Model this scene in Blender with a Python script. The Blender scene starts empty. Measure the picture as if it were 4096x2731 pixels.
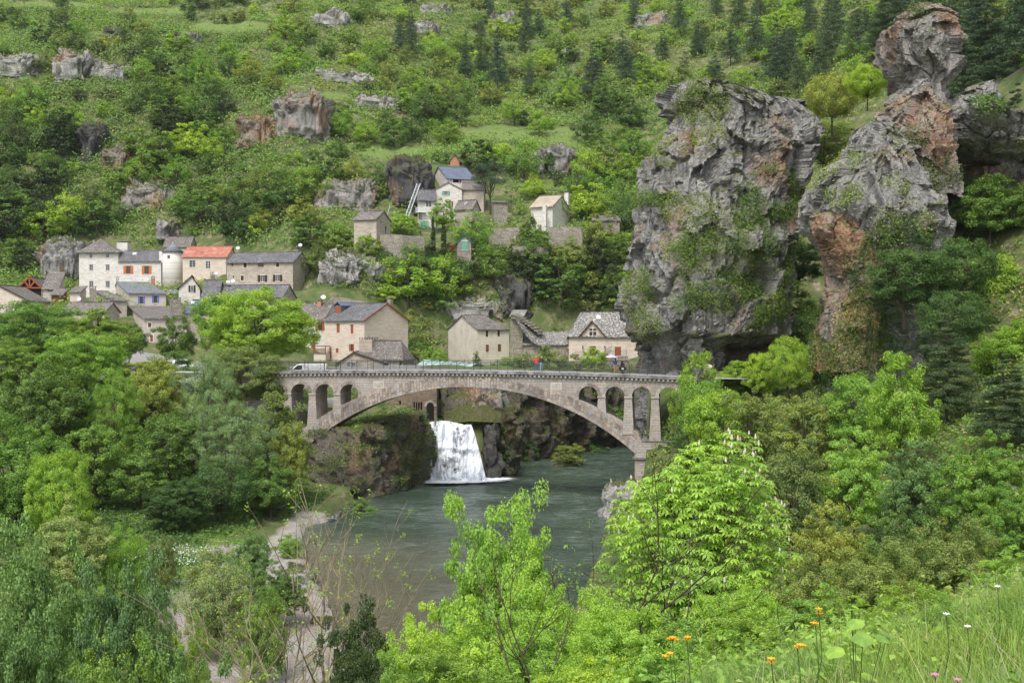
import bpy, math, random
import numpy as np
from mathutils import Vector, Matrix
R = math.radians
S = bpy.context.scene
COL = S.collection
# ------------------------------------------------------------------ camera, sky, sun, exposure
CH, PITCH, FPX = 20.2, R(0.95), 4551.1
cd = bpy.data.cameras.new('camera'); cam = bpy.data.objects.new('camera', cd); COL.objects.link(cam)
cam.location = (0, 0, CH); cam.rotation_euler = (R(90) - PITCH, 0, 0)
cd.lens = 40.0; cd.sensor_width = 36.0; cd.clip_end = 3000; cd.clip_start = 0.1
S.camera = cam
W = bpy.data.worlds.new('World'); S.world = W; W.use_nodes = True
SUN_EL, SUN_AZ = R(58), R(200)      # azimuth clockwise from +Y
nt = W.node_tree; nt.nodes.clear()
sky = nt.nodes.new('ShaderNodeTexSky'); sky.sky_type = 'NISHITA'; sky.sun_disc = False
sky.sun_elevation = SUN_EL; sky.sun_rotation = SUN_AZ; sky.air_density = 1.0; sky.dust_density = 2.5
hs = nt.nodes.new('ShaderNodeHueSaturation'); hs.inputs['Saturation'].default_value = 0.35
bg = nt.nodes.new('ShaderNodeBackground'); bg.inputs[1].default_value = 0.15
wo = nt.nodes.new('ShaderNodeOutputWorld')
nt.links.new(sky.outputs[0], hs.inputs['Color']); nt.links.new(hs.outputs[0], bg.inputs[0]); nt.links.new(bg.outputs[0], wo.inputs[0])
sd = bpy.data.lights.new('sun', 'SUN'); sd.energy = 1.5; sd.angle = R(12); sd.color = (1.0, 0.965, 0.9)
so = bpy.data.objects.new('sun', sd); COL.objects.link(so)
so.rotation_euler = (R(90) - SUN_EL, 0, math.pi - SUN_AZ)
S.view_settings.view_transform = 'Standard'; S.view_settings.look = 'None'; S.view_settings.gamma = 1
S.view_settings.exposure = 0.92
S.cycles.max_bounces = 6; S.cycles.diffuse_bounces = 3; S.cycles.transmission_bounces = 4; S.cycles.transparent_max_bounces = 12
S.cycles.caustics_reflective = False; S.cycles.caustics_refractive = False

# ------------------------------------------------------------------ layout helpers: photo pixel (4096 wide) + distance -> place
CP, SP = math.cos(PITCH), math.sin(PITCH)
def ray(px, py):
    x, u = (px - 2048) / FPX, (1365.5 - py) / FPX
    return Vector((x, CP + u * SP, u * CP - SP))
def P(px, py, Y):
    d = ray(px, py); return Vector((0, 0, CH)) + d * (Y / d.y)
def proj(x, y, z):
    z = z - CH; f = y * CP - z * SP; u = y * SP + z * CP
    return 2048 + x / f * FPX, 1365.5 - u / f * FPX
# ------------------------------------------------------------------ noise
def _h(ix, iy, iz, s):
    n = (ix * 374761393 + iy * 668265263 + iz * 2147483647 + s * 974634777) & 0xffffffff
    n = ((n ^ (n >> 13)) * 1274126177) & 0xffffffff
    n = ((n ^ (n >> 15)) * 2246822519) & 0xffffffff
    return ((n ^ (n >> 16)) & 0xffffff) / float(0xffffff)
def vnoise(p, seed=0):
    p = np.asarray(p, float); i = np.floor(p).astype(np.int64); f = p - i; f = f * f * f * (f * (f * 6 - 15) + 10)
    out = 0
    for dx in (0, 1):
        for dy in (0, 1):
            for dz in (0, 1):
                w = (f[:, 0] if dx else 1 - f[:, 0]) * (f[:, 1] if dy else 1 - f[:, 1]) * (f[:, 2] if dz else 1 - f[:, 2])
                out = out + w * _h(i[:, 0] + dx, i[:, 1] + dy, i[:, 2] + dz, seed)
    return out * 2 - 1
def fbm(p, o=4, seed=0, g=0.5, ridged=False):
    a, s, t = 1.0, 0, 0; p = np.asarray(p, float)
    for k in range(o):
        n = vnoise(p * 2 ** k + 17.3 * k, seed + k)
        if ridged: n = 1 - 2 * np.abs(n)
        s = s + a * n; t += a; a *= g
    return s / t
# ------------------------------------------------------------------ mesh helpers
def link(o, parent=None):
    COL.objects.link(o)
    if parent is not None: o.parent = parent
    return o
def set_uv(me):
    nl = len(me.loops)
    if nl == 0: return
    co = np.empty(len(me.vertices) * 3); me.vertices.foreach_get('co', co); co = co.reshape(-1, 3)
    vi = np.empty(nl, np.int32); me.loops.foreach_get('vertex_index', vi)
    npol = len(me.polygons); ln = np.empty(npol, np.int32); me.polygons.foreach_get('loop_total', ln)
    nm = np.empty(npol * 3); me.polygons.foreach_get('normal', nm); nm = nm.reshape(-1, 3)
    n = np.repeat(nm, ln, 0); t = np.stack([-n[:, 1], n[:, 0], 0 * n[:, 0]], 1); L = np.linalg.norm(t, axis=1)
    flat = L < 0.25; t[flat] = (1, 0, 0); t /= np.linalg.norm(t, axis=1)[:, None]
    b = np.cross(n, t); b[flat] = (0, 1, 0)
    p = co[vi]; uv = np.stack([(p * t).sum(1), (p * b).sum(1)], 1)
    l = me.uv_layers.new(name='UVMap'); l.data.foreach_set('uv', uv.ravel())
def mesh_np(name, V, F, mat, parent=None, smooth=False, uv=False, attr=None):
    """V (n,3), F (m,k) arrays -> object"""
    V = np.asarray(V, np.float32); F = np.asarray(F, np.int32)
    me = bpy.data.meshes.new(name); m, k = F.shape
    me.vertices.add(len(V)); me.vertices.foreach_set('co', V.ravel())
    me.loops.add(m * k); me.loops.foreach_set('vertex_index', F.ravel())
    me.polygons.add(m); me.polygons.foreach_set('loop_start', np.arange(0, m * k, k, dtype=np.int32))
    me.polygons.foreach_set('loop_total', np.full(m, k, np.int32))
    if smooth: me.polygons.foreach_set('use_smooth', np.ones(m, bool))
    me.update(calc_edges=True)
    if attr is not None:
        for an, av in attr.items():
            a = me.attributes.new(an, 'FLOAT', 'POINT'); a.data.foreach_set('value', np.asarray(av, np.float32))
    if uv: set_uv(me)
    if mat: me.materials.append(mat)
    return link(bpy.data.objects.new(name, me), parent)
class MB:
    def __init__(s): s.v = []; s.f = []
    def poly(s, pts):
        n = len(s.v); s.v += [tuple(p) for p in pts]; s.f.append(tuple(range(n, n + len(pts)))); return s
    def box(s, x0, y0, z0, x1, y1, z1, M=None):
        c = [(x0,y0,z0),(x1,y0,z0),(x1,y1,z0),(x0,y1,z0),(x0,y0,z1),(x1,y0,z1),(x1,y1,z1),(x0,y1,z1)]
        if M is not None: c = [tuple(M @ Vector(q)) for q in c]
        n = len(s.v); s.v += c
        for q in ((0,3,2,1),(4,5,6,7),(0,1,5,4),(1,2,6,5),(2,3,7,6),(3,0,4,7)): s.f.append(tuple(n + i for i in q))
        return s
    def bar(s, a, b, w, h=None):
        a = Vector(a); b = Vector(b); d = b - a; L = d.length
        if L < 1e-6: return s
        M = Matrix.Translation(a) @ d.to_track_quat('X', 'Z').to_matrix().to_4x4(); h = h or w
        return s.box(0, -w / 2, -h / 2, L, w / 2, h / 2, M)
    def slab(s, pts, t):
        """polygon extruded straight down by t"""
        n = len(s.v); k = len(pts); s.v += [tuple(p) for p in pts] + [(p[0], p[1], p[2] - t) for p in pts]
        s.f.append(tuple(n + i for i in range(k))); s.f.append(tuple(n + k + i for i in reversed(range(k))))
        for i in range(k): j = (i + 1) % k; s.f.append((n + i, n + k + i, n + k + j, n + j))
        return s
    def prism(s, pts, dv):
        dv = Vector(dv); n = len(s.v); k = len(pts); s.v += [tuple(p) for p in pts] + [tuple(Vector(p) + dv) for p in pts]
        s.f.append(tuple(n + i for i in reversed(range(k)))); s.f.append(tuple(n + k + i for i in range(k)))
        for i in range(k): j = (i + 1) % k; s.f.append((n + i, n + j, n + k + j, n + k + i))
        return s
    def tube(s, pts, rad, k=7, cap=True):
        pts = [Vector(p) for p in pts]; rings = []
        for i, p in enumerate(pts):
            d = (pts[min(i + 1, len(pts) - 1)] - pts[max(i - 1, 0)]).normalized()
            a = d.cross(Vector((0.3, 1, 0.1))).normalized()
            if a.length < 0.1: a = Vector((1, 0, 0))
            b = d.cross(a); r = rad[i] if hasattr(rad, '__len__') else rad; n = len(s.v)
            s.v += [tuple(p + (a * math.cos(6.2832 * q / k) + b * math.sin(6.2832 * q / k)) * r) for q in range(k)]; rings.append(n)
        for n0, n1 in zip(rings, rings[1:]):
            for q in range(k): s.f.append((n0 + q, n0 + (q + 1) % k, n1 + (q + 1) % k, n1 + q))
        if cap: s.f.append(tuple(rings[0] + q for q in reversed(range(k)))); s.f.append(tuple(rings[-1] + q for q in range(k)))
        return s
    def lathe(s, prof, c=(0, 0, 0), k=20, close=True):
        n = len(s.v)
        for r, z in prof: s.v += [(c[0] + r * math.cos(6.2832 * q / k), c[1] + r * math.sin(6.2832 * q / k), c[2] + z) for q in range(k)]
        for i in range(len(prof) - 1):
            for q in range(k): a = n + i * k; s.f.append((a + q, a + (q + 1) % k, a + k + (q + 1) % k, a + k + q))
        if close: s.f.append(tuple(n + q for q in reversed(range(k)))); a = n + (len(prof) - 1) * k; s.f.append(tuple(a + q for q in range(k)))
        return s
    def build(s, name, mat, parent=None, smooth=False):
        me = bpy.data.meshes.new(name); me.from_pydata(s.v, [], s.f); me.update()
        if smooth: me.polygons.foreach_set('use_smooth', [True] * len(me.polygons))
        set_uv(me); me.materials.append(mat)
        return link(bpy.data.objects.new(name, me), parent)
def tag(o, label=None, cat=None, group=None, kind=None):
    if label: o['label'] = label
    if cat: o['category'] = cat
    if group: o['group'] = group
    if kind: o['kind'] = kind
    return o
def empty(name, loc, rz=0.0, label=None, cat=None, group=None, kind=None):
    o = bpy.data.objects.new(name, None); o.location = loc; o.rotation_euler = (0, 0, rz); o.empty_display_size = 0.5
    return tag(link(o), label, cat, group, kind)
# ------------------------------------------------------------------ materials
def mat(name):
    m = bpy.data.materials.new(name); m.use_nodes = True; n = m.node_tree; b = n.nodes['Principled BSDF']
    b.inputs['Specular IOR Level'].default_value = 0.25
    return m, n, b
def N(n, t, **kw):
    x = n.nodes.new('ShaderNode' + t)
    for k, v in kw.items(): setattr(x, k, v)
    return x
def sv(x, **kw):
    for k, v in kw.items(): x.inputs[k.replace('_', ' ')].default_value = v
    return x
def L(n, a, b): n.links.new(a, b)
def ramp(n, fac, stops, interp='LINEAR'):
    r = N(n, 'ValToRGB'); r.color_ramp.interpolation = interp; e = r.color_ramp.elements
    while len(e) < len(stops): e.new(0.5)
    for q, (p, c) in zip(e, stops): q.position = p; q.color = c if len(c) == 4 else (*c, 1)
    L(n, fac, r.inputs[0]); return r.outputs[0]
def mix(n, fac, a, b, mode='MIX'):
    m = N(n, 'Mix', data_type='RGBA', blend_type=mode)
    for s, v in ((0, fac), (6, a), (7, b)):
        if hasattr(v, 'links'): L(n, v, m.inputs[s])
        else: m.inputs[s].default_value = v if s == 0 else (*v, 1)
    return m.outputs[2]
def noise(n, vec, scale, detail=4, rough=0.55, scl=None):
    t = N(n, 'TexNoise'); sv(t, Scale=scale, Detail=detail, Roughness=rough)
    if scl is not None:
        mp = N(n, 'Mapping'); mp.inputs['Scale'].default_value = scl; L(n, vec, mp.inputs[0]); vec = mp.outputs[0]
    L(n, vec, t.inputs['Vector']); return t.outputs[0]
def bump(n, b, h, strength, dist):
    u = N(n, 'Bump'); sv(u, Strength=strength, Distance=dist); L(n, h, u.inputs['Height']); L(n, u.outputs[0], b.inputs['Normal']); return u
def plain(name, c, rough=0.6, metal=0.0, var=0.12, sc=3.0):
    m, n, b = mat(name); tc = N(n, 'TexCoord').outputs['Object']
    f = noise(n, tc, sc, 5)
    d = tuple(max(0, x * (1 - var * 2)) for x in c); u = tuple(min(1, x * (1 + var)) for x in c)
    L(n, ramp(n, f, [(0.3, d), (0.7, u)]), b.inputs['Base Color']); b.inputs['Roughness'].default_value = rough; b.inputs['Metallic'].default_value = metal
    bump(n, b, f, 0.2, 0.02)
    return m
def stone(name, cols, mortar, bw=0.45, bh=0.16, msz=0.012, stain=0.35, bm=0.6):
    """coursed rubble: brick texture over UV metres, warped, per-stone colour"""
    m, n, b = mat(name); uv = N(n, 'TexCoord').outputs['UV']; ob = N(n, 'TexCoord').outputs['Object']
    w = N(n, 'TexNoise'); sv(w, Scale=1.3, Detail=3); L(n, uv, w.inputs['Vector'])
    vm = N(n, 'VectorMath', operation='MULTIPLY_ADD'); L(n, w.outputs[1], vm.inputs[0]); vm.inputs[1].default_value = (0.16, 0.10, 0); L(n, uv, vm.inputs[2])
    br = N(n, 'TexBrick'); sv(br, Color1=(0, 0, 0, 1), Color2=(1, 1, 1, 1), Mortar=(0.5, 0.5, 0.5, 1), Scale=1.0, Mortar_Size=msz, Mortar_Smooth=0.5, Bias=0.0, Brick_Width=bw, Row_Height=bh)
    br.offset_frequency = 2; br.squash = 0.7; br.squash_frequency = 3
    L(n, vm.outputs[0], br.inputs['Vector'])
    vo = N(n, 'TexVoronoi'); sv(vo, Scale=1.0); mp = N(n, 'Mapping'); mp.inputs['Scale'].default_value = (1 / bw, 1 / bh, 1); L(n, vm.outputs[0], mp.inputs[0]); L(n, mp.outputs[0], vo.inputs['Vector'])
    sp = N(n, 'SeparateColor'); L(n, vo.outputs['Color'], sp.inputs[0])
    k = len(cols); c = ramp(n, sp.outputs[0], [(i / max(1, k - 1), q) for i, q in enumerate(cols)])
    c = mix(n, 0.30, c, ramp(n, br.outputs[0], [(0, cols[0]), (1, cols[-1])]))
    big = noise(n, ob, 0.35, 5); c = mix(n, 1.0, c, ramp(n, big, [(0.3, (1 - stain,) * 3), (0.62, (1.0, 1.0, 1.0))]), 'MULTIPLY')
    fine = noise(n, uv, 9, 4); c = mix(n, 1.0, c, ramp(n, fine, [(0.3, (0.78,) * 3), (0.65, (1.08,) * 3)]), 'MULTIPLY')
    c = mix(n, br.outputs['Fac'], c, mortar); L(n, c, b.inputs['Base Color']); b.inputs['Roughness'].default_value = 0.9
    h = mix(n, br.outputs['Fac'], fine, (0, 0, 0)); bump(n, b, h, bm, 0.04)
    return m
def roofmat(name, cols, speck=0.3, spc=(0.55, 0.53, 0.47), bw=0.34, bh=0.24, moss=0.25, bm=0.7):
    m, n, b = mat(name); uv = N(n, 'TexCoord').outputs['UV']; ob = N(n, 'TexCoord').outputs['Object']
    w = N(n, 'TexNoise'); sv(w, Scale=1.1, Detail=3); L(n, uv, w.inputs['Vector'])
    vm = N(n, 'VectorMath', operation='MULTIPLY_ADD'); L(n, w.outputs[1], vm.inputs[0]); vm.inputs[1].default_value = (0.2, 0.16, 0); L(n, uv, vm.inputs[2])
    br = N(n, 'TexBrick'); sv(br, Color1=(0, 0, 0, 1), Color2=(1, 1, 1, 1), Mortar=(0.1, 0.1, 0.1, 1), Scale=1.0, Mortar_Size=0.012, Mortar_Smooth=0.2, Brick_Width=bw, Row_Height=bh)
    L(n, vm.outputs[0], br.inputs['Vector'])
    vo = N(n, 'TexVoronoi'); sv(vo, Scale=1.0); mp = N(n, 'Mapping'); mp.inputs['Scale'].default_value = (1 / bw, 1 / bh, 1); L(n, vm.outputs[0], mp.inputs[0]); L(n, mp.outputs[0], vo.inputs['Vector'])
    sp = N(n, 'SeparateColor'); L(n, vo.outputs['Color'], sp.inputs[0])
    c = ramp(n, sp.outputs[0], [(i / max(1, len(cols) - 1), q) for i, q in enumerate(cols)])
    big = noise(n, ob, 0.5, 5); c = mix(n, 1.0, c, ramp(n, big, [(0.3, (0.72,) * 3), (0.65, (1.1,) * 3)]), 'MULTIPLY')
    if speck > 0:
        s1 = noise(n, ob, 3.2, 5, 0.7); c = mix(n, ramp(n, s1, [(0.66 - speck * 0.22, (0, 0, 0)), (0.70 - speck * 0.2, (1, 1, 1))]), c, spc)
    if moss > 0:
        s2 = noise(n, ob, 0.9, 6, 0.7); c = mix(n, ramp(n, s2, [(0.60 - moss * 0.1, (0, 0, 0)), (0.72, (moss * 2,) * 3)]), c, (0.10, 0.095, 0.035))
    c = mix(n, br.outputs['Fac'], c, tuple(x * 0.35 for x in cols[0])); L(n, c, b.inputs['Base Color']); b.inputs['Roughness'].default_value = 0.75
    bump(n, b, mix(n, br.outputs['Fac'], sp.outputs[1], (0, 0, 0)), bm, 0.05)
    return m
def render_wall(name, c, c2, patch=0.3):
    m, n, b = mat(name); ob = N(n, 'TexCoord').outputs['Object']
    f = noise(n, ob, 0.6, 6, 0.65); g = noise(n, ob, 7, 4)
    k = ramp(n, f, [(0.32, c2), (0.55, c)]); k = mix(n, 1.0, k, ramp(n, g, [(0.3, (0.85,) * 3), (0.7, (1.05,) * 3)]), 'MULTIPLY')
    st = noise(n, ob, 1.2, 5, 0.7, (1.2, 1.2, 0.25)); k = mix(n, ramp(n, st, [(0.58, (0, 0, 0)), (0.75, (patch,) * 3)]), k, tuple(x * 0.45 for x in c))
    L(n, k, b.inputs['Base Color']); b.inputs['Roughness'].default_value = 0.9; bump(n, b, g, 0.3, 0.02)
    return m
def rock_mat(name, light=(0.33, 0.32, 0.31), dark=(0.055, 0.055, 0.06), warm=(0.36, 0.20, 0.11), warmth=0.4, streak=0.5, moss=0.25):
    m, n, b = mat(name); g = N(n, 'NewGeometry'); pos = g.outputs['Position']
    a = noise(n, pos, 0.55, 8, 0.68); c = ramp(n, a, [(0.30, tuple(x * 0.5 for x in light)), (0.47, tuple(x * 0.78 for x in light)), (0.62, light), (0.78, tuple(min(1, x * 1.35) for x in light))])
    fi = noise(n, pos, 3.5, 6, 0.7); c = mix(n, 1.0, c, ramp(n, fi, [(0.3, (0.55,) * 3), (0.62, (1.15,) * 3)]), 'MULTIPLY')
    if warmth > 0:
        w = noise(n, pos, 0.16, 5, 0.6, (1, 1, 0.7)); c = mix(n, ramp(n, w, [(0.62 - warmth * 0.25, (0, 0, 0)), (0.74 - warmth * 0.22, (0.85,) * 3)]), c, ramp(n, fi, [(0.3, tuple(x * 0.6 for x in warm)), (0.7, warm)]))
    if streak > 0:
        s = noise(n, pos, 0.9, 6, 0.6, (1.6, 1.6, 0.10)); q = ramp(n, s, [(0.60 - streak * 0.2, (0, 0, 0)), (0.72 - streak * 0.15, (0.9,) * 3)])
        s2 = noise(n, pos, 0.2, 3, 0.5); q = mix(n, 1.0, q, ramp(n, s2, [(0.38, (0.15,) * 3), (0.6, (1, 1, 1))]), 'MULTIPLY')
        c = mix(n, q, c, dark)
    if moss > 0:
        sp = N(n, 'SeparateXYZ'); L(n, g.outputs['Normal'], sp.inputs[0])
        ad = N(n, 'Math', operation='MULTIPLY_ADD'); L(n, sp.outputs[2], ad.inputs[0]); ad.inputs[1].default_value = 0.55; L(n, noise(n, pos, 1.1, 6, 0.7), ad.inputs[2])
        c = mix(n, ramp(n, ad.outputs[0], [(0.82 - moss * 0.3, (0, 0, 0)), (0.95 - moss * 0.2, (0.95,) * 3)]), c, ramp(n, fi, [(0.3, (0.035, 0.045, 0.012)), (0.7, (0.12, 0.12, 0.035))]))
    L(n, c, b.inputs['Base Color']); b.inputs['Roughness'].default_value = 0.92
    vo = N(n, 'TexVoronoi', feature='DISTANCE_TO_EDGE'); sv(vo, Scale=1.1); wv = N(n, 'VectorMath', operation='MULTIPLY_ADD'); nz = N(n, 'TexNoise'); sv(nz, Scale=0.8, Detail=4); L(n, pos, nz.inputs[0]); L(n, nz.outputs[1], wv.inputs[0]); wv.inputs[1].default_value = (1.6, 1.6, 1.2); L(n, pos, wv.inputs[2]); L(n, wv.outputs[0], vo.inputs['Vector'])
    ck = ramp(n, vo.outputs[0], [(0.0, (0, 0, 0)), (0.05, (1, 1, 1))])
    hh = mix(n, 0.12, mix(n, 0.5, fi, noise(n, pos, 1.2, 7, 0.7, (1, 1, 0.4))), ck); bump(n, b, hh, 1.0, 0.45)
    return m
def leafmat(name, c, var=0.35, trans=0.35, yellow=0.0, ob_var=0.25):
    c = tuple(min(.6, x * 1.55) for x in c)
    m, n, b = mat(name); g = N(n, 'NewGeometry'); r = g.outputs['Random Per Island']; oi = N(n, 'ObjectInfo').outputs['Random']
    tc = N(n, 'TexCoord').outputs['Object']
    dk = tuple(x * (1 - var) for x in c); lt = (c[0] * (1 + var * .9) + yellow, c[1] * (1 + var * .8), c[2] * (1 + var * 0.6))
    k = ramp(n, r, [(0, dk), (0.5, c), (1, lt)])
    cl = noise(n, tc, 0.5, 3); k = mix(n, 1.0, k, ramp(n, cl, [(0.32, (0.72, 0.80, 0.8)), (0.68, (1.22, 1.12, 1.0))]), 'MULTIPLY')
    k = mix(n, 1.0, k, ramp(n, oi, [(0, (1 - ob_var * 1.1, 1 - ob_var, 1 - ob_var * 0.3)), (0.5, (1, 1, 1)), (1, (1 + ob_var * 1.3, 1 + ob_var * 0.7, 0.95))]), 'MULTIPLY')
    L(n, k, b.inputs['Base Color']); b.inputs['Roughness'].default_value = 0.5; b.inputs['Specular IOR Level'].default_value = 0.3
    t = N(n, 'BsdfTranslucent'); L(n, mix(n, 1.0, k, (1.25, 1.25, 0.6), 'MULTIPLY'), t.inputs[0])
    ms = N(n, 'MixShader'); ms.inputs[0].default_value = trans; L(n, b.outputs[0], ms.inputs[1]); L(n, t.outputs[0], ms.inputs[2])
    L(n, ms.outputs[0], n.nodes['Material Output'].inputs[0])
    return m
M = {}
M['white_stone'] = stone('white_limestone', [(0.56, 0.52, 0.46), (0.72, 0.69, 0.64), (0.82, 0.80, 0.76), (0.66, 0.61, 0.54)], (0.44, 0.41, 0.37), bw=.8, bh=.28, msz=.03, stain=0.12, bm=0.5)
M['buff_stone'] = stone('buff_stone', [(0.38, 0.33, 0.27), (0.50, 0.45, 0.38), (0.60, 0.56, 0.50), (0.47, 0.38, 0.29)], (0.27, 0.22, 0.16), bw=.75, bh=.28, msz=.03, stain=0.22)
M['pink_stone'] = stone('pale_pink_stone', [(0.58, 0.47, 0.38), (0.66, 0.58, 0.49), (0.73, 0.67, 0.60), (0.62, 0.47, 0.36)], (0.48, 0.42, 0.36), bw=.8, bh=.28, msz=.03, stain=0.12, bm=0.4)
M['grey_stone'] = stone('grey_rubble', [(0.24, 0.21, 0.17), (0.36, 0.33, 0.28), (0.50, 0.47, 0.41), (0.32, 0.26, 0.19)], (0.13, 0.12, 0.10), bw=0.6, bh=0.3, msz=0.04, stain=0.3, bm=0.9)
M['brown_stone'] = stone('brown_mill_stone', [(0.17, 0.13, 0.09), (0.26, 0.20, 0.15), (0.34, 0.28, 0.21), (0.26, 0.18, 0.12)], (0.12, 0.10, 0.08), bw=0.6, bh=0.24, msz=.03, stain=0.35)
M['bridge_stone'] = stone('bridge_ashlar', [(0.33, 0.285, 0.25), (0.43, 0.385, 0.34), (0.47, 0.44, 0.40), (0.36, 0.355, 0.35), (0.44, 0.345, 0.28)], (0.18, 0.15, 0.13), bw=0.72, bh=0.30, msz=0.018, stain=0.25)
M['bridge_trim'] = plain('bridge_dressed_stone', (0.42, 0.37, 0.32), 0.85, var=0.2, sc=2.0)
M['coping'] = plain('grey_coping_stone', (0.22, 0.21, 0.215), 0.85, var=0.35, sc=1.2)
M['grey_render'] = render_wall('grey_render', (0.33, 0.31, 0.28), (0.24, 0.225, 0.20))
M['cream_render'] = render_wall('cream_render', (0.60, 0.54, 0.46), (0.46, 0.41, 0.35))
M['plain_render'] = render_wall('pale_buff_render', (0.52, 0.46, 0.41), (0.42, 0.37, 0.33))
M['white_render'] = render_wall('white_render', (0.72, 0.69, 0.64), (0.6, 0.56, 0.5), 0.15)
M['slate'] = roofmat('dark_slate', [(0.09, 0.09, 0.10), (0.13, 0.13, 0.14), (0.17, 0.165, 0.17), (0.11, 0.105, 0.10)], 0.25)
M['slate_brown'] = roofmat('brown_grey_slate', [(0.12, 0.105, 0.09), (0.17, 0.15, 0.135), (0.21, 0.19, 0.175), (0.14, 0.12, 0.11)], 0.3)
M['slate_blue'] = roofmat('blue_grey_slate', [(0.13, 0.15, 0.17), (0.18, 0.20, 0.22), (0.21, 0.23, 0.25)], 0.35, (0.5, 0.5, 0.48), moss=0.1)
M['slate_new'] = roofmat('smooth_blue_slate', [(0.115, 0.135, 0.19), (0.13, 0.15, 0.205), (0.145, 0.165, 0.22)], 0.0, moss=0, bm=0.2)
M['lauze'] = roofmat('lichen_speckled_lauze', [(0.13, 0.12, 0.11), (0.19, 0.18, 0.17), (0.16, 0.15, 0.14)], 0.62, (0.55, 0.53, 0.49), moss=0.1)
M['lauze_tan'] = roofmat('tan_stone_tiles', [(0.38, 0.31, 0.24), (0.47, 0.40, 0.31), (0.42, 0.34, 0.26)], 0.2, moss=0.1)
M['rust_roof'] = None
m, n, b = mat('rusty_red_corrugated'); ob = N(n, 'TexCoord').outputs['Object']; f = noise(n, ob, 0.7, 6, 0.7)
wv = N(n, 'TexWave', wave_type='BANDS', bands_direction='X'); sv(wv, Scale=3.0, Distortion=0.2); L(n, N(n, 'TexCoord').outputs['UV'], wv.inputs[0])
L(n, ramp(n, f, [(0.3, (0.26, 0.075, 0.045)), (0.52, (0.40, 0.16, 0.115)), (0.66, (0.48, 0.25, 0.19)), (0.70, (0.6, 0.5, 0.45))]), b.inputs['Base Color']); b.inputs['Roughness'].default_value = 0.6; bump(n, b, wv.outputs[1], 0.5, 0.05); M['rust_roof'] = m
for k_, c_, r_ in (('stem_green', (0.07, 0.13, 0.035), .6), ('rust_wood', (0.30, 0.085, 0.035), .6), ('orange_wood', (0.50, 0.15, 0.035), .6), ('dark_wood', (0.055, 0.03, 0.022), .7), ('brown_wood', (0.16, 0.075, 0.035), .7),
                   ('blue_paint', (0.10, 0.17, 0.50), .5), ('green_paint', (0.15, 0.33, 0.26), .5), ('teal_paint', (0.02, 0.13, 0.11), .45), ('white_paint', (0.78, 0.78, 0.78), .5), ('iron', (0.045, 0.05, 0.05), .5),
                   ('zinc', (0.5, 0.52, 0.55), .45), ('dish', (0.62, 0.62, 0.63), .5), ('stone_trim', (0.62, 0.56, 0.47), .85), ('hole', (0.012, 0.011, 0.010), .9), ('red_paint', (0.33, 0.045, 0.04), .5),  # the near-black entry paints the shade of unlit interiors
                   ('road', (0.34, 0.33, 0.32), .9), ('clay', (0.42, 0.20, 0.13), .8), ('lilac', (0.50, 0.44, 0.66), .7), ('black', (0.015, 0.016, 0.018), .45)):
    M[k_] = plain(k_, c_, r_)
m, n, b = mat('window_glass'); sv(b, Base_Color=(0.03, 0.035, 0.04, 1), Roughness=0.12); b.inputs['Specular IOR Level'].default_value = 0.6; M['glass'] = m
m, n, b = mat('bark'); pos = N(n, 'TexCoord').outputs['Object']; f = noise(n, pos, 3, 6, 0.7, (3, 3, 0.5)); L(n, ramp(n, f, [(0.35, (0.035, 0.026, 0.018)), (0.7, (0.14, 0.115, 0.09))]), b.inputs['Base Color']); b.inputs['Roughness'].default_value = 0.95; bump(n, b, f, 0.6, 0.05); M['bark'] = m
m, n, b = mat('lichened_pale_bark'); pos = N(n, 'TexCoord').outputs['Object']; f = noise(n, pos, 4, 6, 0.7); L(n, ramp(n, f, [(0.35, (0.10, 0.08, 0.05)), (0.5, (0.22, 0.19, 0.14)), (0.7, (0.36, 0.27, 0.08))]), b.inputs['Base Color']); b.inputs['Roughness'].default_value = 0.95; M['bark_pale'] = m
M['rock_grey'] = rock_mat('grey_limestone_cliff', (0.36, 0.345, 0.33), warmth=0.22, streak=0.5, moss=0.12)
M['rock_warm'] = rock_mat('ochre_limestone_cliff', (0.34, 0.29, 0.25), warmth=.8, streak=0.35, moss=0.15)
M['rock_bank'] = rock_mat('brown_river_cliff', (0.19, 0.165, 0.135), (0.03, 0.03, 0.028), (0.25, 0.145, 0.08), warmth=0.45, streak=0.45, moss=0.5)
M['rock_mix'] = rock_mat('grey_and_ochre_limestone', (0.36, 0.335, 0.31), warm=(0.38, 0.22, 0.14), warmth=0.55, streak=0.45, moss=0.12)
M['rock_pale'] = rock_mat('pale_limestone', (0.46, 0.44, 0.415), warmth=0.2, streak=0.2, moss=0.2)
M['rock_dark'] = rock_mat('dark_stained_cliff', (0.13, 0.125, 0.12), warmth=0.1, streak=0.9, moss=0.3)
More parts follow.
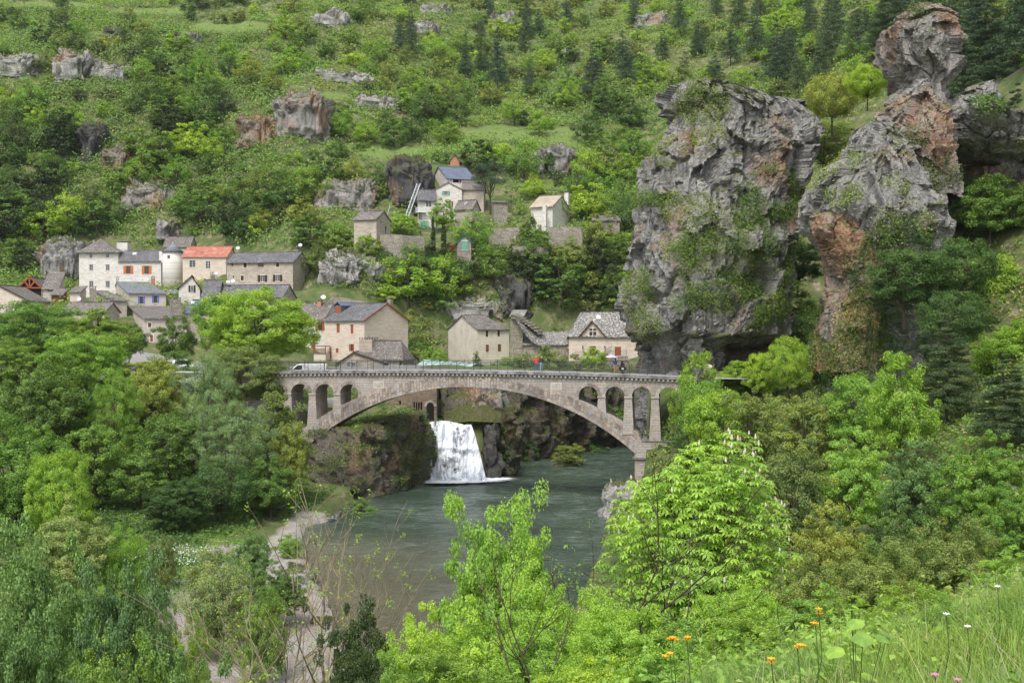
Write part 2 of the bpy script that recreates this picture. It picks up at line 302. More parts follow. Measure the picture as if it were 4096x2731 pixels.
LF = {
 'lime':  leafmat('lime_green_leaves', (0.21, 0.32, 0.045), 0.3, 0.4, 0.02),
 'spring': leafmat('fresh_green_leaves', (0.155, 0.27, 0.045), 0.35, 0.38),
 'mid':   leafmat('mid_green_leaves', (0.118, 0.20, 0.042), 0.35, 0.33),
 'deep':  leafmat('deep_green_leaves', (0.07, 0.13, 0.03), 0.4, 0.3),
 'olive': leafmat('olive_green_leaves', (0.165, 0.215, 0.055), 0.35, 0.33),
 'dark':  leafmat('dark_evergreen_leaves', (0.036, 0.06, 0.02), 0.45, 0.2),
 'pine':  leafmat('blue_green_pine_needles', (0.06, 0.10, 0.052), 0.35, 0.15),
 'silver': leafmat('grey_green_willow_leaves', (0.145, 0.22, 0.105), 0.3, 0.35),
 'cool':  leafmat('cool_green_maple_leaves', (0.118, 0.2, 0.062), 0.45, 0.3),
 'yellow': leafmat('yellow_green_blossoming_leaves', (0.25, 0.31, 0.1), 0.3, 0.35),
 'scrub': leafmat('dry_olive_scrub_leaves', (0.095, 0.125, 0.042), 0.5, 0.25),
 'bright': leafmat('bright_spring_leaves', (0.215, 0.345, 0.065), 0.3, 0.42),
 'red':   leafmat('red_leaves', (0.20, 0.05, 0.035), 0.4, 0.3),
 'brown': leafmat('brown_dry_leaves', (0.20, 0.10, 0.055), 0.4, 0.2),
}
# ================================================================== TERRAIN
RIV = np.array([(-8, 40), (-7, 56), (-8.4, 63.8), (-13.7, 83.6), (-15.7, 88.4), (-19, 101), (-20.5, 112), (-18.4, 117), (-18.6, 124), (-18.2, 131), (-15, 136.5), (-11.6, 142.5), (-11.4, 146.4),
                (-3.4, 147.6), (-3.6, 155), (-4.6, 163), (2.5, 169), (8, 177), (16, 185.5), (30, 190), (60, 196), (90, 200), (90, 186), (46, 177), (26, 168), (18.5, 152), (16.2, 136), (15.0, 127.5),
                (13.6, 121), (10.6, 117), (8.8, 106), (7.4, 95), (4.5, 80), (2.5, 66), (1, 54), (-2, 40)], float)
def poly_sd(x, y, poly):
    """signed distance, negative inside"""
    x = np.asarray(x, float); y = np.asarray(y, float); d = np.full(x.shape, 1e9); ins = np.zeros(x.shape, bool)
    for (ax, ay), (bx, by) in zip(poly, np.roll(poly, -1, 0)):
        ex, ey = bx - ax, by - ay; wx, wy = x - ax, y - ay; t = np.clip((wx * ex + wy * ey) / (ex * ex + ey * ey), 0, 1)
        d = np.minimum(d, (wx - ex * t) ** 2 + (wy - ey * t) ** 2)
        c = ((ay > y) != (by > y)) & (x < ex * (y - ay) / (ey if ey else 1e-9) + ax); ins ^= c
    return np.where(ins, -1, 1) * np.sqrt(d)
CPX = []
def cp(px, *rows):
    for py, Y in rows: q = P(px, py, Y); CPX.append((q.x, q.y, q.z))
cp(0, (1260, 190), (1160, 255), (1120, 275), (920, 285), (700, 300), (500, 328), (350, 345), (230, 352), (150, 392), (0, 440), (-400, 560))
cp(-700, (1200, 250), (700, 300), (0, 400)); cp(-700, (-500, 560))
cp(350, (1200, 235), (1150, 268), (1000, 284), (720, 300), (500, 322), (300, 345), (130, 390), (0, 430))
cp(700, (1190, 226), (1135, 244), (1020, 280), (800, 292), (600, 310), (400, 340), (200, 372), (125, 395), (75, 430), (0, 455))
cp(1050, (1180, 225), (1120, 238), (1000, 258), (850, 280), (620, 300), (400, 325), (200, 370), (110, 392), (75, 430), (0, 452), (-400, 600))
cp(1400, (1300, 218), (1200, 224), (1130, 228), (1000, 236), (850, 262), (640, 290), (585, 318), (350, 350), (150, 400), (0, 440))
cp(1700, (1300, 231), (1120, 235), (1040, 238), (1000, 242), (920, 258), (860, 268), (650, 290), (580, 318), (350, 370), (0, 450), (-400, 620))
cp(1950, (1290, 233), (1130, 237), (1010, 241), (930, 252), (860, 266), (700, 288), (570, 312), (505, 350), (300, 390), (0, 460))
cp(2250, (1240, 234), (1100, 239), (960, 247), (900, 256), (800, 278), (600, 304), (565, 318), (500, 350), (250, 400), (0, 470), (-400, 640))
cp(2500, (1240, 233), (1000, 245), (800, 275), (600, 305), (400, 345), (200, 400), (0, 460))
cp(3100, (1200, 190), (900, 215), (500, 270), (300, 330), (100, 400), (-100, 450)); cp(3500, (400, 230), (150, 290), (0, 330), (-300, 420))
cp(4096, (350, 165), (100, 200), (0, 225), (-300, 320)); cp(4700, (300, 190), (0, 240), (-400, 340))
CPX += [(x, y, 14.3) for x, y in ((-60, 150), (-60, 175), (-50, 190))]
CPX += [(x, y, 13.0) for x, y in ((-40, 142), (-40, 160), (-32, 140), (-31, 155), (-29, 147), (-22, 158), (-32, 180), (-24, 190))]
CPX += [(-22, 140, 7.6), (-25, 145, 9.5), (-19.8, 131, 1.2), (-23, 131.8, 1.6), (-19, 144.6, 8.4), (-15, 145, 8.4), (-15, 226, 12.8), (-8, 229, 13), (1, 229, 13.2), (12, 229, 13.5), (22, 229, 14)]
CPX += [(-16.5, 138, 8.6), (-12.5, 146, 8.6), (-14.5, 151, 12.4), (-12, 158, 12.4), (-10, 150, 7.2), (-5, 151, 7.2), (-7, 155, 7.3), (-9, 161, 13.2), (-1.5, 156, 11.5), (-3, 166, 12.7), (0, 176, 12.7), (6, 184, 12.6), (14, 192, 12.6), (30, 196, 12.6), (60, 202, 12.8),
        (-15, 190, 13.0), (-8, 200, 12.7), (0, 212, 12.7), (12, 206, 13.6), (22, 208, 14.0), (-25, 205, 13.2), (-36, 198, 13.6)]
CPX += [(-24, 133, 3), (-24, 128, 1.5), (-24, 118, 1.4), (-30, 125, 3), (-30, 133, 6), (-45, 130, 10), (-45, 120, 3), (-45, 105, 1.5), (-30, 105, 1.2), (-60, 120, 8), (-75, 140, 14), (-60, 95, 2.5), (-30, 85, 1.0), (-45, 75, 3.5), (-60, 60, 8),
        (-20.5, 90, 0.6), (-21, 80, 0.9), (-18, 70, 0.5), (-15, 60, 0.4), (-14, 50, 0.5), (-24, 70, 1.6), (-24, 60, 2.2), (-30, 50, 6), (-20, 40, 3.5), (-12, 38, 2.6), (-12, 25, 8), (-22, 25, 9), (-40, 30, 13), (-60, 20, 18)]
CPX += [(0, 0, 18.4), (-4, 3, 17.6), (3, 4, 18.4), (6, 3, 19.0), (10, 6, 19.6), (14, 0, 21), (-10, 0, 17), (-6, 10, 14.4), (0, 10, 16.2), (4, 9, 17.2), (7.5, 10, 18.0), (-5, 18, 11), (0, 18, 13.2), (5, 18, 14.6), (10, 18, 16.6), (0, 28, 9), (5, 27, 11), (11, 27, 13.6), (18, 25, 15),
        (-4, 36, 3.5), (2, 38, 4.6), (7, 38, 6.6), (13, 38, 8.6), (22, 38, 12), (4, 50, 1.4), (10, 52, 3.5), (17, 52, 6), (26, 52, 9), (40, 50, 16), (6, 66, 1.0), (12, 68, 2.8), (20, 70, 5), (30, 70, 8.5), (45, 70, 16), (10, 85, 1.2), (16, 88, 3.8), (26, 90, 7), (38, 92, 12), (55, 90, 24),
        (13, 106, 2), (20, 108, 4.5), (30, 108, 8), (45, 110, 15), (60, 105, 30), (16.5, 120, 3), (19.5, 124, 5), (30, 122, 10.5), (24, 131, 13.6), (22, 140, 13.6), (31, 138, 14.2), (36, 130, 15.5), (42, 142, 16), (55, 130, 34), (70, 130, 48), (30, 155, 14), (42, 160, 20), (60, 160, 48), (90, 170, 70), (75, 100, 48), (100, 120, 75), (36, 176, 5), (60, 182, 10)]
CPX = np.array(CPX)
def _phi(d2): return np.sqrt(d2 + 4.0)
_A = _phi(((CPX[:, None, :2] - CPX[None, :, :2]) ** 2).sum(-1)); _n = len(CPX)
_T = np.hstack([np.ones((_n, 1)), CPX[:, :2] * 0.01]); _K = np.zeros((_n + 3, _n + 3)); _K[:_n, :_n] = _A + np.eye(_n) * -0.15; _K[:_n, _n:] = _T; _K[_n:, :_n] = _T.T
_w = np.linalg.solve(_K, np.concatenate([CPX[:, 2], np.zeros(3)]))
def _rbf(x, y):
    out = np.empty(len(x))
    for i in range(0, len(x), 20000):
        a, b = x[i:i + 20000], y[i:i + 20000]; d2 = (a[:, None] - CPX[None, :, 0]) ** 2 + (b[:, None] - CPX[None, :, 1]) ** 2
        out[i:i + 20000] = _phi(d2) @ _w[:_n] + _w[_n] + a * 0.01 * _w[_n + 1] + b * 0.01 * _w[_n + 2]
    return out
_gx = np.arange(-420, 320, 2.0); _gy = np.arange(-40, 700, 2.0); _GX, _GY = np.meshgrid(_gx, _gy, indexing='ij')
_G = _rbf(_GX.ravel(), _GY.ravel()).reshape(_GX.shape)
PADS = [(*P(a, b_, c_)[:], r_) for a, b_, c_, r_ in [(395, 1193, 259, 7), (560, 1152, 256, 6), (690, 1150, 253, 5), (818, 1132, 249, 6), (1000, 1166, 233, 7), (1140, 1166, 231, 7), (1480, 967, 239, 4), (1420, 1444, 199, 8), (1540, 1444, 196, 8), (1960, 1456, 206, 7), (1850, 1456, 208, 7), (2300, 1446, 200, 8), (2420, 1446, 199, 8), (1790, 892, 265, 4.5), (1710, 912, 263, 3.5), (2170, 908, 252, 5), (1857, 1004, 236, 3), (760, 1215, 222, 5), (590, 1240, 213, 5), (120, 1200, 226, 5)]]
def zt(x, y):
    x = np.atleast_1d(np.asarray(x, float)); y = np.atleast_1d(np.asarray(y, float))
    fx = np.clip((x + 420) / 2, 0, len(_gx) - 1.001); fy = np.clip((y + 40) / 2, 0, len(_gy) - 1.001); i = fx.astype(int); j = fy.astype(int); u = fx - i; v = fy - j
    z = _G[i, j] * (1 - u) * (1 - v) + _G[i + 1, j] * u * (1 - v) + _G[i, j + 1] * (1 - u) * v + _G[i + 1, j + 1] * u * v
    p = np.stack([x, y, 0 * x], 1); rough = np.clip((y - 225) / 60, 0, 1)
    z = z + vnoise(p / 9, 3) * (0.25 + 1.2 * rough) + vnoise(p / 3.3, 5) * (0.12 + 0.45 * rough) + vnoise(p / 30, 8) * 2.0 * rough
    flat = ((x > -34) & (x < 24) & (y > 160) & (y < 215)) * 1.0
    for ax, ay, az, ar in PADS: z = np.minimum(z, az + np.maximum(0, np.hypot(x - ax, y - ay) - ar) * .9)
    sd = poly_sd(x, y, RIV)
    z = np.where(sd > 0, np.maximum(z, 0.12 + np.clip(sd, 0, 3) * 0.12), np.minimum(z, -0.2 + np.clip(sd, -6, 0) * 0.35))
    return z
def z1(x, y): return float(zt(x, y)[0])
def hit(px, py, y0=8, y1=640):
    d = ray(px, py); Y = np.arange(y0, y1, 0.75); t = Y / d.y; zz = CH + d.z * t; g = zt(d.x * t, Y); k = np.nonzero(zz < g)[0]
    if len(k) == 0: return None
    t = t[k[0]]; return Vector((d.x * t, Y[k[0]], g[k[0]]))
# zones of ground cover (centres and radii given in photo pixels on the slope)
MEADOW = [(2080, 530, 260, 34), (1570, 607, 150, 36), (930, 108, 180, 28), (620, 45, 240, 14), (200, 20, 180, 16), (1750, 885, 130, 26), (1240, 1010, 80, 24), (1960, 1465, 170, 22), (2180, 745, 110, 18), (2290, 570, 110, 22), (1290, 385, 120, 16), (1560, 1005, 160, 16), (1850, 470, 120, 10)]
def mask(x, y, z, els, soft=0.25):
    f = y * CP - (z - CH) * SP; u = y * SP + (z - CH) * CP; px = 2048 + x / f * FPX; py = 1365.5 - u / f * FPX; m = np.zeros(len(x))
    for cx, cy, rx, ry in els: m = np.maximum(m, np.clip((1 - ((px - cx) / rx) ** 2 - ((py - cy) / ry) ** 2) / soft, 0, 1))
    return m
ys = np.concatenate([np.arange(-6, 60, 0.8), np.arange(60, 230, 1.1), np.arange(230, 480, 1.9), np.arange(480, 700, 6)])
ks = np.linspace(-0.78, 0.78, 420); YY, KK = np.meshgrid(ys, ks, indexing='ij'); XX = KK * (YY + 45)
XX = XX + 0; gx, gy = XX.ravel(), YY.ravel(); gz = zt(gx, gy); nx, ny = XX.shape
idx = np.arange(nx * ny).reshape(nx, ny); F = np.stack([idx[:-1, :-1], idx[:-1, 1:], idx[1:, 1:], idx[1:, :-1]], -1).reshape(-1, 4)
md = mask(gx, gy, gz, MEADOW) * (gy > 150)
md = np.maximum(md, (gy < 26) * 0.6); md = np.maximum(md, np.clip((gy - 58) / 10, 0, 1) * np.clip((110 - gy) / 15, 0, 1) * np.clip((-22 - gx) / 3, 0, 1) * 0.7)
md = np.maximum(md, ((gx > -8) & (gx < 8) & (gy > 160) & (gy < 210)) * 1.0)
gr = np.clip((1.6 - gz) / 0.6, 0, 1) * (gx > -26 - (gy > 100) * -4) * (gy < 116) * (gx < 4)
pv = ((gx > -70) & (gx < -13) & (gy > 136) & (gy < 185) & (gz > 11.8)) * 1.0
m, n, b = mat('hillside_ground'); pos = N(n, 'NewGeometry').outputs['Position']
f = noise(n, pos, 0.25, 8, 0.7); g2 = noise(n, pos, 2.2, 5, 0.7); c = ramp(n, f, [(0.3, (0.05, 0.07, 0.022)), (0.46, (0.085, 0.115, 0.035)), (0.56, (0.14, 0.145, 0.06)), (0.68, (0.25, 0.215, 0.155))])
c = mix(n, ramp(n, noise(n, pos, 0.5, 8, 0.75), [(0.62, (0, 0, 0)), (0.70, (0.8,) * 3)]), c, (0.36, 0.33, 0.29))
at = N(n, 'Attribute', attribute_name='meadow'); c = mix(n, at.outputs['Fac'], c, ramp(n, g2, [(0.3, (0.085, 0.13, 0.03)), (0.52, (0.13, 0.185, 0.045)), (0.75, (0.20, 0.225, 0.08))]))
at = N(n, 'Attribute', attribute_name='gravel'); gv = ramp(n, noise(n, pos, 7, 4, 0.8), [(0.35, (0.08, 0.07, 0.06)), (0.5, (0.26, 0.23, 0.20)), (0.66, (0.60, 0.58, 0.56))]); sand = ramp(n, noise(n, pos, 0.35, 4), [(0.42, (0.27, 0.21, 0.17)), (0.55, (0.36, 0.33, 0.305))])
c = mix(n, at.outputs['Fac'], c, mix(n, 0.55, gv, sand))
at = N(n, 'Attribute', attribute_name='paved'); c = mix(n, at.outputs['Fac'], c, ramp(n, g2, [(0.3, (0.22, 0.21, 0.20)), (0.7, (0.32, 0.31, 0.30))]))
L(n, c, b.inputs['Base Color']); b.inputs['Roughness'].default_value = 0.95; bump(n, b, noise(n, pos, 3, 6, 0.7), 0.8, 0.25); M['ground'] = m
tag(mesh_np('terrain', np.stack([gx, gy, gz], 1), F, M['ground'], smooth=True, attr={'meadow': md, 'gravel': gr, 'paved': pv}), 'steep green limestone valley side with meadows, terraces and a gravel beach', kind='structure')
# ------------------------------------------------------------------ river
wx = np.arange(-40, 100, 0.5); wy = np.arange(36, 205, 0.5); A, B = np.meshgrid(wx, wy, indexing='ij'); a, b_ = A.ravel(), B.ravel()
pp = np.stack([a, b_, 0 * a], 1); wz = (vnoise(pp * (0.35, 0.9, 1), 1) * 0.07 + vnoise(pp * (0.8, 1.7, 1), 2) * 0.06 + vnoise(pp * (0.12, 0.3, 1), 6) * 0.04)
dwf = np.hypot(a + 6.5, b_ - 145.5); wz += vnoise(pp * 1.7, 4) * 0.07 * np.clip(1 - dwf / 9, 0, 1)
sdr = poly_sd(a, b_, RIV); nx, ny = A.shape; idx = np.arange(nx * ny).reshape(nx, ny); F = np.stack([idx[:-1, :-1], idx[1:, :-1], idx[1:, 1:], idx[:-1, 1:]], -1).reshape(-1, 4); F = F[(sdr[F] < 1.6).all(1)]
shal = np.clip(1 - (-poly_sd(a, b_, RIV)) / 17, 0, 1) * ((b_ < 112) & (a < 2)) * np.clip((112 - b_) / 12, 0, 1)
m, n, b = mat('river_water'); pos = N(n, 'NewGeometry').outputs['Position']
w1 = noise(n, pos, 1.0, 5, 0.6, (0.55, 1.5, 1)); w2 = noise(n, pos, 5.5, 4, 0.65, (0.6, 1.6, 1)); cur = noise(n, pos, 0.11, 4, 0.6, (0.5, 1.2, 1))
sh = N(n, 'Attribute', attribute_name='shallow'); deep = ramp(n, cur, [(0.35, (0.030, 0.050, 0.030)), (0.62, (0.052, 0.080, 0.052))])
c = mix(n, sh.outputs['Fac'], deep, (0.13, 0.115, 0.07))
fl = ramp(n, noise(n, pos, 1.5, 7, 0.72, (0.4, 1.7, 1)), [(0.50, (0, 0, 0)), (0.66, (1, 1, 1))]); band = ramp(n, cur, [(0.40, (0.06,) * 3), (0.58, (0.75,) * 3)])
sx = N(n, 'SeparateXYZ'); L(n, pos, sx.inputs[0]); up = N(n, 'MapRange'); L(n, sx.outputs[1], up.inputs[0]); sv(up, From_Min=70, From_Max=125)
fl = mix(n, 1.0, fl, mix(n, 1.0, band, up.outputs[0], 'MULTIPLY'), 'MULTIPLY'); c = mix(n, fl, c, (0.34, 0.40, 0.38))  # pale flow streaks stand in for sky reflections, painted into the water colour
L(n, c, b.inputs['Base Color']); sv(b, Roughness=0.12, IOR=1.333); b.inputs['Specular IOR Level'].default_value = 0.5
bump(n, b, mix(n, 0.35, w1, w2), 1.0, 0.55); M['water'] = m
tag(mesh_np('river_water', np.stack([a, b_, wz], 1), F, m, smooth=True, attr={'shallow': shal}), 'dark green rippling river', kind='structure')
# ------------------------------------------------------------------ rock builders
def grid_faces(nu, nv, wrap):
    idx = np.arange(nu * nv).reshape(nu, nv); j = np.roll(idx, -1, 1) if wrap else idx[:, 1:]; i = idx if wrap else idx[:, :-1]
    return np.stack([i[:-1], j[:-1], j[1:], i[1:]], -1).reshape(-1, 4)
def facets(V, seed, size, vz=1.5):
    """broken planes: every vertex takes the tilt of the irregular block it lies in"""
    q = V / (size, size, size * vz); c0 = np.floor(q).astype(np.int64); best = np.full(len(V), 1e9); out = np.zeros(len(V))
    for dx in (-1, 0, 1):
        for dy in (-1, 0, 1):
            for dz in (-1, 0, 1):
                c = c0 + (dx, dy, dz); j = np.stack([_h(c[:, 0], c[:, 1], c[:, 2], seed + k) for k in range(3)], 1); e = q - c - j; d = (e ** 2).sum(1)
                n_ = np.stack([_h(c[:, 0], c[:, 1], c[:, 2], seed + 5 + k) for k in range(4)], 1) * 2 - 1; v = (e * n_[:, :3] * (1.2, 1.2, 1.0)).sum(1) * .55 + n_[:, 3] * .30; m_ = d < best; best[m_] = d[m_]; out[m_] = v[m_]
    return out * size
def roughen(V, seed, amp, sc=1.0, vert=0.45):
    """limestone relief: swell, tilted broken blocks at three sizes, bedding ledges, upright fissures"""
    V = V / sc; q = V * (1, 1, vert); w_ = np.stack([vnoise(V / 2.0, seed + 70), vnoise(V / 2.0, seed + 71), vnoise(V / 2.0, seed + 72)], 1) * .5
    big = fbm(q / 8, 2, seed, 0.5) * 1.3; f = facets(V + w_, seed, 3.6) * .62 + facets(V + w_ * .6, seed + 3, 1.5) * .5 + facets(V + w_ * .4, seed + 8, .7, 1.2) * .42
    g1 = vnoise((V + w_) * (1 / 2.6, 1 / 2.6, 1 / 16), seed + 21); fis = -np.exp(-(g1 / .06) ** 2) * .9
    zb = V[:, 2] / 2.9 + vnoise(V / 5, seed + 33) * .7; led = (zb - np.floor(zb)) * .35
    return (big + f + fis + led) * amp
def loft_rock(name, rows, mat_, seed=1, amp=1.0, nv=160, nu=260, expo=2.6, sc=1.0, **tg):
    """rows (py, pxL, pxR, Y of the centre, half depth): a solid crag, each level a rounded section of real width and depth"""
    rows = np.array(rows, float); py = rows[:, 0]; t = np.linspace(py[0], py[-1], nv)
    f = [np.interp(t, py, rows[:, i]) for i in range(1, 5)]; th = np.linspace(0, 2 * math.pi, nu, endpoint=False); V = []; Nn = []
    ct, st = np.cos(th), np.sin(th); sxx = np.sign(ct) * np.abs(ct) ** (2 / expo); syy = np.sign(st) * np.abs(st) ** (2 / expo)
    for k in range(nv):
        Yc = f[2][k]; a = P(f[0][k], t[k], Yc); b = P(f[1][k], t[k], Yc); cx, hw, z = (a.x + b.x) / 2, max(.5, (b.x - a.x) / 2 - .75 * amp), a.z
        V.append(np.stack([cx + sxx * hw, Yc + syy * f[3][k], np.full(nu, z)], 1)); Nn.append(np.stack([ct / max(hw, .1), st / f[3][k], 0 * ct], 1))
    V = np.concatenate(V); Nn = np.concatenate(Nn); Nn /= np.linalg.norm(Nn, axis=1)[:, None]
    V = V + Nn * roughen(V, seed, amp, sc)[:, None]; V[:, 2] += fbm(V / 2.2, 3, seed + 50) * 0.5 * amp
    c = V[:nu].mean(0); F = grid_faces(nv, nu, True); V = np.vstack([V, c + (0, 0, 0.6)]); cap = np.stack([np.full(nu, len(V) - 1), (np.arange(nu) + 1) % nu, np.arange(nu), np.arange(nu)], 1)
    me_f = [tuple(q) for q in F[:, ::-1]] + [(len(V) - 1, (i + 1) % nu, i) for i in range(nu)]
    me = bpy.data.meshes.new(name); me.from_pydata(V.tolist(), [], me_f); me.update(); me.materials.append(mat_)
    o = link(bpy.data.objects.new(name, me)); return tag(o, **tg)
def boulder(name, c, r, mat_, seed=0, amp=0.3, nu=64, nv=40, expo=3.0, sc=None, vert=0.6, **tg):
    th = np.linspace(0, 2 * math.pi, nu, endpoint=False); ph = np.linspace(-math.pi / 2, math.pi / 2, nv); T, H = np.meshgrid(th, ph)
    def se(v): return np.sign(v) * np.abs(v) ** (2 / expo)
    D = np.stack([np.cos(H) * np.cos(T), np.cos(H) * np.sin(T), np.sin(H)], -1).reshape(-1, 3); q = np.stack([se(np.cos(H)) * se(np.cos(T)), se(np.cos(H)) * se(np.sin(T)), se(np.sin(H))], -1).reshape(-1, 3)
    V = q * np.array(r) + np.array(c); V = V + D * roughen(V, seed, amp, sc or max(0.25, min(r) / 4), vert)[:, None]
    return tag(mesh_np(name, V, grid_faces(nv, nu, True), mat_), **tg)
def cliff_wall(name, path, mat_, seed=0, amp=1.0, back=5.0, step=0.35, sc=1.0, over=0.0, push=.5, **tg):
    """path: (x, y, z bottom, z top); front face to the right-hand side of travel is camera side; solid slab 'back' metres deep"""
    path = np.array(path, float); seg = np.hypot(*np.diff(path[:, :2], axis=0).T); s = np.concatenate([[0], np.cumsum(seg)]); t = np.arange(0, s[-1], step); n_ = len(t)
    x, y, zb, zt_ = [np.interp(t, s, path[:, i]) for i in range(4)]; dx, dy = np.gradient(x), np.gradient(y); l = np.hypot(dx, dy); nxx, nyy = dy / l, -dx / l
    k = np.ones(9) / 9; nxx = np.convolve(np.pad(nxx, 4, 'edge'), k, 'valid'); nyy = np.convolve(np.pad(nyy, 4, 'edge'), k, 'valid')
    hv = int((zt_ - zb).max() / step) + 2; rows = []
    for j in range(hv + 8):
        if j < hv: u = j / (hv - 1); off = over * np.sin(u * 3.14) + u * -0.8 + push; z = zb + (zt_ - zb) * u; rows.append(np.stack([x + nxx * off, y + nyy * off, z], 1))
        else: q = (j - hv + 1) / 8; rows.append(np.stack([x - nxx * (back * q + 0.8), y - nyy * (back * q + 0.8), zt_ + 0.3 - 1.2 * q * q], 1))
    V = np.array(rows).reshape(-1, 3); NN = np.tile(np.stack([nxx, nyy, 0.15 + 0 * nxx], 1), (hv + 8, 1)); V = V + NN * roughen(V, seed, amp, sc)[:, None]
    return tag(mesh_np(name, V, grid_faces(hv + 8, n_, False)[:, ::-1], mat_), **tg)
# the two great crags above the right end of the bridge
loft_rock('rock_tower', [(335, 2720, 2860, 152, 3), (350, 2690, 2920, 152, 5.5), (385, 2655, 3030, 152, 7), (440, 2640, 3180, 152, 8), (462, 2700, 3215, 152, 8.5), (520, 2650, 3270, 152, 9), (607, 2612, 3262, 152, 10), (652, 2548, 3240, 152, 10), (768, 2528, 3200, 152, 10.5),
    (980, 2520, 3170, 151, 11), (1116, 2508, 3150, 151, 11), (1241, 2500, 3130, 151, 11), (1330, 2515, 3112, 151, 11), (1350, 2540, 2980, 152, 10.2), (1380, 2565, 2880, 152.5, 10), (1470, 2560, 2850, 154, 10.5), (1600, 2555, 3000, 155, 11), (1900, 2545, 3200, 156, 12)],
    M['rock_grey'], 11, 1.0, nv=230, nu=360, label='massive grey limestone crag rising behind the right end of the bridge', cat='rock tower')
boulder('rock_overhang', P(2985, 1305, 151), (5.4, 6.0, 1.9), M['rock_grey'], 77, 0.6, 120, 60, sc=0.8, label='dark undercut lip of rock jutting over the road beyond the bridge', cat='rock')
boulder('rock_wall', P(2975, 1400, 153.5) + Vector((0, 3, 0)), (6.4, 5, 4.2), M['rock_warm'], 78, 0.6, 120, 60, sc=0.8, label='tan recessed rock face under the dark overhang by the road', cat='rock')
loft_rock('rock_pinnacle', [(40, 3630, 3720, 128, 2), (60, 3600, 3750, 128, 3), (110, 3555, 3790, 128, 4.5), (190, 3532, 3830, 128, 5.5), (270, 3552, 3800, 128, 5.5), (310, 3580, 3795, 128, 5.0), (350, 3600, 3770, 128, 4.6), (400, 3560, 3780, 128, 5), (470, 3520, 3800, 127, 5.5), (560, 3525, 3800, 126, 6), (640, 3560, 3800, 126, 6), (800, 3560, 3850, 126, 7)],
    M['rock_mix'], 23, 0.85, nv=170, nu=240, sc=0.75, label='tall weathered rock pinnacle with an orange hollow near its top', cat='rock pinnacle')
loft_rock('rock_buttress', [(505, 3440, 3540, 126, 3), (540, 3415, 3640, 126, 4.5), (620, 3400, 3680, 125, 6), (700, 3300, 3700, 124, 7), (760, 3255, 3720, 124, 7.5), (850, 3212, 3740, 124, 8), (905, 3248, 3760, 124, 8), (1010, 3292, 3760, 125, 8), (1090, 3332, 3760, 126, 8), (1150, 3322, 3760, 126, 8), (1260, 3292, 3780, 126, 8.5), (1400, 3262, 3800, 126, 9), (1560, 3240, 3820, 126, 10)],
    M['rock_grey'], 37, 0.9, nv=200, nu=300, label='grey leaning buttress with an orange undercut flank above the ivy', cat='rock buttress')
loft_rock('rock_ridge', [(350, 3880, 3960, 127, 2.5), (400, 3800, 3985, 127, 4), (460, 3760, 4010, 126, 5.5), (500, 3740, 4200, 127, 6), (580, 3760, 4400, 128, 6.5), (640, 3800, 4420, 130, 6), (680, 3860, 4440, 132, 5.5), (760, 3840, 4440, 133, 5.5), (900, 3780, 4460, 133, 6)],
    M['rock_grey'], 53, 0.9, nv=150, nu=300, label='dark grey rock ridge running to the frame edge right of the pinnacle', cat='rock ridge')
loft_rock('orange_flank', [(860, 3250, 3420, 121.5, 2.5), (930, 3255, 3500, 121, 3.5), (1010, 3292, 3540, 121, 4), (1090, 3328, 3560, 121, 4), (1150, 3316, 3560, 121, 4), (1260, 3284, 3560, 121, 4), (1360, 3265, 3540, 121.5, 4.5), (1480, 3255, 3540, 122, 5)], M['rock_warm'], 91, 0.5, nv=110, nu=120, sc=0.6, label='orange rock flank below the leaning grey buttress', cat='rock')
# river cliffs
cliff_wall('river_cliff', [(-27, 136, -1, 8), (-22, 133.0, -1, 7.6), (-17.6, 131.0, -1, 7.8), (-14.2, 136.6, -1, 8.6), (-11.3, 142.4, -1, 8.8), (-11.0, 150, -1, 7.5)], M['rock_bank'], 5, 0.75, 4, 0.22, 0.7, over=0.7, label='brown overgrown river cliff left of the waterfall', cat='cliff')
cliff_wall('river_cliff', [(-3.2, 146.8, -1, 7.2), (-2.6, 150, -1, 10.4), (-3.9, 156, -1, 11.6), (-5.0, 163, -1, 12), (2.3, 169.6, -1, 12), (8, 177.6, -1, 12.2), (16, 186, -1, 12.2), (30, 190.5, -1, 12.2), (60, 197, -1, 12.5)], M['rock_bank'], 6, 1.0, 7, 0.3, 0.8, over=0.9, push=2.0, label='brown river cliff hung with greenery right of the waterfall', cat='cliff')
cliff_wall('river_cliff', [(-9.5, 150.2, 6, 12.2), (-6, 151, 6, 12.6), (-2.6, 151.4, 6, 12.2), (-1.4, 155, 6, 12.2)], M['rock_bank'], 8, 0.6, 4, 0.25, 0.7, over=0.3, label='upper rock step just behind the waterfall', cat='cliff')
cliff_wall('river_cliff', [(-11.6, 147, -1, 6.9), (-7, 147.4, -1, 6.9), (-4.9, 147.5, -1, 6.9)], M['rock_dark'], 7, 0.4, 3, 0.25, 0.6, over=0.8, label='dark wet ledge behind the falling water', cat='cliff')
boulder('boulder', P(2500, 2035, 118.5), (2.6, 3.0, 2.6), M['rock_pale'], 31, 0.45, 110, 60, sc=0.5, label='big pale grey boulder at the foot of the right bridge pier', cat='boulder')
boulder('rock_slab', P(1285, 2030, 118) + Vector((0, 0, -0.9)), (1.9, 2.4, 0.9), M['rock_pale'], 41, 0.2, 90, 50, sc=0.35, vert=2.5, label='flat layered rock slab at the water edge by the left pier', cat='rock')
boulder('rock', P(1935, 1680, 151.5), (2.4, 3.0, 4.4), M['rock_mix'], 83, .6, 110, 80, sc=.7, label='upright brown and grey rock right beside the waterfall', cat='rock')
boulder('rock', P(1968, 1800, 147.9) + Vector((0, .4, 0)), (1.0, 1.8, 4.2), M['rock_dark'], 84, .4, 70, 70, sc=.5, label='narrow dark wet rock at the right edge of the waterfall', cat='rock')
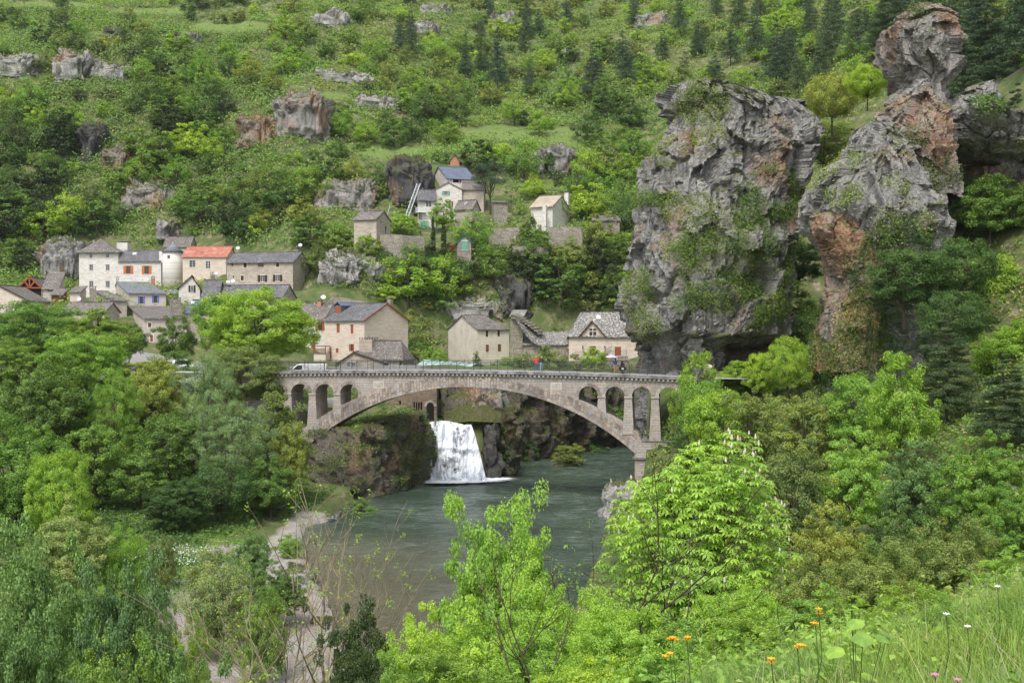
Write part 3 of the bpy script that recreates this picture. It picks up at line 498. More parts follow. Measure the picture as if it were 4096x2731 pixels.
# crags on the hillside: photo box, material, size of relief
for i, (x0, y0, x1, y1, mk, lab) in enumerate([
    (1085, 375, 1290, 600, 'rock_mix', 'grey and orange cliff with a small cave high on the slope'), (950, 470, 1090, 620, 'rock_warm', 'ochre rock outcrop with dark streaks left of the cave cliff'),
    (-60, 215, 160, 330, 'rock_pale', 'pale grey cliff band at the left edge of the photo'), (225, 215, 350, 350, 'rock_pale', 'pale vertical cliff above the bright trees on the left'), (360, 260, 500, 335, 'rock_pale', 'low pale cliff end right of the pale vertical cliff'),
    (320, 500, 400, 690, 'rock_dark', 'black streaked narrow cliff on the left slope'), (395, 600, 520, 705, 'rock_warm', 'orange rock face beside the black streaked cliff'), (500, 745, 680, 855, 'rock_mix', 'reddish brown broken crag above the long slate house'),
    (1270, 735, 1500, 870, 'rock_mix', 'bare orange slope of rock above the small tower house'), (1245, 55, 1390, 125, 'rock_pale', 'pale rock band near the top of the slope'), (1200, 290, 1480, 340, 'rock_pale', 'thin pale rock terrace below the hilltop scrub'),
    (1380, 395, 1600, 445, 'rock_pale', 'broken pale rock step above the round green tree'), (1310, 1040, 1420, 1165, 'rock_pale', 'white and grey mossy crag above the big stone house, left block'), (1430, 1050, 1515, 1135, 'rock_pale', 'whitish overhanging block, right part of the mossy crag'),
    (1760, 1205, 2010, 1300, 'rock_pale', 'pale cliff foot with drip marks behind the grey rendered house'), (2020, 1120, 2135, 1290, 'rock_dark', 'black streaked cliff behind the ruined stepped wall'), (2150, 600, 2300, 730, 'rock_grey', 'grey cliff half hidden in ivy above the cottage'),
    (150, 975, 320, 1160, 'rock_grey', 'smooth grey and orange cliff base left of the white tower house'), (1560, 640, 1690, 880, 'rock_dark', 'dark cave rock behind the ladder'), (1640, 95, 1740, 150, 'rock_pale', 'small white outcrop near the hilltop left of the pines'),
    (1960, 55, 2060, 110, 'rock_pale', 'white outcrop between the tall pines'), (1690, 20, 1800, 70, 'rock_pale', 'bare pale scree at the top centre of the slope'), (2550, 60, 2680, 120, 'rock_pale', 'pale rock high above the grey crag'), (700, 130, 800, 185, 'rock_grey', 'grey rock step under the upper meadow'),
    (630, 880, 700, 990, 'rock_grey', 'tall narrow grey rock right of the chimneyed tower house'), (420, 120, 500, 180, 'rock_dark', 'small dark crag among bushes at upper left'), (2240, 210, 2330, 250, 'rock_pale', 'little pale outcrop on the pine slope')]):
    cx, cy = (x0 + x1) / 2, (y0 + y1) / 2; h = hit(cx, y1 - (y1 - y0) * 0.25)
    if h is None: continue
    sz = h.y / FPX; rx, rz = (x1 - x0) / 2 * sz * 1.0, (y1 - y0) / 2 * sz * 1.05; ry = max(3.0, rz * 2.0); q = P(cx, cy, h.y) + Vector((0, ry * .8, 0))
    boulder('rock_outcrop', q, (rx, ry, rz), M[mk], 100 + i * 7, 0.9 if rz < 3 else 1.25, 150, 90, expo=4.5, sc=0.5 if rz < 3 else 0.85, label=lab, cat='rock outcrop', group='rock outcrops on the valley side')
# ------------------------------------------------------------------ waterfall
def fall_sheet(dx0, seed, off, dens):
    u = np.linspace(0, 1, 150); v = np.linspace(0, 1, 110); U, Vv = np.meshgrid(u, v); u_, v_ = U.ravel(), Vv.ravel()
    xt = -11.2 + 5.9 * u_; xb = -11.2 + 8.0 * u_; x = xt + (xb - xt) * v_ ** 0.8; z = 7.25 * (1 - v_) + 0.03; z += 0.25 * np.sin(u_ * 5) * (1 - v_)
    y = 147.4 - 2.6 * np.sqrt(v_) - off + 0.8 * (u_ - .5) ** 2 - 0.9 * u_ * v_; q = np.stack([x * 2.2, y * 0, z * 0.35], 1)
    y += fbm(q, 3, seed) * 0.6 + np.abs(vnoise(q * (.45, 1, .4), seed + 8)) * -.5 + fbm(q * (1, 1, 4), 3, seed + 4) * 0.2 - 0.35 * np.exp(-((v_ - 0.42) / 0.06) ** 2)
    return np.stack([x, y, z], 1), grid_faces(110, 150, False), np.stack([u_, v_], 1)
m, n, b = mat('falling_white_water'); pos = N(n, 'NewGeometry').outputs['Position']
s1 = noise(n, pos, 2.4, 7, 0.78, (1.0, 0.3, 0.42)); s2 = noise(n, pos, 0.42, 3, 0.5, (1.1, 0.3, 0.6)); th = N(n, 'Math', operation='MULTIPLY_ADD'); L(n, s2, th.inputs[0]); th.inputs[1].default_value = 0.9; L(n, s1, th.inputs[2])
al = ramp(n, th.outputs[0], [(0.79, (0, 0, 0)), (0.93, (1, 1, 1))]); L(n, al, b.inputs['Alpha'])
L(n, ramp(n, s1, [(0.35, (0.55, 0.60, 0.68)), (0.6, (0.9, 0.92, 0.95))]), b.inputs['Base Color']); b.inputs['Roughness'].default_value = 0.5; b.inputs['Subsurface Weight'].default_value = 0.0; bump(n, b, s1, 0.6, 0.15); M['fall'] = m
wf = empty('waterfall', (-7, 147, 0), 0, 'white waterfall dropping from the mill arch into the green river', 'waterfall')
for k, (sd_, off) in enumerate(((1, 0.0), (5, 0.35), (9, 0.7))):
    V, F, _ = fall_sheet(0, sd_, off, 0); o = mesh_np('water_sheet', V - np.array((-7, 147, 0)), F, M['fall'], wf, smooth=True)
m, n, b = mat('foam'); pos = N(n, 'NewGeometry').outputs['Position']; s1 = noise(n, pos, 2.0, 7, 0.75, (0.6, 1.4, 1)); at = N(n, 'Attribute', attribute_name='k'); ad = N(n, 'Math', operation='ADD'); L(n, s1, ad.inputs[0]); L(n, at.outputs['Fac'], ad.inputs[1])
L(n, ramp(n, ad.outputs[0], [(0.80, (0, 0, 0)), (1.25, (1, 1, 1))]), b.inputs['Alpha']); sv(b, Base_Color=(0.85, 0.88, 0.9, 1)); b.inputs['Roughness'].default_value = 0.6; bump(n, b, s1, 0.6, 0.1)
u = np.linspace(0, 1, 120); v = np.linspace(0, 1, 50); U, Vv = np.meshgrid(u, v); u_, v_ = U.ravel(), Vv.ravel(); x = -14.2 + 18.5 * u_ ; y = 148.5 - 12.0 * v_ + 2.4 * u_
kk = 1.15 - 1.25 * np.sqrt(((u_ - .38) / .62) ** 2 + ((v_ - .42) / .42) ** 2); z = 0.24 + 0.10 * vnoise(np.stack([x * 2, y * 2, 0 * x], 1), 3) * np.clip(kk, 0, 1)
mesh_np('foam', np.stack([x + 7, y - 147, z], 1), grid_faces(50, 120, False)[:, ::-1], m, wf, smooth=True, attr={'k': kk})
# ================================================================== BRIDGE
m, n, b = mat('voussoir_stone'); g = N(n, 'NewGeometry'); f = noise(n, g.outputs['Position'], 4, 5, 0.7); f2 = noise(n, g.outputs['Position'], 0.45, 4)
c = ramp(n, g.outputs['Random Per Island'], [(0, (0.27, 0.22, 0.18)), (0.3, (0.36, 0.30, 0.25)), (0.6, (0.42, 0.38, 0.34)), (0.85, (0.47, 0.37, 0.30)), (1, (0.36, 0.36, 0.37))])
c = mix(n, 1.0, c, ramp(n, f, [(0.3, (0.6,) * 3), (0.65, (1.12,) * 3)]), 'MULTIPLY'); c = mix(n, 1.0, c, ramp(n, f2, [(0.38, (0.62, 0.62, 0.64)), (0.58, (1, 1, 1))]), 'MULTIPLY')
L(n, c, b.inputs['Base Color']); b.inputs['Roughness'].default_value = 0.9; bump(n, b, f, 0.6, 0.04); M['voussoir'] = m
BO, BR = Vector((-5.2, 130.7, 0)), -R(9.0); BW = 4.2
br = empty('stone_bridge', BO, BR, 'long pale stone arch bridge with small side arches over the green river', 'bridge')
def zc(s): return 14.70 - 0.0057 * s - 0.00067 * s * s
RI, CI, RE, CE = 29.0, 12.81 - 29.0, 33.5, 14.06 - 33.5
def zi(s): return CI + math.sqrt(RI * RI - s * s)
def ze(s): return CE + math.sqrt(RE * RE - s * s)
SM = [-23, -20, -17, -14, 14, 17, 20, 23]; rr = 1.1; SPR = 11.9
rng = random.Random(4)
brk = sorted(set([round(x, 3) for x in np.arange(-30, 28.01, 0.5)] + [round(c + rr * math.cos(a), 4) for c in SM for a in np.linspace(0, math.pi, 17)] + [c + e for c in SM for e in (-rr, rr)]))
w = MB()
def low(s, mid):
    for c in SM:
        if abs(mid - c) < rr: return SPR + math.sqrt(max(0, rr * rr - (s - c) ** 2))
    if abs(mid) < 12.9: return ze(s) - 0.1
    if abs(mid) > 24.1: return -2.0
    return SPR - 0.001
for a, b_ in zip(brk, brk[1:]):
    md_ = (a + b_) / 2; la, lb = low(a, md_), low(b_, md_); ta, tb = zc(a) - 0.36, zc(b_) - 0.36
    w.poly([(a, 0, la), (b_, 0, lb), (b_, 0, tb), (a, 0, ta)]); w.poly([(b_, BW, lb), (a, BW, la), (a, BW, ta), (b_, BW, tb)])
    w.poly([(a, BW, la), (b_, BW, lb), (b_, 0, lb), (a, 0, la)])
for s_, d_ in ((24.1, 1), (-24.1, -1)):
    w.poly([(s_, 0, -2), (s_, BW, -2), (s_, BW, SPR), (s_, 0, SPR)][::d_])
w.poly([(-30, 0, -2), (-30, BW, -2), (-30, BW, 14), (-30, 0, 14)]); w.poly([(28, 0, -2), (28, BW, -2), (28, BW, 14), (28, 0, 14)])
for d_ in (1, -1): s_ = 12.9 * d_; w.poly([(s_, 0, ze(12.9) - .1), (s_, BW, ze(12.9) - .1), (s_, BW, SPR + .01), (s_, 0, SPR + .01)])
w.build('spandrel_wall', M['bridge_stone'], br)
# main arch: core barrel and individually cut face stones
core = MB(); ang = np.linspace(-math.asin(19.35 / RI), math.asin(19.35 / RI), 61); A_ = []
for a in ang: s_ = RI * math.sin(a); k = s_ / 19.35; se = 19.62 * k; A_.append((s_, zi(s_), se, ze(se)))
for p, q in zip(A_, A_[1:]):
    core.poly([(p[0], 0.01, p[1]), (q[0], 0.01, q[1]), (q[2], 0.01, q[3]), (p[2], 0.01, p[3])]); core.poly([(q[0], BW, q[1]), (p[0], BW, p[1]), (p[2], BW, p[3]), (q[2], BW, q[3])])
    core.poly([(p[0], BW, p[1]), (q[0], BW, q[1]), (q[0], 0.01, q[1]), (p[0], 0.01, p[1])]); core.poly([(q[2], BW, q[3]), (p[2], BW, p[3]), (p[2], 0.01, p[3]), (q[2], 0.01, q[3])])
core.build('arch_barrel', M['bridge_trim'], br)
def ringblocks(mb, inner, outer, nseg, depth0, splits, gap=0.03, jit=0.04, back=False):
    for i in range(nseg):
        t0, t1 = (i + gap) / nseg, (i + 1 - gap) / nseg; ns = rng.choice(splits); cuts = [0] + sorted(min(.9, max(.1, (k + rng.uniform(.25, .75)) / ns if ns > 1 else .5)) for k in range(ns - 1)) + [1]
        if ns > 1: cuts = [0] + [(k + 1 + rng.uniform(-.22, .22)) / ns for k in range(ns - 1)] + [1]
        for c0, c1 in zip(cuts, cuts[1:]):
            c0 += 0.012; c1 -= 0.012; f = -depth0 - rng.uniform(0, jit); pts = []
            for t, c in ((t0, c0), (t1, c0), (t1, c1), (t0, c1)):
                a, o = inner(t), outer(t); pts.append((a[0] + (o[0] - a[0]) * c, f, a[1] + (o[1] - a[1]) * c))
            mb.prism(pts[::-1], (0, -f + 0.05, 0))
vs = MB(); am = math.asin(19.35 / RI)
def inn(t): a = -am + 2 * am * t; s_ = RI * math.sin(a); return (s_, zi(s_))
def out(t): a = -am + 2 * am * t; s_ = RI * math.sin(a) / 19.35 * 19.62; return (s_, ze(s_))
ringblocks(vs, inn, out, 122, 0.03, (3, 4, 4), 0.05, 0.06); vs.build('arch_ring', M['voussoir'], br)
for c in SM:
    v_ = MB(); ringblocks(v_, lambda t: (c - rr * math.cos(t * math.pi), SPR + rr * math.sin(t * math.pi)), lambda t: (c - (rr + .36) * math.cos(t * math.pi), SPR + (rr + .36) * math.sin(t * math.pi)), 17, 0.025, (1,), 0.02, 0.015); v_.build('side_arch_ring', M['voussoir'], br)
for sg in (-1, 1):
    for c, base in ((15.5, None), (18.5, None), (21.5, 6.85)):
        zb = base if base else ze(c + .7) - 0.4; h = SPR - zb; t = 0.055 * h; p = MB(); a0, a1 = sg * c - .4, sg * c + .4
        q = [(a0 - t, -t * .5, zb), (a1 + t, -t * .5, zb), (a1 + t, BW + t * .5, zb), (a0 - t, BW + t * .5, zb)]; u = [(a0, 0, SPR - .1), (a1, 0, SPR - .1), (a1, BW, SPR - .1), (a0, BW, SPR - .1)]
        for i in range(4): j = (i + 1) % 4; p.poly([q[i], q[j], u[j], u[i]])
        o = p.build('pier', M['bridge_stone'], br)
        MB().box(a0 - .07, -.09, SPR - .17, a1 + .07, BW + .09, SPR + .0).build('impost', M['bridge_trim'], o)
    s_ = MB(); X = lambda v: v * sg
    def pr(pts, y0, y1):
        pts = [(X(a), y0, z_) for a, z_ in pts]; pts = pts if sg > 0 else pts[::-1]; s_.prism(pts[::-1], (0, y1 - y0, 0))
    pr([(19.2, 5.12), (28, 5.12), (28, 6.86), (20.0, 6.86), (19.55, 7.95)], -.06, BW + .06); pr([(19.25, -2), (28, -2), (28, 4.9), (19.25, 4.9)], -.12, BW + .12)
    s_.build('abutment', M['bridge_stone'], br); MB().box(min(X(19.0), X(28)), -.35, 4.9, max(X(19.0), X(28)), BW + .35, 5.12).build('abutment_ledge', M['coping'], br)
    MB().box(min(X(20.0), X(28)), -.14, 6.86, max(X(20.0), X(28)), BW + .14, 7.0).build('abutment_ledge', M['coping'], br)
cop = MB(); cop2 = MB(); x = -30.0
while x < 28:
    l_ = rng.uniform(0.9, 1.6); e_ = min(28, x + l_); f = -.34 - rng.uniform(0, .05)
    for y0, y1 in ((f, .05), (BW - .05, BW + .34)):
        mb = cop if y0 < 1 else cop2; za, zb = zc(x) + rng.uniform(-.02, .02), zc(e_); n0 = len(mb.v)
        mb.v += [(x + .012, y0, za - .34), (e_ - .012, y0, zb - .34), (e_ - .012, y1, zb - .34), (x + .012, y1, za - .34), (x + .012, y0 + .03, za), (e_ - .012, y0 + .03, zb), (e_ - .012, y1, zb), (x + .012, y1, za)]
        for q in ((0, 3, 2, 1), (4, 5, 6, 7), (0, 1, 5, 4), (1, 2, 6, 5), (2, 3, 7, 6), (3, 0, 4, 7)): mb.f.append(tuple(n0 + i for i in q))
    x = e_
cop.build('coping', M['coping'], br); cop2.build('coping', M['coping'], br)
cb = MB(); x = -29.7
while x < 28: z_ = zc(x) - .36; cb.box(x, -.27, z_ - .24, x + .24, .02, z_ - .005); x += .5
cb.build('corbel_trim', M['bridge_trim'], br)
dk = MB()
for x in np.arange(-40, 34, 2.0): dk.poly([(x, .04, zc(max(-30, min(28, x))) - .06), (x + 2, .04, zc(max(-30, min(28, x + 2))) - .06), (x + 2, BW - .04, zc(max(-30, min(28, x + 2))) - .06), (x, BW - .04, zc(max(-30, min(28, x))) - .06)])
dk.build('deck', M['road'], br)
for y_, x0, x1 in ((-.12, -24.9, 25.9), (BW + .12, -24.9, 25.9)):
    r_ = MB(); x = x0
    for k in range(int((x1 - x0) / 1.98) + 1): xx = x0 + k * 1.98; r_.box(xx - .028, y_ - .028, zc(xx), xx + .028, y_ + .028, zc(xx) + 1.12)
    for k in range(int((x1 - x0) / .145)): xx = x0 + k * .145; r_.box(xx - .011, y_ - .011, zc(xx) + .13, xx + .011, y_ + .011, zc(xx) + .88)
    for hz, th_ in ((1.08, .042), (.89, .036), (.13, .036)):
        for xx in np.arange(x0, x1, 1.98): e_ = min(x1, xx + 1.98); r_.bar((xx, y_, zc(xx) + hz), (e_, y_, zc(e_) + hz), th_)
    r_.build('railing', M['iron'], br)
for k in ((1590 + 1560) / 2 and (1502, 'x'), (2232, 'x')):
    q = P(k[0], 1537, 131); lx = (br.matrix_world.inverted() if False else (Matrix.Translation(BO) @ Matrix.Rotation(BR, 4, 'Z')).inverted()) @ q
    t_ = MB().box(lx.x - .55, -.035, 12.62, lx.x + .55, .01, 13.32); t_.build('plaque', M['bridge_trim'], br); MB().box(lx.x - .62, -.02, 12.55, lx.x + .62, .005, 13.39).build('plaque_frame', M['stone_trim'], br)
def bl(s, y, z): return (Matrix.Translation(BO) @ Matrix.Rotation(BR, 4, 'Z')) @ Vector((s, y, z))
for s_, y_, lab in ((-25.6, .1, 'squat pale stone pillar at the left end of the bridge railing'), (27.3, 3.6, 'squat pale stone pillar at the right end of the bridge railing')):
    o = empty('gate_pillar', bl(s_, y_, 13.9), BR, lab, 'pillar', 'stone end pillars of the bridge')
    MB().box(-.42, -.42, -1.5, .42, .42, 1.15).build('shaft', M['stone_trim'], o); c_ = MB().box(-.52, -.52, 1.15, .52, .52, 1.42); c_.v += [(-.5, -.5, 1.42), (.5, -.5, 1.42), (.5, .5, 1.42), (-.5, .5, 1.42), (0, 0, 1.6)]; k = len(c_.v) - 5
    c_.f += [(k, k + 1, k + 4), (k + 1, k + 2, k + 4), (k + 2, k + 3, k + 4), (k + 3, k, k + 4)]; c_.build('cap', M['stone_trim'], o)
# ================================================================== HOUSES
def isect(px, p0, dr, py=1200):
    r = ray(px, py); k = r.x / r.y; t = (k * p0.y - p0.x) / (dr.x - k * dr.y); return t
class House:
    def __init__(s, name, label, xl, xr, Y, rz, yb, ye, yr, d, wall, roof, ridge='x', xb=None, xa=None, ov=.35, hipl=0, hipr=0, rk=.5, wins=(), cat='house', base=6.0, hr=None, he=None, fascia=None, group='stone houses of the village', gov=.22, th=.16, roofT=None):
        rz = R(rz); s.p0 = P(xl, yb, Y); s.ux = Vector((math.cos(rz), math.sin(rz), 0)); s.uy = Vector((-math.sin(rz), math.cos(rz), 0)); s.rz = rz
        s.w = isect(xr, s.p0, s.ux); s.T = Matrix.Translation(s.p0) @ Matrix.Rotation(rz, 4, 'Z'); s.Ti = s.T.inverted()
        if xb: s.d = isect(xb, s.p0 + s.ux * s.w, s.uy)
        elif xa: s.d = isect(xa, s.p0, s.uy)
        else: s.d = d
        s.he = he or P(xl, ye, Y).z - s.p0.z
        if ridge == 'x': c = s.p0 + s.ux * s.w * .5 + s.uy * s.d * rk
        else: c = s.p0 + s.ux * s.w * rk
        if ridge == 'pyr': c = s.p0 + s.ux * s.w * .5 + s.uy * s.d * .5
        s.hr = hr or P(2048, yr, c.y).z - s.p0.z
        s.o = o = empty(name, s.p0, rz, label, cat, group); s.wm = M[wall]; w, d, he, hr = s.w, s.d, s.he, s.hr
        s.ridge, s.rk = ridge, rk
        holes = {'F': [], 'R': [], 'L': []}; jobs = []
        for q in wins:
            x0, y0, x1, y1, kd = q[:5]; fc = q[5] if len(q) > 5 else 'F'
            a, b2 = s.uv(x0, y1, fc), s.uv(x1, y0, fc); u0, v0, u1, v1 = a[0], a[1], b2[0], b2[1]; W_ = s.w if fc == 'F' else s.d
            gu0, gu1 = u0, u1
            if kd[0] == 's': f = .27 * (u1 - u0); gu0, gu1 = u0 + f, u1 - f
            ok = v1 < he - .12 and gu0 > .1 and gu1 < W_ - .1 and v0 > -base + .1
            if ok and kd[0] != 'p': holes[fc].append((gu0, v0, gu1, v1))
            jobs.append((fc, u0, v0, u1, v1, gu0, gu1, kd, ok))
        mb = MB()
        def face(W_, hl, T):
            us = sorted({0, W_, *[h[0] for h in hl], *[h[2] for h in hl]}); vs_ = sorted({-base, he, *[h[1] for h in hl], *[h[3] for h in hl]})
            for a, b2 in zip(us, us[1:]):
                for c, e in zip(vs_, vs_[1:]):
                    mu, mv = (a + b2) / 2, (c + e) / 2
                    if any(h[0] < mu < h[2] and h[1] < mv < h[3] for h in hl): continue
                    mb.poly([T(a, c, 0), T(b2, c, 0), T(b2, e, 0), T(a, e, 0)])
            for h in hl:
                a, c, b2, e = h; D = .22
                mb.poly([T(a, c, 0), T(a, c, D), T(b2, c, D), T(b2, c, 0)][::-1]); mb.poly([T(a, e, 0), T(b2, e, 0), T(b2, e, D), T(a, e, D)][::-1])
                mb.poly([T(a, c, 0), T(a, e, 0), T(a, e, D), T(a, c, D)][::-1]); mb.poly([T(b2, c, 0), T(b2, c, D), T(b2, e, D), T(b2, e, 0)][::-1])
        s.faces = {'F': lambda u, v, t: (u, t, v), 'R': lambda u, v, t: (w - t, u, v), 'L': lambda u, v, t: (t, d - u, v)}
        face(w, holes['F'], s.faces['F']); face(d, holes['R'], s.faces['R']); face(d, holes['L'], s.faces['L'])
        mb.poly([(w, d, -base), (0, d, -base), (0, d, he), (w, d, he)])
        if ridge == 'x':
            if not hipl: mb.poly([(0, d, he), (0, 0, he), (0, d * rk, hr)])
            if not hipr: mb.poly([(w, 0, he), (w, d, he), (w, d * rk, hr)])
        if ridge == 'y': mb.poly([(0, 0, he), (w, 0, he), (w * rk, 0, hr)]); mb.poly([(w, d, he), (0, d, he), (w * rk, d, hr)])
        if ridge == 'shed': mb.poly([(w, 0, he), (w, d, he), (w, d, hr)]); mb.poly([(0, d, he), (0, 0, he), (0, d, hr)]); mb.poly([(w, d, he), (0, d, he), (0, d, hr), (w, d, hr)])
        mb.build('wall', s.wm, o)
        r = MB(); rl, rr_ = (hipl if hipl else -gov), (w - hipr if hipr else w + gov); e0 = .06
        if ridge == 'x':
            sf, sb = (hr - he) / (d * rk), (hr - he) / (d * (1 - rk)); zf, zb = he - sf * ov + e0, he - sb * ov + e0; H = hr + e0; x0 = -ov if hipl else -gov; x1 = w + ov if hipr else w + gov
            def sub(a, b2, c, e, n1=10, n2=3):  # roof field split into strips that sag a little
                for i in range(n1):
                    for j in range(n2):
                        q = []
                        for uu, vv in ((i, j), (i + 1, j), (i + 1, j + 1), (i, j + 1)):
                            fu, fv = uu / n1, vv / n2; A0 = Vector(a).lerp(Vector(b2), fu); A1 = Vector(e).lerp(Vector(c), fu); p = A0.lerp(A1, fv); g = float(vnoise([[p.x * .35 + s.p0.x, p.y * .35, 1.5]], 7)[0]) * .05; q.append((p.x, p.y, p.z + g - .05 * math.sin(fv * math.pi)))
                        r.slab(q, th)
            sub((x0, -ov, zf), (x1, -ov, zf), (rr_, d * rk, H), (rl, d * rk, H)); sub((x1, d + ov, zb), (x0, d + ov, zb), (rl, d * rk, H), (rr_, d * rk, H))
            if hipl: r.slab([(x0, d + ov, zb), (x0, -ov, zf), (rl, d * rk, H)], th)
            if hipr: r.slab([(x1, -ov, zf), (x1, d + ov, zb), (rr_, d * rk, H)], th)
            r.bar((rl, d * rk, H + .03), (rr_, d * rk, H + .03), .3, .12)
            if fascia:
                fb = MB()
                for X_ in ([] if hipr else [w + gov + .01]) + ([] if hipl else [-gov - .01]): fb.bar((X_, -ov, zf - .1), (X_, d * rk, H - .1), .04, .22); fb.bar((X_, d * rk, H - .1), (X_, d + ov, zb - .1), .04, .22)
                fb.build('fascia', M[fascia], o)
        elif ridge == 'y':
            sl, sr = (hr - he) / (w * rk), (hr - he) / (w * (1 - rk)); H = hr + e0; zl, zr = he - sl * ov + e0, he - sr * ov + e0
            for (xa_, za_, xc_, zc_) in ((-ov, zl, w * rk, H), (w + ov, zr, w * rk, H)):
                n1, n2 = 3, 8
                for i in range(n1):
                    for j in range(n2):
                        q = []
                        for uu, vv in ((i, j), (i, j + 1), (i + 1, j + 1), (i + 1, j)):
                            fu, fv = uu / n1, vv / n2; p = Vector((xa_ + (xc_ - xa_) * fu, -gov + (d + 2 * gov) * fv, za_ + (zc_ - za_) * fu)); q.append((p.x, p.y, p.z - .06 * math.sin(fu * math.pi) + float(vnoise([[p.y * .4, p.x * .4, s.p0.x]], 3)[0]) * .04))
                        if xa_ > 0: q = q[::-1]
                        r.slab(q[::-1], th)
            r.bar((w * rk, -gov, H + .03), (w * rk, d + gov, H + .03), .3, .12)
            if fascia:
                fb = MB(); fb.bar((-ov, -gov - .01, zl - .1), (w * rk, -gov - .01, H - .1), .04, .2); fb.bar((w * rk, -gov - .01, H - .1), (w + ov, -gov - .01, zr - .1), .04, .2); fb.build('fascia', M[fascia], o)
        elif ridge == 'pyr':
            H = hr; zz = he - .1; c_ = (w / 2, d / 2, H); k = [(-ov, -ov, zz), (w + ov, -ov, zz), (w + ov, d + ov, zz), (-ov, d + ov, zz)]
            for i in range(4):
                a, b2 = Vector(k[i]), Vector(k[(i + 1) % 4]); cc = Vector(c_)
                ma, mb_ = a.lerp(cc, .45) - Vector((0, 0, .22)), b2.lerp(cc, .45) - Vector((0, 0, .22)); r.slab([a, b2, mb_, ma], th); r.slab([ma, mb_, cc], th)
        elif ridge == 'shed': r.slab([(-gov, -ov, he - .02), (w + gov, -ov, he - .02), (w + gov, d + ov, hr + .1), (-gov, d + ov, hr + .1)], th)
        elif ridge == 'flat': r.slab([(-ov, -ov, he + .2), (w + ov, -ov, he + .2), (w + ov, d + ov, he + .2), (-ov, d + ov, he + .2)], .2)
        r.build('roof', M[roof], o)
        for j in jobs: s.window(*j)
    def uv(s, px, py, fc):
        d = s.Ti.to_3x3() @ ray(px, py); c = s.Ti @ Vector((0, 0, CH))
        if fc == 'F': t = -c.y / d.y; p = c + d * t; return p.x, p.z
        if fc == 'R': t = (s.w - c.x) / d.x; p = c + d * t; return p.y, p.z
        t = -c.x / d.x; p = c + d * t; return s.d - p.y, p.z
    def window(s, fc, u0, v0, u1, v1, g0, g1, kd, ok):
        T = s.faces[fc]; o = s.o; k0 = kd[0]; mt = kd.split(':')[1].split()[0] if ':' in kd else None; D = .12 if ok else -.03; flip = fc
        def B(mb, a, c, b2, e, t0, t1):
            p, q = T(a, c, t0), T(b2, e, t1); mb.box(min(p[0], q[0]), min(p[1], q[1]), min(p[2], q[2]), max(p[0], q[0]), max(p[1], q[1]), max(p[2], q[2])); return mb
        if k0 == 'h': B(MB(), g0, v0, g1, v1, .19 if ok else -.02, .21 if ok else .01).build('opening', M['hole'], o); return  # near-black back panel paints the dark room behind the wall
        if k0 in 'cd':
            f = B(MB(), g0 + .02, v0, g1 - .02, v1, D - .06, D); nb = max(2, int((g1 - g0) / .28))
            for i in range(1, nb): u = g0 + (g1 - g0) * i / nb; B(f, u - .012, v0 + .03, u + .012, v1 - .03, D - .075, D - .05)
            f = f.build('door' if k0 == 'd' else 'shutter', M[mt or 'rust_wood'], o)
            if k0 == 'd': B(MB(), g1 - .2, (v0 + v1) / 2 - .1, g1 - .14, (v0 + v1) / 2 + .04, D - .12, D - .05).build('handle', M['iron'], f)
        else:
            f = MB(); t = min(.07, (g1 - g0) * .1); fm = 'white_paint' if k0 == 'W' else ('stone_trim' if k0 == 'm' else ('brown_wood' if mt in ('rust_wood', 'orange_wood', 'blue_paint', 'brown_wood') else 'zinc'))
            for a, c, b2, e in ((g0, v0, g0 + t, v1), (g1 - t, v0, g1, v1), (g0 + t, v0, g1 - t, v0 + t), (g0 + t, v1 - t, g1 - t, v1), ((g0 + g1) / 2 - t / 2, v0 + t, (g0 + g1) / 2 + t / 2, v1 - t)): B(f, a, c, b2, e, D - .05, D)
            nm = 2 if (v1 - v0) > 1.1 else 1
            for i in range(1, nm + 1): v = v0 + (v1 - v0) * i / (nm + 1); B(f, g0 + t, v - .02, (g0 + g1) / 2 - t / 2, v + .02, D - .045, D - .005); B(f, (g0 + g1) / 2 + t / 2, v - .02, g1 - t, v + .02, D - .045, D - .005)
            wn = f.build('window', M[fm], o); B(MB(), g0 + t * .5, v0 + t * .5, g1 - t * .5, v1 - t * .5, D - .015, D + .03).build('pane', M['glass'], wn)
            if k0 == 's':
                for a, b2 in ((u0, g0 - .01), (g1 + .01, u1)):
                    h = B(MB(), a, v0 - .02, b2, v1 + .02, -.05, -.005)
                    for v in (v0 + (v1 - v0) * .2, v0 + (v1 - v0) * .8): B(h, a + .03, v - .04, b2 - .03, v + .04, -.075, -.045)
                    h.build('shutter', M[mt], wn)
        tm = M['white_render' if 'white' in kd else 'stone_trim']
        if 'white' in kd or k0 in 'cW':
            tr = MB(); B(tr, g0 - .14, v1 - .001, g1 + .14, v1 + .2, -.022, .06); B(tr, g0 - .14, v0 - .13, g1 + .14, v0 + .001, -.03, .06); B(tr, g0 - .13, v0, g0 - .003, v1, -.018, .05); B(tr, g1 + .003, v0, g1 + .13, v1, -.018, .05); tr.build('surround', tm, o)
        else: B(MB(), g0 - .14, v1 + .003, g1 + .14, v1 + .2, -.022, .06).build('lintel', tm, o); B(MB(), g0 - .1, v0 - .13, g1 + .1, v0 - .003, -.07, .06).build('sill', tm, o)
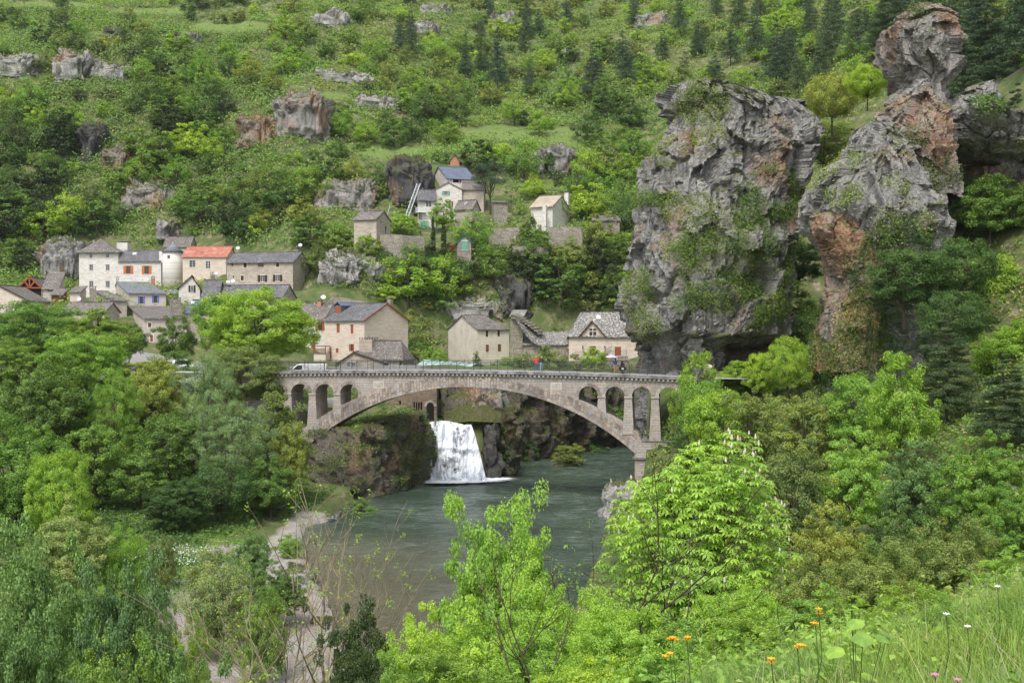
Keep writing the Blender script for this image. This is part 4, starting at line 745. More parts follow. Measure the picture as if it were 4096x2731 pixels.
    def chimney(s, xc, yt, yb2, wp, mk='buff_stone', at=None, cowl=2, dp=None):
        Y = (s.p0 + s.ux * s.w * .5 + s.uy * s.d * (s.rk if s.ridge == 'x' else .4)).y if at is None else at
        p = s.Ti @ P(xc, yt, Y); b = s.Ti @ P(xc, yb2, Y); hw = wp * Y / FPX / 2; hd = dp or hw * .8; m_ = MB().box(p.x - hw, p.y - hd, b.z - 1.2, p.x + hw, p.y + hd, p.z - .35)
        c = m_.build('chimney', M[mk], s.o); k = MB().box(p.x - hw - .08, p.y - hd - .08, p.z - .07, p.x + hw + .08, p.y + hd + .08, p.z)
        for i in range(cowl + 1):
            for yy in (-1, 1): x = p.x - hw + .06 + (2 * hw - .12) * i / max(1, cowl); k.box(x - .05, p.y + yy * (hd - .06) - .05, p.z - .36, x + .05, p.y + yy * (hd - .06) + .05, p.z - .07)
        k.box(p.x - .12, p.y - .12, p.z, p.x + .12, p.y + .12, p.z + .1); k.box(p.x - .06, p.y - .06, p.z + .1, p.x + .06, p.y + .06, p.z + .28)
        k.build('chimney_cap', M['coping'], c); return c
    def dish(s, xc, yc, rp, Y=None):
        Y = Y or s.p0.y; p = s.Ti @ P(xc, yc, Y); r = rp * Y / FPX; m_ = MB(); m_.lathe([(r * q, .35 * r * q * q) for q in (0.05, .35, .6, .8, 1)], (0, 0, 0), 18, False); Q = Matrix.Translation(p) @ Matrix.Rotation(R(-75), 4, 'Z') @ Matrix.Rotation(R(60), 4, 'Y')
        m_.v = [tuple(Q @ Vector(v)) for v in m_.v]; m_.f += [tuple(reversed(f)) for f in m_.f[:0]]; m_.tube([p, p + Vector((0, .2, -.1)), p + Vector((0, .3, -.9))], .03, 5); return m_.build('satellite_dish', M['dish'], s.o)
    def velux(s, x0, y0, x1, y1):
        sl = math.atan2(s.hr - s.he, s.d * s.rk); n = Vector((0, -math.sin(sl), math.cos(sl))); p0 = Vector((0, 0, s.he + .1)); q = []
        c = s.Ti @ Vector((0, 0, CH))
        for px, py in ((x0, y1), (x1, y1), (x1, y0), (x0, y0)): d = s.Ti.to_3x3() @ ray(px, py); t = (p0 - c).dot(n) / d.dot(n); q.append(c + d * t)
        m_ = MB(); m_.prism([v for v in q], n * .12); f = m_.build('skylight', M['dish'], s.o); cc = sum(q, Vector()) / 4; MB().prism([cc + (v - cc) * .75 + n * .1 for v in q], n * .035).build('skylight_glass', M['zinc'], f)
HS = {}
def H(key, *a, **k): HS[key] = House(*a, **k); return HS[key]
h = H('tower', 'tower_house', 'tall white stone house with a pyramid roof and three rows of small windows', 317, 474, 262, -6, 1191, 1008, 954, None, 'white_stone', 'slate_brown', 'pyr', xb=490, ov=.75,
  wins=[(357, 1016, 369, 1032, 'w'), (424, 1016, 437, 1031, 'w'), (357, 1058, 372, 1082, 'w'), (423, 1058, 438, 1082, 'w'), (357, 1124, 373, 1149, 'w'), (423, 1124, 439, 1149, 'w')])
h.chimney(496, 966, 1002, 44, 'white_stone', 266)
h = H('orange', 'stone_house', 'pale stone house with two orange shuttered windows beside the white tower house', 474, 645, 259, -2, 1150, 1043, 1003, 8, 'white_stone', 'slate', wins=[(494, 1063, 533, 1095, 's:orange_wood'), (567, 1063, 606, 1096, 's:orange_wood')], gov=.02)
h.velux(531, 1012, 546, 1020); h.chimney(645, 999, 1030, 13, 'white_render', 259, 1)
q = P(692, 1152, 256); o = empty('round_tower', q, 0, 'round pale stone turret with a blue-grey conical roof', 'tower'); z_ = P(692, 1007, 256).z - q.z; rt = 40 * 256 / FPX; MB().lathe([(rt * 1.03, -2), (rt, 4), (rt * .98, z_)], k=36).build('wall', M['white_stone'], o, True)
MB().lathe([(rt * 1.12, z_ - .12), (rt * .6, z_ + .75), (.02, z_ + P(0, 974, 256).z - P(0, 1007, 256).z)], k=36).build('roof', M['slate_blue'], o, True); MB().box(-.55, -rt - .03, z_ - 1.6, -.0, -rt + .2, z_ - .9).build('window', M['brown_wood'], o); MB().lathe([(.1, 0), (.16, .2), (.02, .45)], (0, 0, z_ + 1.75), 8).build('finial', M['zinc'], o)
h = H('red', 'stone_house', 'tall stone house with a rusty red corrugated roof', 731, 905, 252, -3, 1130, 1026, 987, 7, 'pink_stone', 'rust_roof', wins=[(757, 1041, 782, 1069, 'w'), (822, 1044, 842, 1075, 'W')], rk=.6, gov=.3, th=.06); h.dish(951, 993, 8, 250)
h = H('back', 'stone_house', 'small stone house with a lauze roof peeping behind the red roof', 656, 762, 275, -12, 1010, 982, 947, None, 'buff_stone', 'slate_brown', xb=786)
h = H('long', 'stone_house', 'long stone slate roofed house with brown shutters at the right of the upper row', 908, 1172, 238, -13, 1162, 1049, 1010, None, 'buff_stone', 'slate', xb=1238, rk=.5,
  wins=[(926, 1055, 931, 1065, 'h'), (974, 1051, 987, 1071, 'c:dark_wood'), (1032, 1053, 1055, 1069, 'w:brown_wood'), (1104, 1052, 1117, 1068, 'c:dark_wood'), (931, 1103, 936, 1110, 'h'), (963, 1102, 975, 1122, 'c:dark_wood'), (1031, 1101, 1069, 1127, 's:dark_wood'), (1092, 1099, 1129, 1125, 's:dark_wood'), (1220, 1104, 1225, 1115, 'h', 'R')])
h.chimney(1187, 990, 1014, 20, 'grey_stone', 241); h.dish(1201, 981, 8, 241)
h = H('bluesh', 'plastered_house', 'low cream plastered house with bright blue shutters and a blue-grey roof', 517, 664, 216, 22, 1235, 1173, 1130, None, 'plain_render', 'slate_blue', xa=435, wins=[(552, 1186, 579, 1214, 's:blue_paint'), (608, 1182, 636, 1211, 's:blue_paint')]); h.chimney(612, 1106, 1136, 15, 'clay', None, 2); h.chimney(469, 1108, 1130, 10, 'buff_stone', None, 1)
h = H('chim', 'stone_house', 'small rubble house with a brown slate roof below the white tower house', 452, 507, 207, 24, 1240, 1203, 1165, None, 'buff_stone', 'slate_brown', xa=335); h.chimney(371, 1145, 1180, 24, 'grey_stone', 209)
h = H('shed1', 'stone_hut', 'little cream stone shed with a rusty roof left of the small rubble house', 280, 320, 210, 0, 1215, 1168, 1160, 3, 'pink_stone', 'slate_brown', 'shed', hr=3.3); h.dish(315, 1196, 9, 209.5)
h = H('big9', 'plastered_house', 'big grey-buff plastered house with a broad slate roof behind the left trees', 578, 745, 192, 24, 1440, 1273, 1216, None, 'plain_render', 'slate_brown', xa=449, wins=[(592, 1291, 605, 1309, 'c:brown_wood white'), (601, 1340, 612, 1367, 'c:rust_wood white'), (651, 1331, 664, 1346, 'c:orange_wood'), (489, 1237, 507, 1261, 'c:brown_wood', 'L')]); h.chimney(702, 1190, 1225, 40, 'grey_stone', 197)
h = H('g15', 'stone_house', 'low house with a plain blue-grey slate roof between the blue shutters and the turret', 664, 765, 228, 10, 1230, 1196, 1156, 8, 'buff_stone', 'slate_blue')
h = H('g16', 'stone_house', 'stone house with a gable facing the river and a small brown shuttered window', 715, 800, 224, 14, 1210, 1150, 1103, 12, 'white_stone', 'slate', 'y', rk=.62, wins=[(754, 1142, 782, 1168, 's:dark_wood')], fascia='dark_wood'); h.chimney(851, 1092, 1120, 18, 'grey_stone', 229); h.dish(862, 1093, 8, 228)
h = H('l17', 'stone_house', 'wide low house with a long dark slate roof below the long slate house', 862, 1130, 212, -14, 1235, 1185, 1141, None, 'buff_stone', 'slate', xb=1182, wins=[(945, 1186, 962, 1194, 'h')]); h.dish(932, 1124, 8, 211)
h = H('wing17', 'stone_house', 'slate roofed wing with a skylight in front of the round turret', 806, 870, 209, 6, 1235, 1197, 1122, 10, 'buff_stone', 'slate'); h.velux(905, 1125, 920, 1133)
h = H('blueroof', 'stone_house', 'low house with a smooth bright slate-blue roof and a skylight', 738, 835, 198, -8, 1290, 1248, 1200, 8, 'buff_stone', 'slate_new'); h.velux(765, 1207, 780, 1218)
h = H('r13', 'stone_house', 'rubble stone house with a wide mossy roof half hidden by the left trees', 250, 420, 197, -12, 1300, 1244, 1210, None, 'buff_stone', 'slate_brown', xb=478); h.chimney(434, 1193, 1222, 30, 'grey_stone', 201)
h = H('far11', 'stone_house', 'cream stone gable house at the left edge of the photo', -90, 112, 200, 4, 1360, 1200, 1140, 12, 'pink_stone', 'slate_brown', 'y', rk=.42, fascia='dark_wood')
h = H('far12', 'stone_house', 'small stone house with chimney cowls at the far left above the trees', 12, 45, 190, 25, 1340, 1262, 1246, 5, 'buff_stone', 'slate_brown', 'y'); h.chimney(37, 1226, 1262, 26, 'grey_stone', 192); h.chimney(68, 1220, 1262, 20, 'grey_stone', 196)
# timber barn
h = H('barn', 'timber_barn', 'open timber barn with a brown roof truss at the left', 72, 168, 228, 10, 1192, 1151, 1107, 12, 'cream_render', 'slate_brown', 'y', wins=[(81, 1154, 166, 1190, 'h')], fascia='rust_wood', cat='barn')
t = MB(); w_, he_, hr_ = h.w, h.he, h.hr
for a, b2 in (((0, 0), (w_, 0)), ((w_ / 2, 0), (w_ / 2, hr_ - he_)), ((w_ * .3, (hr_ - he_) * .55), (w_ / 2, 0)), ((w_ * .7, (hr_ - he_) * .55), (w_ / 2, 0)), ((0, 0), (w_ / 2, hr_ - he_)), ((w_, 0), (w_ / 2, hr_ - he_))): t.bar((a[0], -.3, he_ + a[1]), (b2[0], -.3, he_ + b2[1]), .18, .28)
t.build('truss', M['rust_wood'], h.o); MB().poly([(.3, -.06, he_ + .05), (w_ - .3, -.06, he_ + .05), (w_ / 2, -.06, hr_ - .3)]).build('gable_opening', M['hole'], h.o)  # flat black triangle stands in for the shaded roof space
h = H('barnwing', 'lean_to', 'low wing of the barn with a plain slate roof', 171, 232, 227, 10, 1192, 1156, 1118, 6, 'plain_render', 'slate_brown', 'shed', hr=5.4, cat='barn wing', wins=[(190, 1156, 215, 1164, 'h')])
h = H('lowroof', 'stone_hut', 'tiny shed with a sagging brown roof right of the barn', 205, 250, 224, 6, 1196, 1178, 1166, 3, 'brown_wood', 'slate_brown', 'shed', hr=2.0, cat='shed')
# the big house, its neighbour and the small lauze cottage
h = H('big18', 'stone_house', 'big pink stone house with rust red shutters and a dormer', 1300, 1457, 202, -38, 1442, 1279, 1214, None, 'pink_stone', 'slate', xb=1632, fascia='rust_wood', wins=[(1346, 1294, 1359, 1331, 'c:rust_wood'), (1402, 1297, 1414, 1334, 'c:rust_wood'), (1317, 1387, 1326, 1434, 'd:orange_wood'), (1343, 1393, 1354, 1411, 'c:rust_wood'), (1383, 1377, 1391, 1412, 'p'), (1397, 1376, 1416, 1404, 's:rust_wood')])
h.chimney(1560, 1190, 1218, 20, 'grey_stone', 206, 2)
dm = h.Ti @ P(1355, 1250, 203.5); d_ = MB().box(dm.x - .75, dm.y - .2, dm.z - .9, dm.x + .75, dm.y + 3.2, dm.z + 1.3); o = d_.build('dormer', M['slate'], h.o); MB().slab([(dm.x - .95, dm.y - .4, dm.z + 1.25), (dm.x, dm.y - .4, dm.z + 2.0), (dm.x, dm.y + 3.4, dm.z + 2.0), (dm.x - .95, dm.y + 3.4, dm.z + 1.25)], .1).slab([(dm.x + .95, dm.y + 3.4, dm.z + 1.25), (dm.x, dm.y + 3.4, dm.z + 2.0), (dm.x, dm.y - .4, dm.z + 2.0), (dm.x + .95, dm.y - .4, dm.z + 1.25)], .1).build('dormer_roof', M['slate_new'], o)
MB().box(dm.x - .5, dm.y - .24, dm.z - .8, dm.x + .5, dm.y - .19, dm.z + 1.1).build('dormer_shutter', M['rust_wood'], o)
h = H('nb19', 'stone_house', 'white rendered house with a lauze roof half hidden by the lime green tree', 1170, 1300, 206, -10, 1450, 1274, 1214, 9, 'white_stone', 'slate_brown', wins=[(1262, 1287, 1298, 1322, 's:rust_wood'), (1245, 1350, 1262, 1400, 'd:rust_wood')], gov=.05); h.dish(1293, 1189, 10, 208); h.chimney(1279, 1198, 1218, 16, 'clay', 209, 1)
o = empty('balcony', P(1281, 1420, 199), R(-12), 'small timber balcony on a rendered base in front of the big pink house', 'balcony'); MB().box(-1.2, 0, -1.6, 1.0, 2, .2).build('base', M['cream_render'], o); mb = MB()
for i in range(6): mb.box(-1.25, -.1, .25 + i * .16, 1.0, -.04, .36 + i * .16)
mb.build('boards', M['brown_wood'], o); MB().box(-1.3, -.15, 1.5, 1.1, 2, 1.62).box(-1.25, -.08, .2, -1.15, .02, 1.5).box(.95, -.08, .2, 1.05, .02, 1.5).build('frame', M['brown_wood'], o)
h = H('cot_f', 'stone_cottage', 'small stone cottage with a low lauze gable and a twin window by the bridge', 1355, 1535, 186, 0, 1500, 1448, 1409, 5.5, 'buff_stone', 'slate_brown', 'y', rk=.33, ov=.5, th=.22, wins=[(1389, 1446, 1404, 1480, 'w'), (1407, 1448, 1420, 1476, 'w')], fascia='dark_wood', cat='cottage')
h = H('cot_b', 'stone_cottage', 'rear block of the lauze cottage with a big chimney and steep grey roof', 1435, 1610, 190, -22, 1500, 1425, 1362, None, 'buff_stone', 'slate_brown', xb=1650, th=.22, rk=.5, cat='cottage', wins=[(1599, 1425, 1606, 1460, 'h', 'F')], hipr=1.2); h.chimney(1474, 1349, 1390, 58, 'buff_stone', 191, 5)
# the grey rendered house, ruin and auberge
h = H('grey21', 'plastered_house', 'grey rendered house with four brown shuttered windows by the lawn', 1909, 2036, 210, 30, 1452, 1315, 1261, None, 'cream_render', 'slate_brown', xa=1793, hipr=2.2, wins=[(1943, 1323, 1953, 1347, 'c:dark_wood'), (1990, 1322, 2000, 1345, 'c:dark_wood'), (1943, 1378, 1956, 1408, 'c:brown_wood'), (1991, 1376, 2005, 1406, 'c:brown_wood')])
h = H('ruin22', 'stone_house', 'tall narrow rubble wall house with stepped slabs along its curved roof edge', 2042, 2092, 213, -6, 1440, 1264, 1258, 6, 'grey_stone', 'lauze', 'shed', hr=9.4)
st = MB()
for i in range(9): x = 2045 + i * 13; y = 1256 + (i ** 1.5) * 2.7; q = h.Ti @ P(x, y, 212.5); st.box(q.x - .1, q.y - .5, q.z - .3, q.x + 1.0, q.y + 2.6, q.z - .05); st.box(q.x + .05, q.y - .3, q.z - .9, q.x + .8, q.y + 2.2, q.z - .3)
st.build('stepped_slab', M['grey_stone'], h.o)
h = H('link', 'stone_house', 'low linking house with a speckled lauze roof curving down from the rubble wall', 2092, 2290, 212, -4, 1445, 1376, 1328, 9, 'grey_stone', 'lauze', rk=.8, wins=[(2291 - 20, 1392, 2299 - 20, 1420, 'd:brown_wood')])
cr = MB(); q0 = [(2062, 1272), (2080, 1300), (2105, 1338), (2140, 1372), (2180, 1385)]; q1 = [(2062, 1262), (2095, 1285), (2125, 1312), (2152, 1332), (2182, 1340)]
for a, b2, c, e in zip(q0, q0[1:], q1[1:], q1): cr.slab([P(*a, 211), P(*b2, 211), P(*c, 214), P(*e, 214)], .25)
o = cr.build('curved_roof', M['lauze'], None); o.data.transform(h.Ti); o.parent = h.o
h = H('inn', 'stone_house', 'cream stone inn with a steep speckled roof, mullioned gable window and arched doors', 2275, 2560, 207, -3, 1424, 1341, 1250, 12, 'pink_stone', 'lauze', gov=.3, ov=.4, hipl=2.2, wins=[(2358, 1384, 2383, 1424, 'd:brown_wood'), (2459, 1387, 2484, 1424, 'd:rust_wood')])
ga = h.Ti @ P(2320, 1341, 207); gb = h.Ti @ P(2418, 1343, 207); ap = h.Ti @ P(2368, 1284, 207); z0_ = h.he; mb = MB().poly([(ga.x, -.12, z0_ - .4), (gb.x, -.12, z0_ - .4), (gb.x, -.12, z0_), (ap.x, -.12, ap.z), (ga.x, -.12, z0_)]); mb.poly([(ga.x, 0, z0_ - .4), (ga.x, -.12, z0_ - .4), (ga.x, -.12, z0_), (ga.x, 0, z0_)]).poly([(gb.x, 0, z0_ - .4), (gb.x, -.12, z0_ - .4), (gb.x, -.12, z0_), (gb.x, 0, z0_)]); go = mb.build('gable', M['pink_stone'], h.o)
sl_ = (h.hr - h.he) / (h.d * .5); yb_ = (ap.z - h.he) / sl_; r_ = MB(); A_ = Vector((ga.x - .35, -.5, z0_ - .25)); B_ = Vector((gb.x + .35, -.5, z0_ - .25)); T_ = Vector((ap.x, -.5, ap.z + .18)); K_ = Vector((ap.x, yb_ + .3, ap.z + .18)); r_.slab([A_, T_, K_, Vector((A_.x, .3, A_.z))][::-1], .16).slab([B_, Vector((B_.x, .3, B_.z)), K_, T_][::-1], .16); r_.build('gable_roof', M['lauze'], h.o)
f_ = MB(); f_.bar((ga.x - .35, -.52, z0_ - .4), (ap.x, -.52, ap.z), .05, .16).bar((ap.x, -.52, ap.z), (gb.x + .35, -.52, z0_ - .4), .05, .16).build('fascia', M['dark_wood'], h.o)
ma, mb2 = h.Ti @ P(2357, 1345, 207), h.Ti @ P(2385, 1314, 207); f_ = MB(); u0, v0, u1, v1 = ma.x, ma.z, mb2.x, mb2.z; f_.box(u0 - .1, -.2, v0 - .18, u1 + .1, -.12, v0).box(u0 - .1, -.17, v1, u1 + .1, -.12, v1 + .15).box(u0 - .1, -.17, v0, u0, -.12, v1).box(u1, -.17, v0, u1 + .1, -.12, v1).box((u0 + u1) / 2 - .07, -.18, v0, (u0 + u1) / 2 + .07, -.12, v1).box(u0, -.18, v0 + (v1 - v0) * .6, u1, -.121, v0 + (v1 - v0) * .7)
wn = f_.build('window', M['stone_trim'], h.o); MB().box(u0, -.135, v0, u1, -.125, v1).build('pane', M['glass'], wn); h.velux(2386, 1262, 2402, 1277)
for px in (2331, 2419): q = h.Ti @ P(px, 1388, 207); MB().box(q.x - .1, -.35, q.z - .25, q.x + .1, -.15, q.z + .25).box(q.x - .02, -.3, q.z + .25, q.x + .02, 0, q.z + .29).build('wall_lamp', M['iron'], h.o)
MB().tube([h.Ti @ P(2508, 1352, 206.7), h.Ti @ P(2500, 1358, 206.7), h.Ti @ P(2500, 1424, 206.7)], .06, 6).build('drain_pipe', M['iron'], h.o)
# terrace
def wallrun(name, pts, z0s, th_, mk, label, cap=None, **kw):
    """pts (x, y, ztop), z0s bottom drop"""
    o = empty(name, pts[0], 0, label, kw.pop('cat', 'wall'), kw.pop('group', None)); p0 = Vector(pts[0]); m_ = MB(); c_ = MB()
    for a, b2 in zip(pts, pts[1:]):
        a = Vector(a) - p0; b2 = Vector(b2) - p0; d = (b2 - a); d.z = 0; l_ = d.length; nrm = Vector((-d.y, d.x, 0)).normalized() * th_; ns = max(1, int(l_ / 1.0))
        for i in range(ns):
            q0, q1 = a.lerp(b2, i / ns), a.lerp(b2, (i + 1) / ns); j0, j1 = [Vector((0, 0, .12 * float(vnoise([[q.x + p0.x, q.y + p0.y, 3.3]], 5)[0]))) for q in (q0, q1)]
            top = [q0 + j0, q1 + j1, q1 + nrm + j1, q0 + nrm + j0]; m_.slab(top, z0s)
            if cap: c_.slab([v + Vector((0, 0, .1)) - nrm * (.15 if k < 2 else -.15) for k, v in enumerate(top)], .1)
    m_.build('masonry', M[mk], o)
    if cap: c_.build('coping', M[cap], o)
    return o
def PP(px, py, Y): q = P(px, py, Y); return (q.x, q.y, q.z)
wallrun('terrace_wall', [PP(2300, 1432, 202), PP(2512, 1424, 201)], 4, .5, 'grey_stone', 'rubble terrace wall in front of the inn doors', 'stone_trim')
o = wallrun('terrace_wall', [PP(2360, 1445, 196), PP(2512, 1443, 195)], 4, .6, 'grey_stone', 'dark lower wall under the inn terrace by the motorcycle', 'brown_stone')
def fence_run(name, a, b, h_, label, step=.14, post=2.0, mk='iron'):
    a, b = Vector(a), Vector(b); o = empty(name, a, 0, label, 'railing'); d = b - a; l_ = d.length; m_ = MB()
    for k in range(int(l_ / post) + 1): q = d * min(1, k * post / l_); m_.box(q.x - .03, q.y - .03, q.z, q.x + .03, q.y + .03, q.z + h_)
    for k in range(int(l_ / step)): q = d * (k * step / l_); m_.box(q.x - .012, q.y - .012, q.z, q.x + .012, q.y + .012, q.z + h_ - .05)
    m_.build('bars', M[mk], o); MB().bar(Vector((0, 0, h_)), d + Vector((0, 0, h_)), .045).bar(Vector((0, 0, .1)), d + Vector((0, 0, .1)), .035).build('rail', M[mk], o); return o
fence_run('terrace_railing', PP(2300, 1430, 202.2), PP(2370, 1429, 201.8), .95, 'thin iron railing on the inn terrace, left stretch'); fence_run('terrace_railing', PP(2415, 1427, 201.6), PP(2508, 1423, 201.2), .95, 'thin iron railing on the inn terrace by the red arched door')
fence_run('stair_rail', PP(2418, 1424, 203), PP(2448, 1402, 204), .9, 'sloping iron stair rail up to the red arched door')
# mill under the bridge
h = H('mill', 'stone_mill', 'brown stone mill above the waterfall seen under the bridge arch', 1430, 1700, 147, 0, 1660, 1500, 1470, 6, 'brown_stone', 'slate_brown', 'flat', he=5.4, wins=[(1597, 1603, 1604, 1631, 'h')], cat='mill', base=7, ov=.02)
h2 = H('millarch', 'stone_mill', 'mill block with a row of small openings and a round arch over the waterfall', 1648, 1746, 146.6, 0, 1672, 1520, 1500, 6, 'brown_stone', 'slate_brown', 'flat', he=4.6, wins=[(1654, 1608, 1660, 1642, 'h'), (1663, 1608, 1669, 1641, 'h'), (1672, 1608, 1679, 1640, 'h'), (1682, 1607, 1689, 1639, 'h')], cat='mill', base=6, ov=.02)
q = h2.Ti @ P(1721, 1640, 146.6); aw, ah = 15 * 146.6 / FPX, 1.6; am_ = [(q.x - aw, -.02, -.3)] + [(q.x + aw * math.cos(t), -.02, ah - .1 + aw * 1.1 * math.sin(t)) for t in np.linspace(math.pi, 0, 13)] + [(q.x + aw, -.02, -.3)]; MB().poly(am_[::-1]).build('arch_opening', M['hole'], h2.o)  # near-black face laid on the wall paints the shade under the arch
v_ = MB(); ringblocks(v_, lambda t: (q.x - aw * math.cos(t * math.pi), ah - .1 + aw * 1.1 * math.sin(t * math.pi)), lambda t: (q.x - (aw + .3) * math.cos(t * math.pi), ah - .1 + (aw * 1.1 + .3) * math.sin(t * math.pi)), 13, .06, (1,), .02, .02); v_.build('arch_ring', M['voussoir'], h2.o)
wallrun('retaining_wall', [PP(1395, 1650, 143), PP(1480, 1648, 146)], 4, .6, 'brown_stone', 'brown retaining wall left of the mill under the bridge'); wallrun('retaining_wall', [PP(1210, 1560, 150), PP(1330, 1590, 149), PP(1480, 1560, 152)], 7, .8, 'grey_stone', 'rubble wall seen through the left side arches of the bridge')
MB_w = MB().box(-.5, -.3, 0, .5, .3, 1.1); o = MB_w.build('white_cabinet', M['white_paint']); o.location = P(1325, 1628, 141); tag(o, 'small white box on a ledge seen through the second side arch', 'cabinet')
# upper hamlet
h = H('u1', 'stone_hut', 'small square stone tower hut with a lauze roof at the edge of the hamlet', 1416, 1506, 241, -24, 965, 877, 845, None, 'buff_stone', 'slate_brown', xb=1562, wins=[(1541, 906, 1547, 934, 'h', 'R'), (1522, 884, 1526, 892, 'h', 'R')])
h = H('u2', 'stone_house', 'tall stone house with a blue-grey roof, highest in the hamlet', 1790, 1900, 276, 22, 800, 712, 670, None, 'white_stone', 'slate_new', xa=1722, wins=[(1812, 718, 1836, 730, 'h'), (1838, 718, 1845, 733, 'c:rust_wood'), (1741, 720, 1745, 725, 'h', 'L')])
h = H('u2b', 'lean_to', 'dark timber lean-to against the left side of the highest hamlet house', 1698, 1726, 277, 18, 760, 700, 679, 5, 'dark_wood', 'slate_new', 'shed', hr=4.6, cat='lean-to')
h = H('u3', 'stone_house', 'stone house with a low gable and an arched window with pale green shutters', 1740, 1848, 270, 4, 880, 756, 730, 12, 'white_stone', 'slate_brown', 'y', rk=.5, wins=[(1768, 765, 1800, 781, 's:green_paint'), (1795, 805, 1815, 830, 'W')])
h = H('u3r', 'stone_house', 'side wing with a lauze roof behind the stone pine', 1848, 1935, 271, -2, 850, 757, 733, 7, 'buff_stone', 'slate_brown')
h = H('u4', 'plastered_house', 'narrow house with a white balcony and dark roof at the left of the hamlet', 1672, 1742, 266, 6, 910, 796, 760, 7, 'white_stone', 'slate', ov=.6, wins=[(1703, 800, 1726, 828, 'W'), (1674, 850, 1688, 880, 'W')]); h.chimney(1690, 755, 778, 8, 'grey_stone', 269, 1)
b0 = h.Ti @ P(1663, 846, 264.5); b1 = h.Ti @ P(1704, 846, 264.5); m_ = MB().box(b0.x, -1.1, b0.z - .15, b1.x, 0, b0.z); [m_.box(b0.x + .2 * i, -1.1, b0.z, b0.x + .2 * i + .08, -1.04, b0.z + .95) for i in range(int((b1.x - b0.x) / .2))]; m_.box(b0.x, -1.12, b0.z + .93, b1.x, -1.02, b0.z + 1.02); m_.build('balcony', M['white_paint'], h.o)
MB().box(b1.x - 1.3, -.9, -1, b1.x + .6, -.7, 1.4).build('green_fence', M['green_paint'], h.o)
h = H('u5', 'stone_house', 'low hamlet house with a satellite dish on its lauze roof', 1820, 1890, 263, -26, 900, 835, 802, None, 'buff_stone', 'slate_brown', xb=1920, wins=[(1898, 838, 1906, 848, 'W', 'R')]); h.dish(1866, 817, 8, 263)
h = H('u6', 'stone_hut', 'small ruined stone building right of the stone pine', 1975, 2030, 262, 6, 850, 808, 800, 4, 'grey_stone', 'slate_brown', 'shed', hr=3.0)
h = H('u7', 'stone_cottage', 'stone cottage with a tan tiled roof and tall chimney above the terraces', 2124, 2210, 256, -26, 905, 826, 785, None, 'white_stone', 'lauze_tan', xb=2278, cat='cottage', ov=.5); h.chimney(2268, 766, 800, 17, 'white_stone', 262, 1)
MB().box(h.w * .75, -2.6, -1.5, h.w * .75 + .9, -1.8, h.he - .3).build('porch_pillar', M['white_stone'], h.o)
h = H('u8', 'stone_hut', 'low roofed stone outbuilding beside the grey crag', 2372, 2478, 246, -4, 905, 882, 858, 4, 'grey_stone', 'slate_brown', 'shed', hr=2.6)
h = H('u9', 'timber_hut', 'tiny ramshackle hut with a torn dark roof above the hamlet', 1799, 1838, 293, -8, 660, 642, 620, 3, 'clay', 'slate', 'y', cat='hut')
h = H('u10', 'garden_shed', 'garden shed with a pale teal door below the hamlet', 1830, 1885, 238, 6, 1002, 966, 938, 5, 'grey_stone', 'slate_brown', 'y', cat='shed', wins=[(1845, 964, 1872, 1000, 'd:green_paint')], fascia='teal_paint')
wallrun('garden_wall', [PP(1520, 938, 238), PP(1610, 940, 236.5), PP(1698, 948, 238)], 5, .6, 'grey_stone', 'high rubble garden wall topped with ivy beside the tower hut')
wallrun('garden_wall', [PP(1975, 912, 247), PP(2078, 910, 246)], 5, .5, 'grey_stone', 'rubble terrace wall below the ruined hamlet building'); wallrun('garden_wall', [PP(2195, 908, 245), PP(2330, 908, 243)], 6, .6, 'grey_stone', 'mossy retaining wall below the tan roofed cottage')
wallrun('garden_wall', [PP(1955, 940, 243), PP(2040, 932, 243)], 5, .5, 'grey_stone', 'tall rubble wall behind the green teal-door shed garden'); wallrun('garden_wall', [PP(1400, 1020, 236), PP(1500, 1030, 234)], 2, .5, 'grey_stone', 'low broken drystone wall on top of the white crag')
wallrun('garden_wall', [PP(1110, 975, 262), PP(1260, 965, 262)], 1.6, .5, 'brown_stone', 'low drystone wall on the slope above the long slate house'); wallrun('garden_wall', [PP(2050, 985, 240), PP(2190, 990, 239)], 2, .5, 'grey_stone', 'low terrace wall with a clipped hedge below the bamboo clump')
wallrun('rubble_wall', [PP(1290, 1225, 214), PP(1330, 1185, 214), PP(1380, 1190, 214), PP(1540, 1222, 214)], 3, .9, 'grey_stone', 'heap of pale loose stone behind the roof of the big pink house'); wallrun('road_wall', [PP(2960, 1490, 140), PP(3220, 1488, 139)], 2, .5, 'grey_stone', 'low parapet wall along the road beyond the bridge')
o = empty('ladder', P(1620, 870, 259), 0, 'long sloping double pole ladder leaning against the dark cave rock', 'ladder'); a_, c_ = P(1620, 870, 259), P(1668, 735, 264); dx = Vector((.75, 0, 0)); m_ = MB().bar(Vector(), c_ - a_, .16).bar(dx, c_ - a_ + dx, .16); m_.build('rail', M['zinc'], o); m_ = MB(); [m_.bar((c_ - a_) * (i / 22), (c_ - a_) * (i / 22) + dx, .06) for i in range(1, 22)]; m_.build('rung', M['zinc'], o)
o = MB().box(-.06, -.06, 0, .06, .06, 2.3).build('leaning_post', M['zinc']); o.location = P(1549, 862, 243); o.rotation_euler = (0, R(15), 0); tag(o, 'pale leaning post behind the square tower hut', 'post')
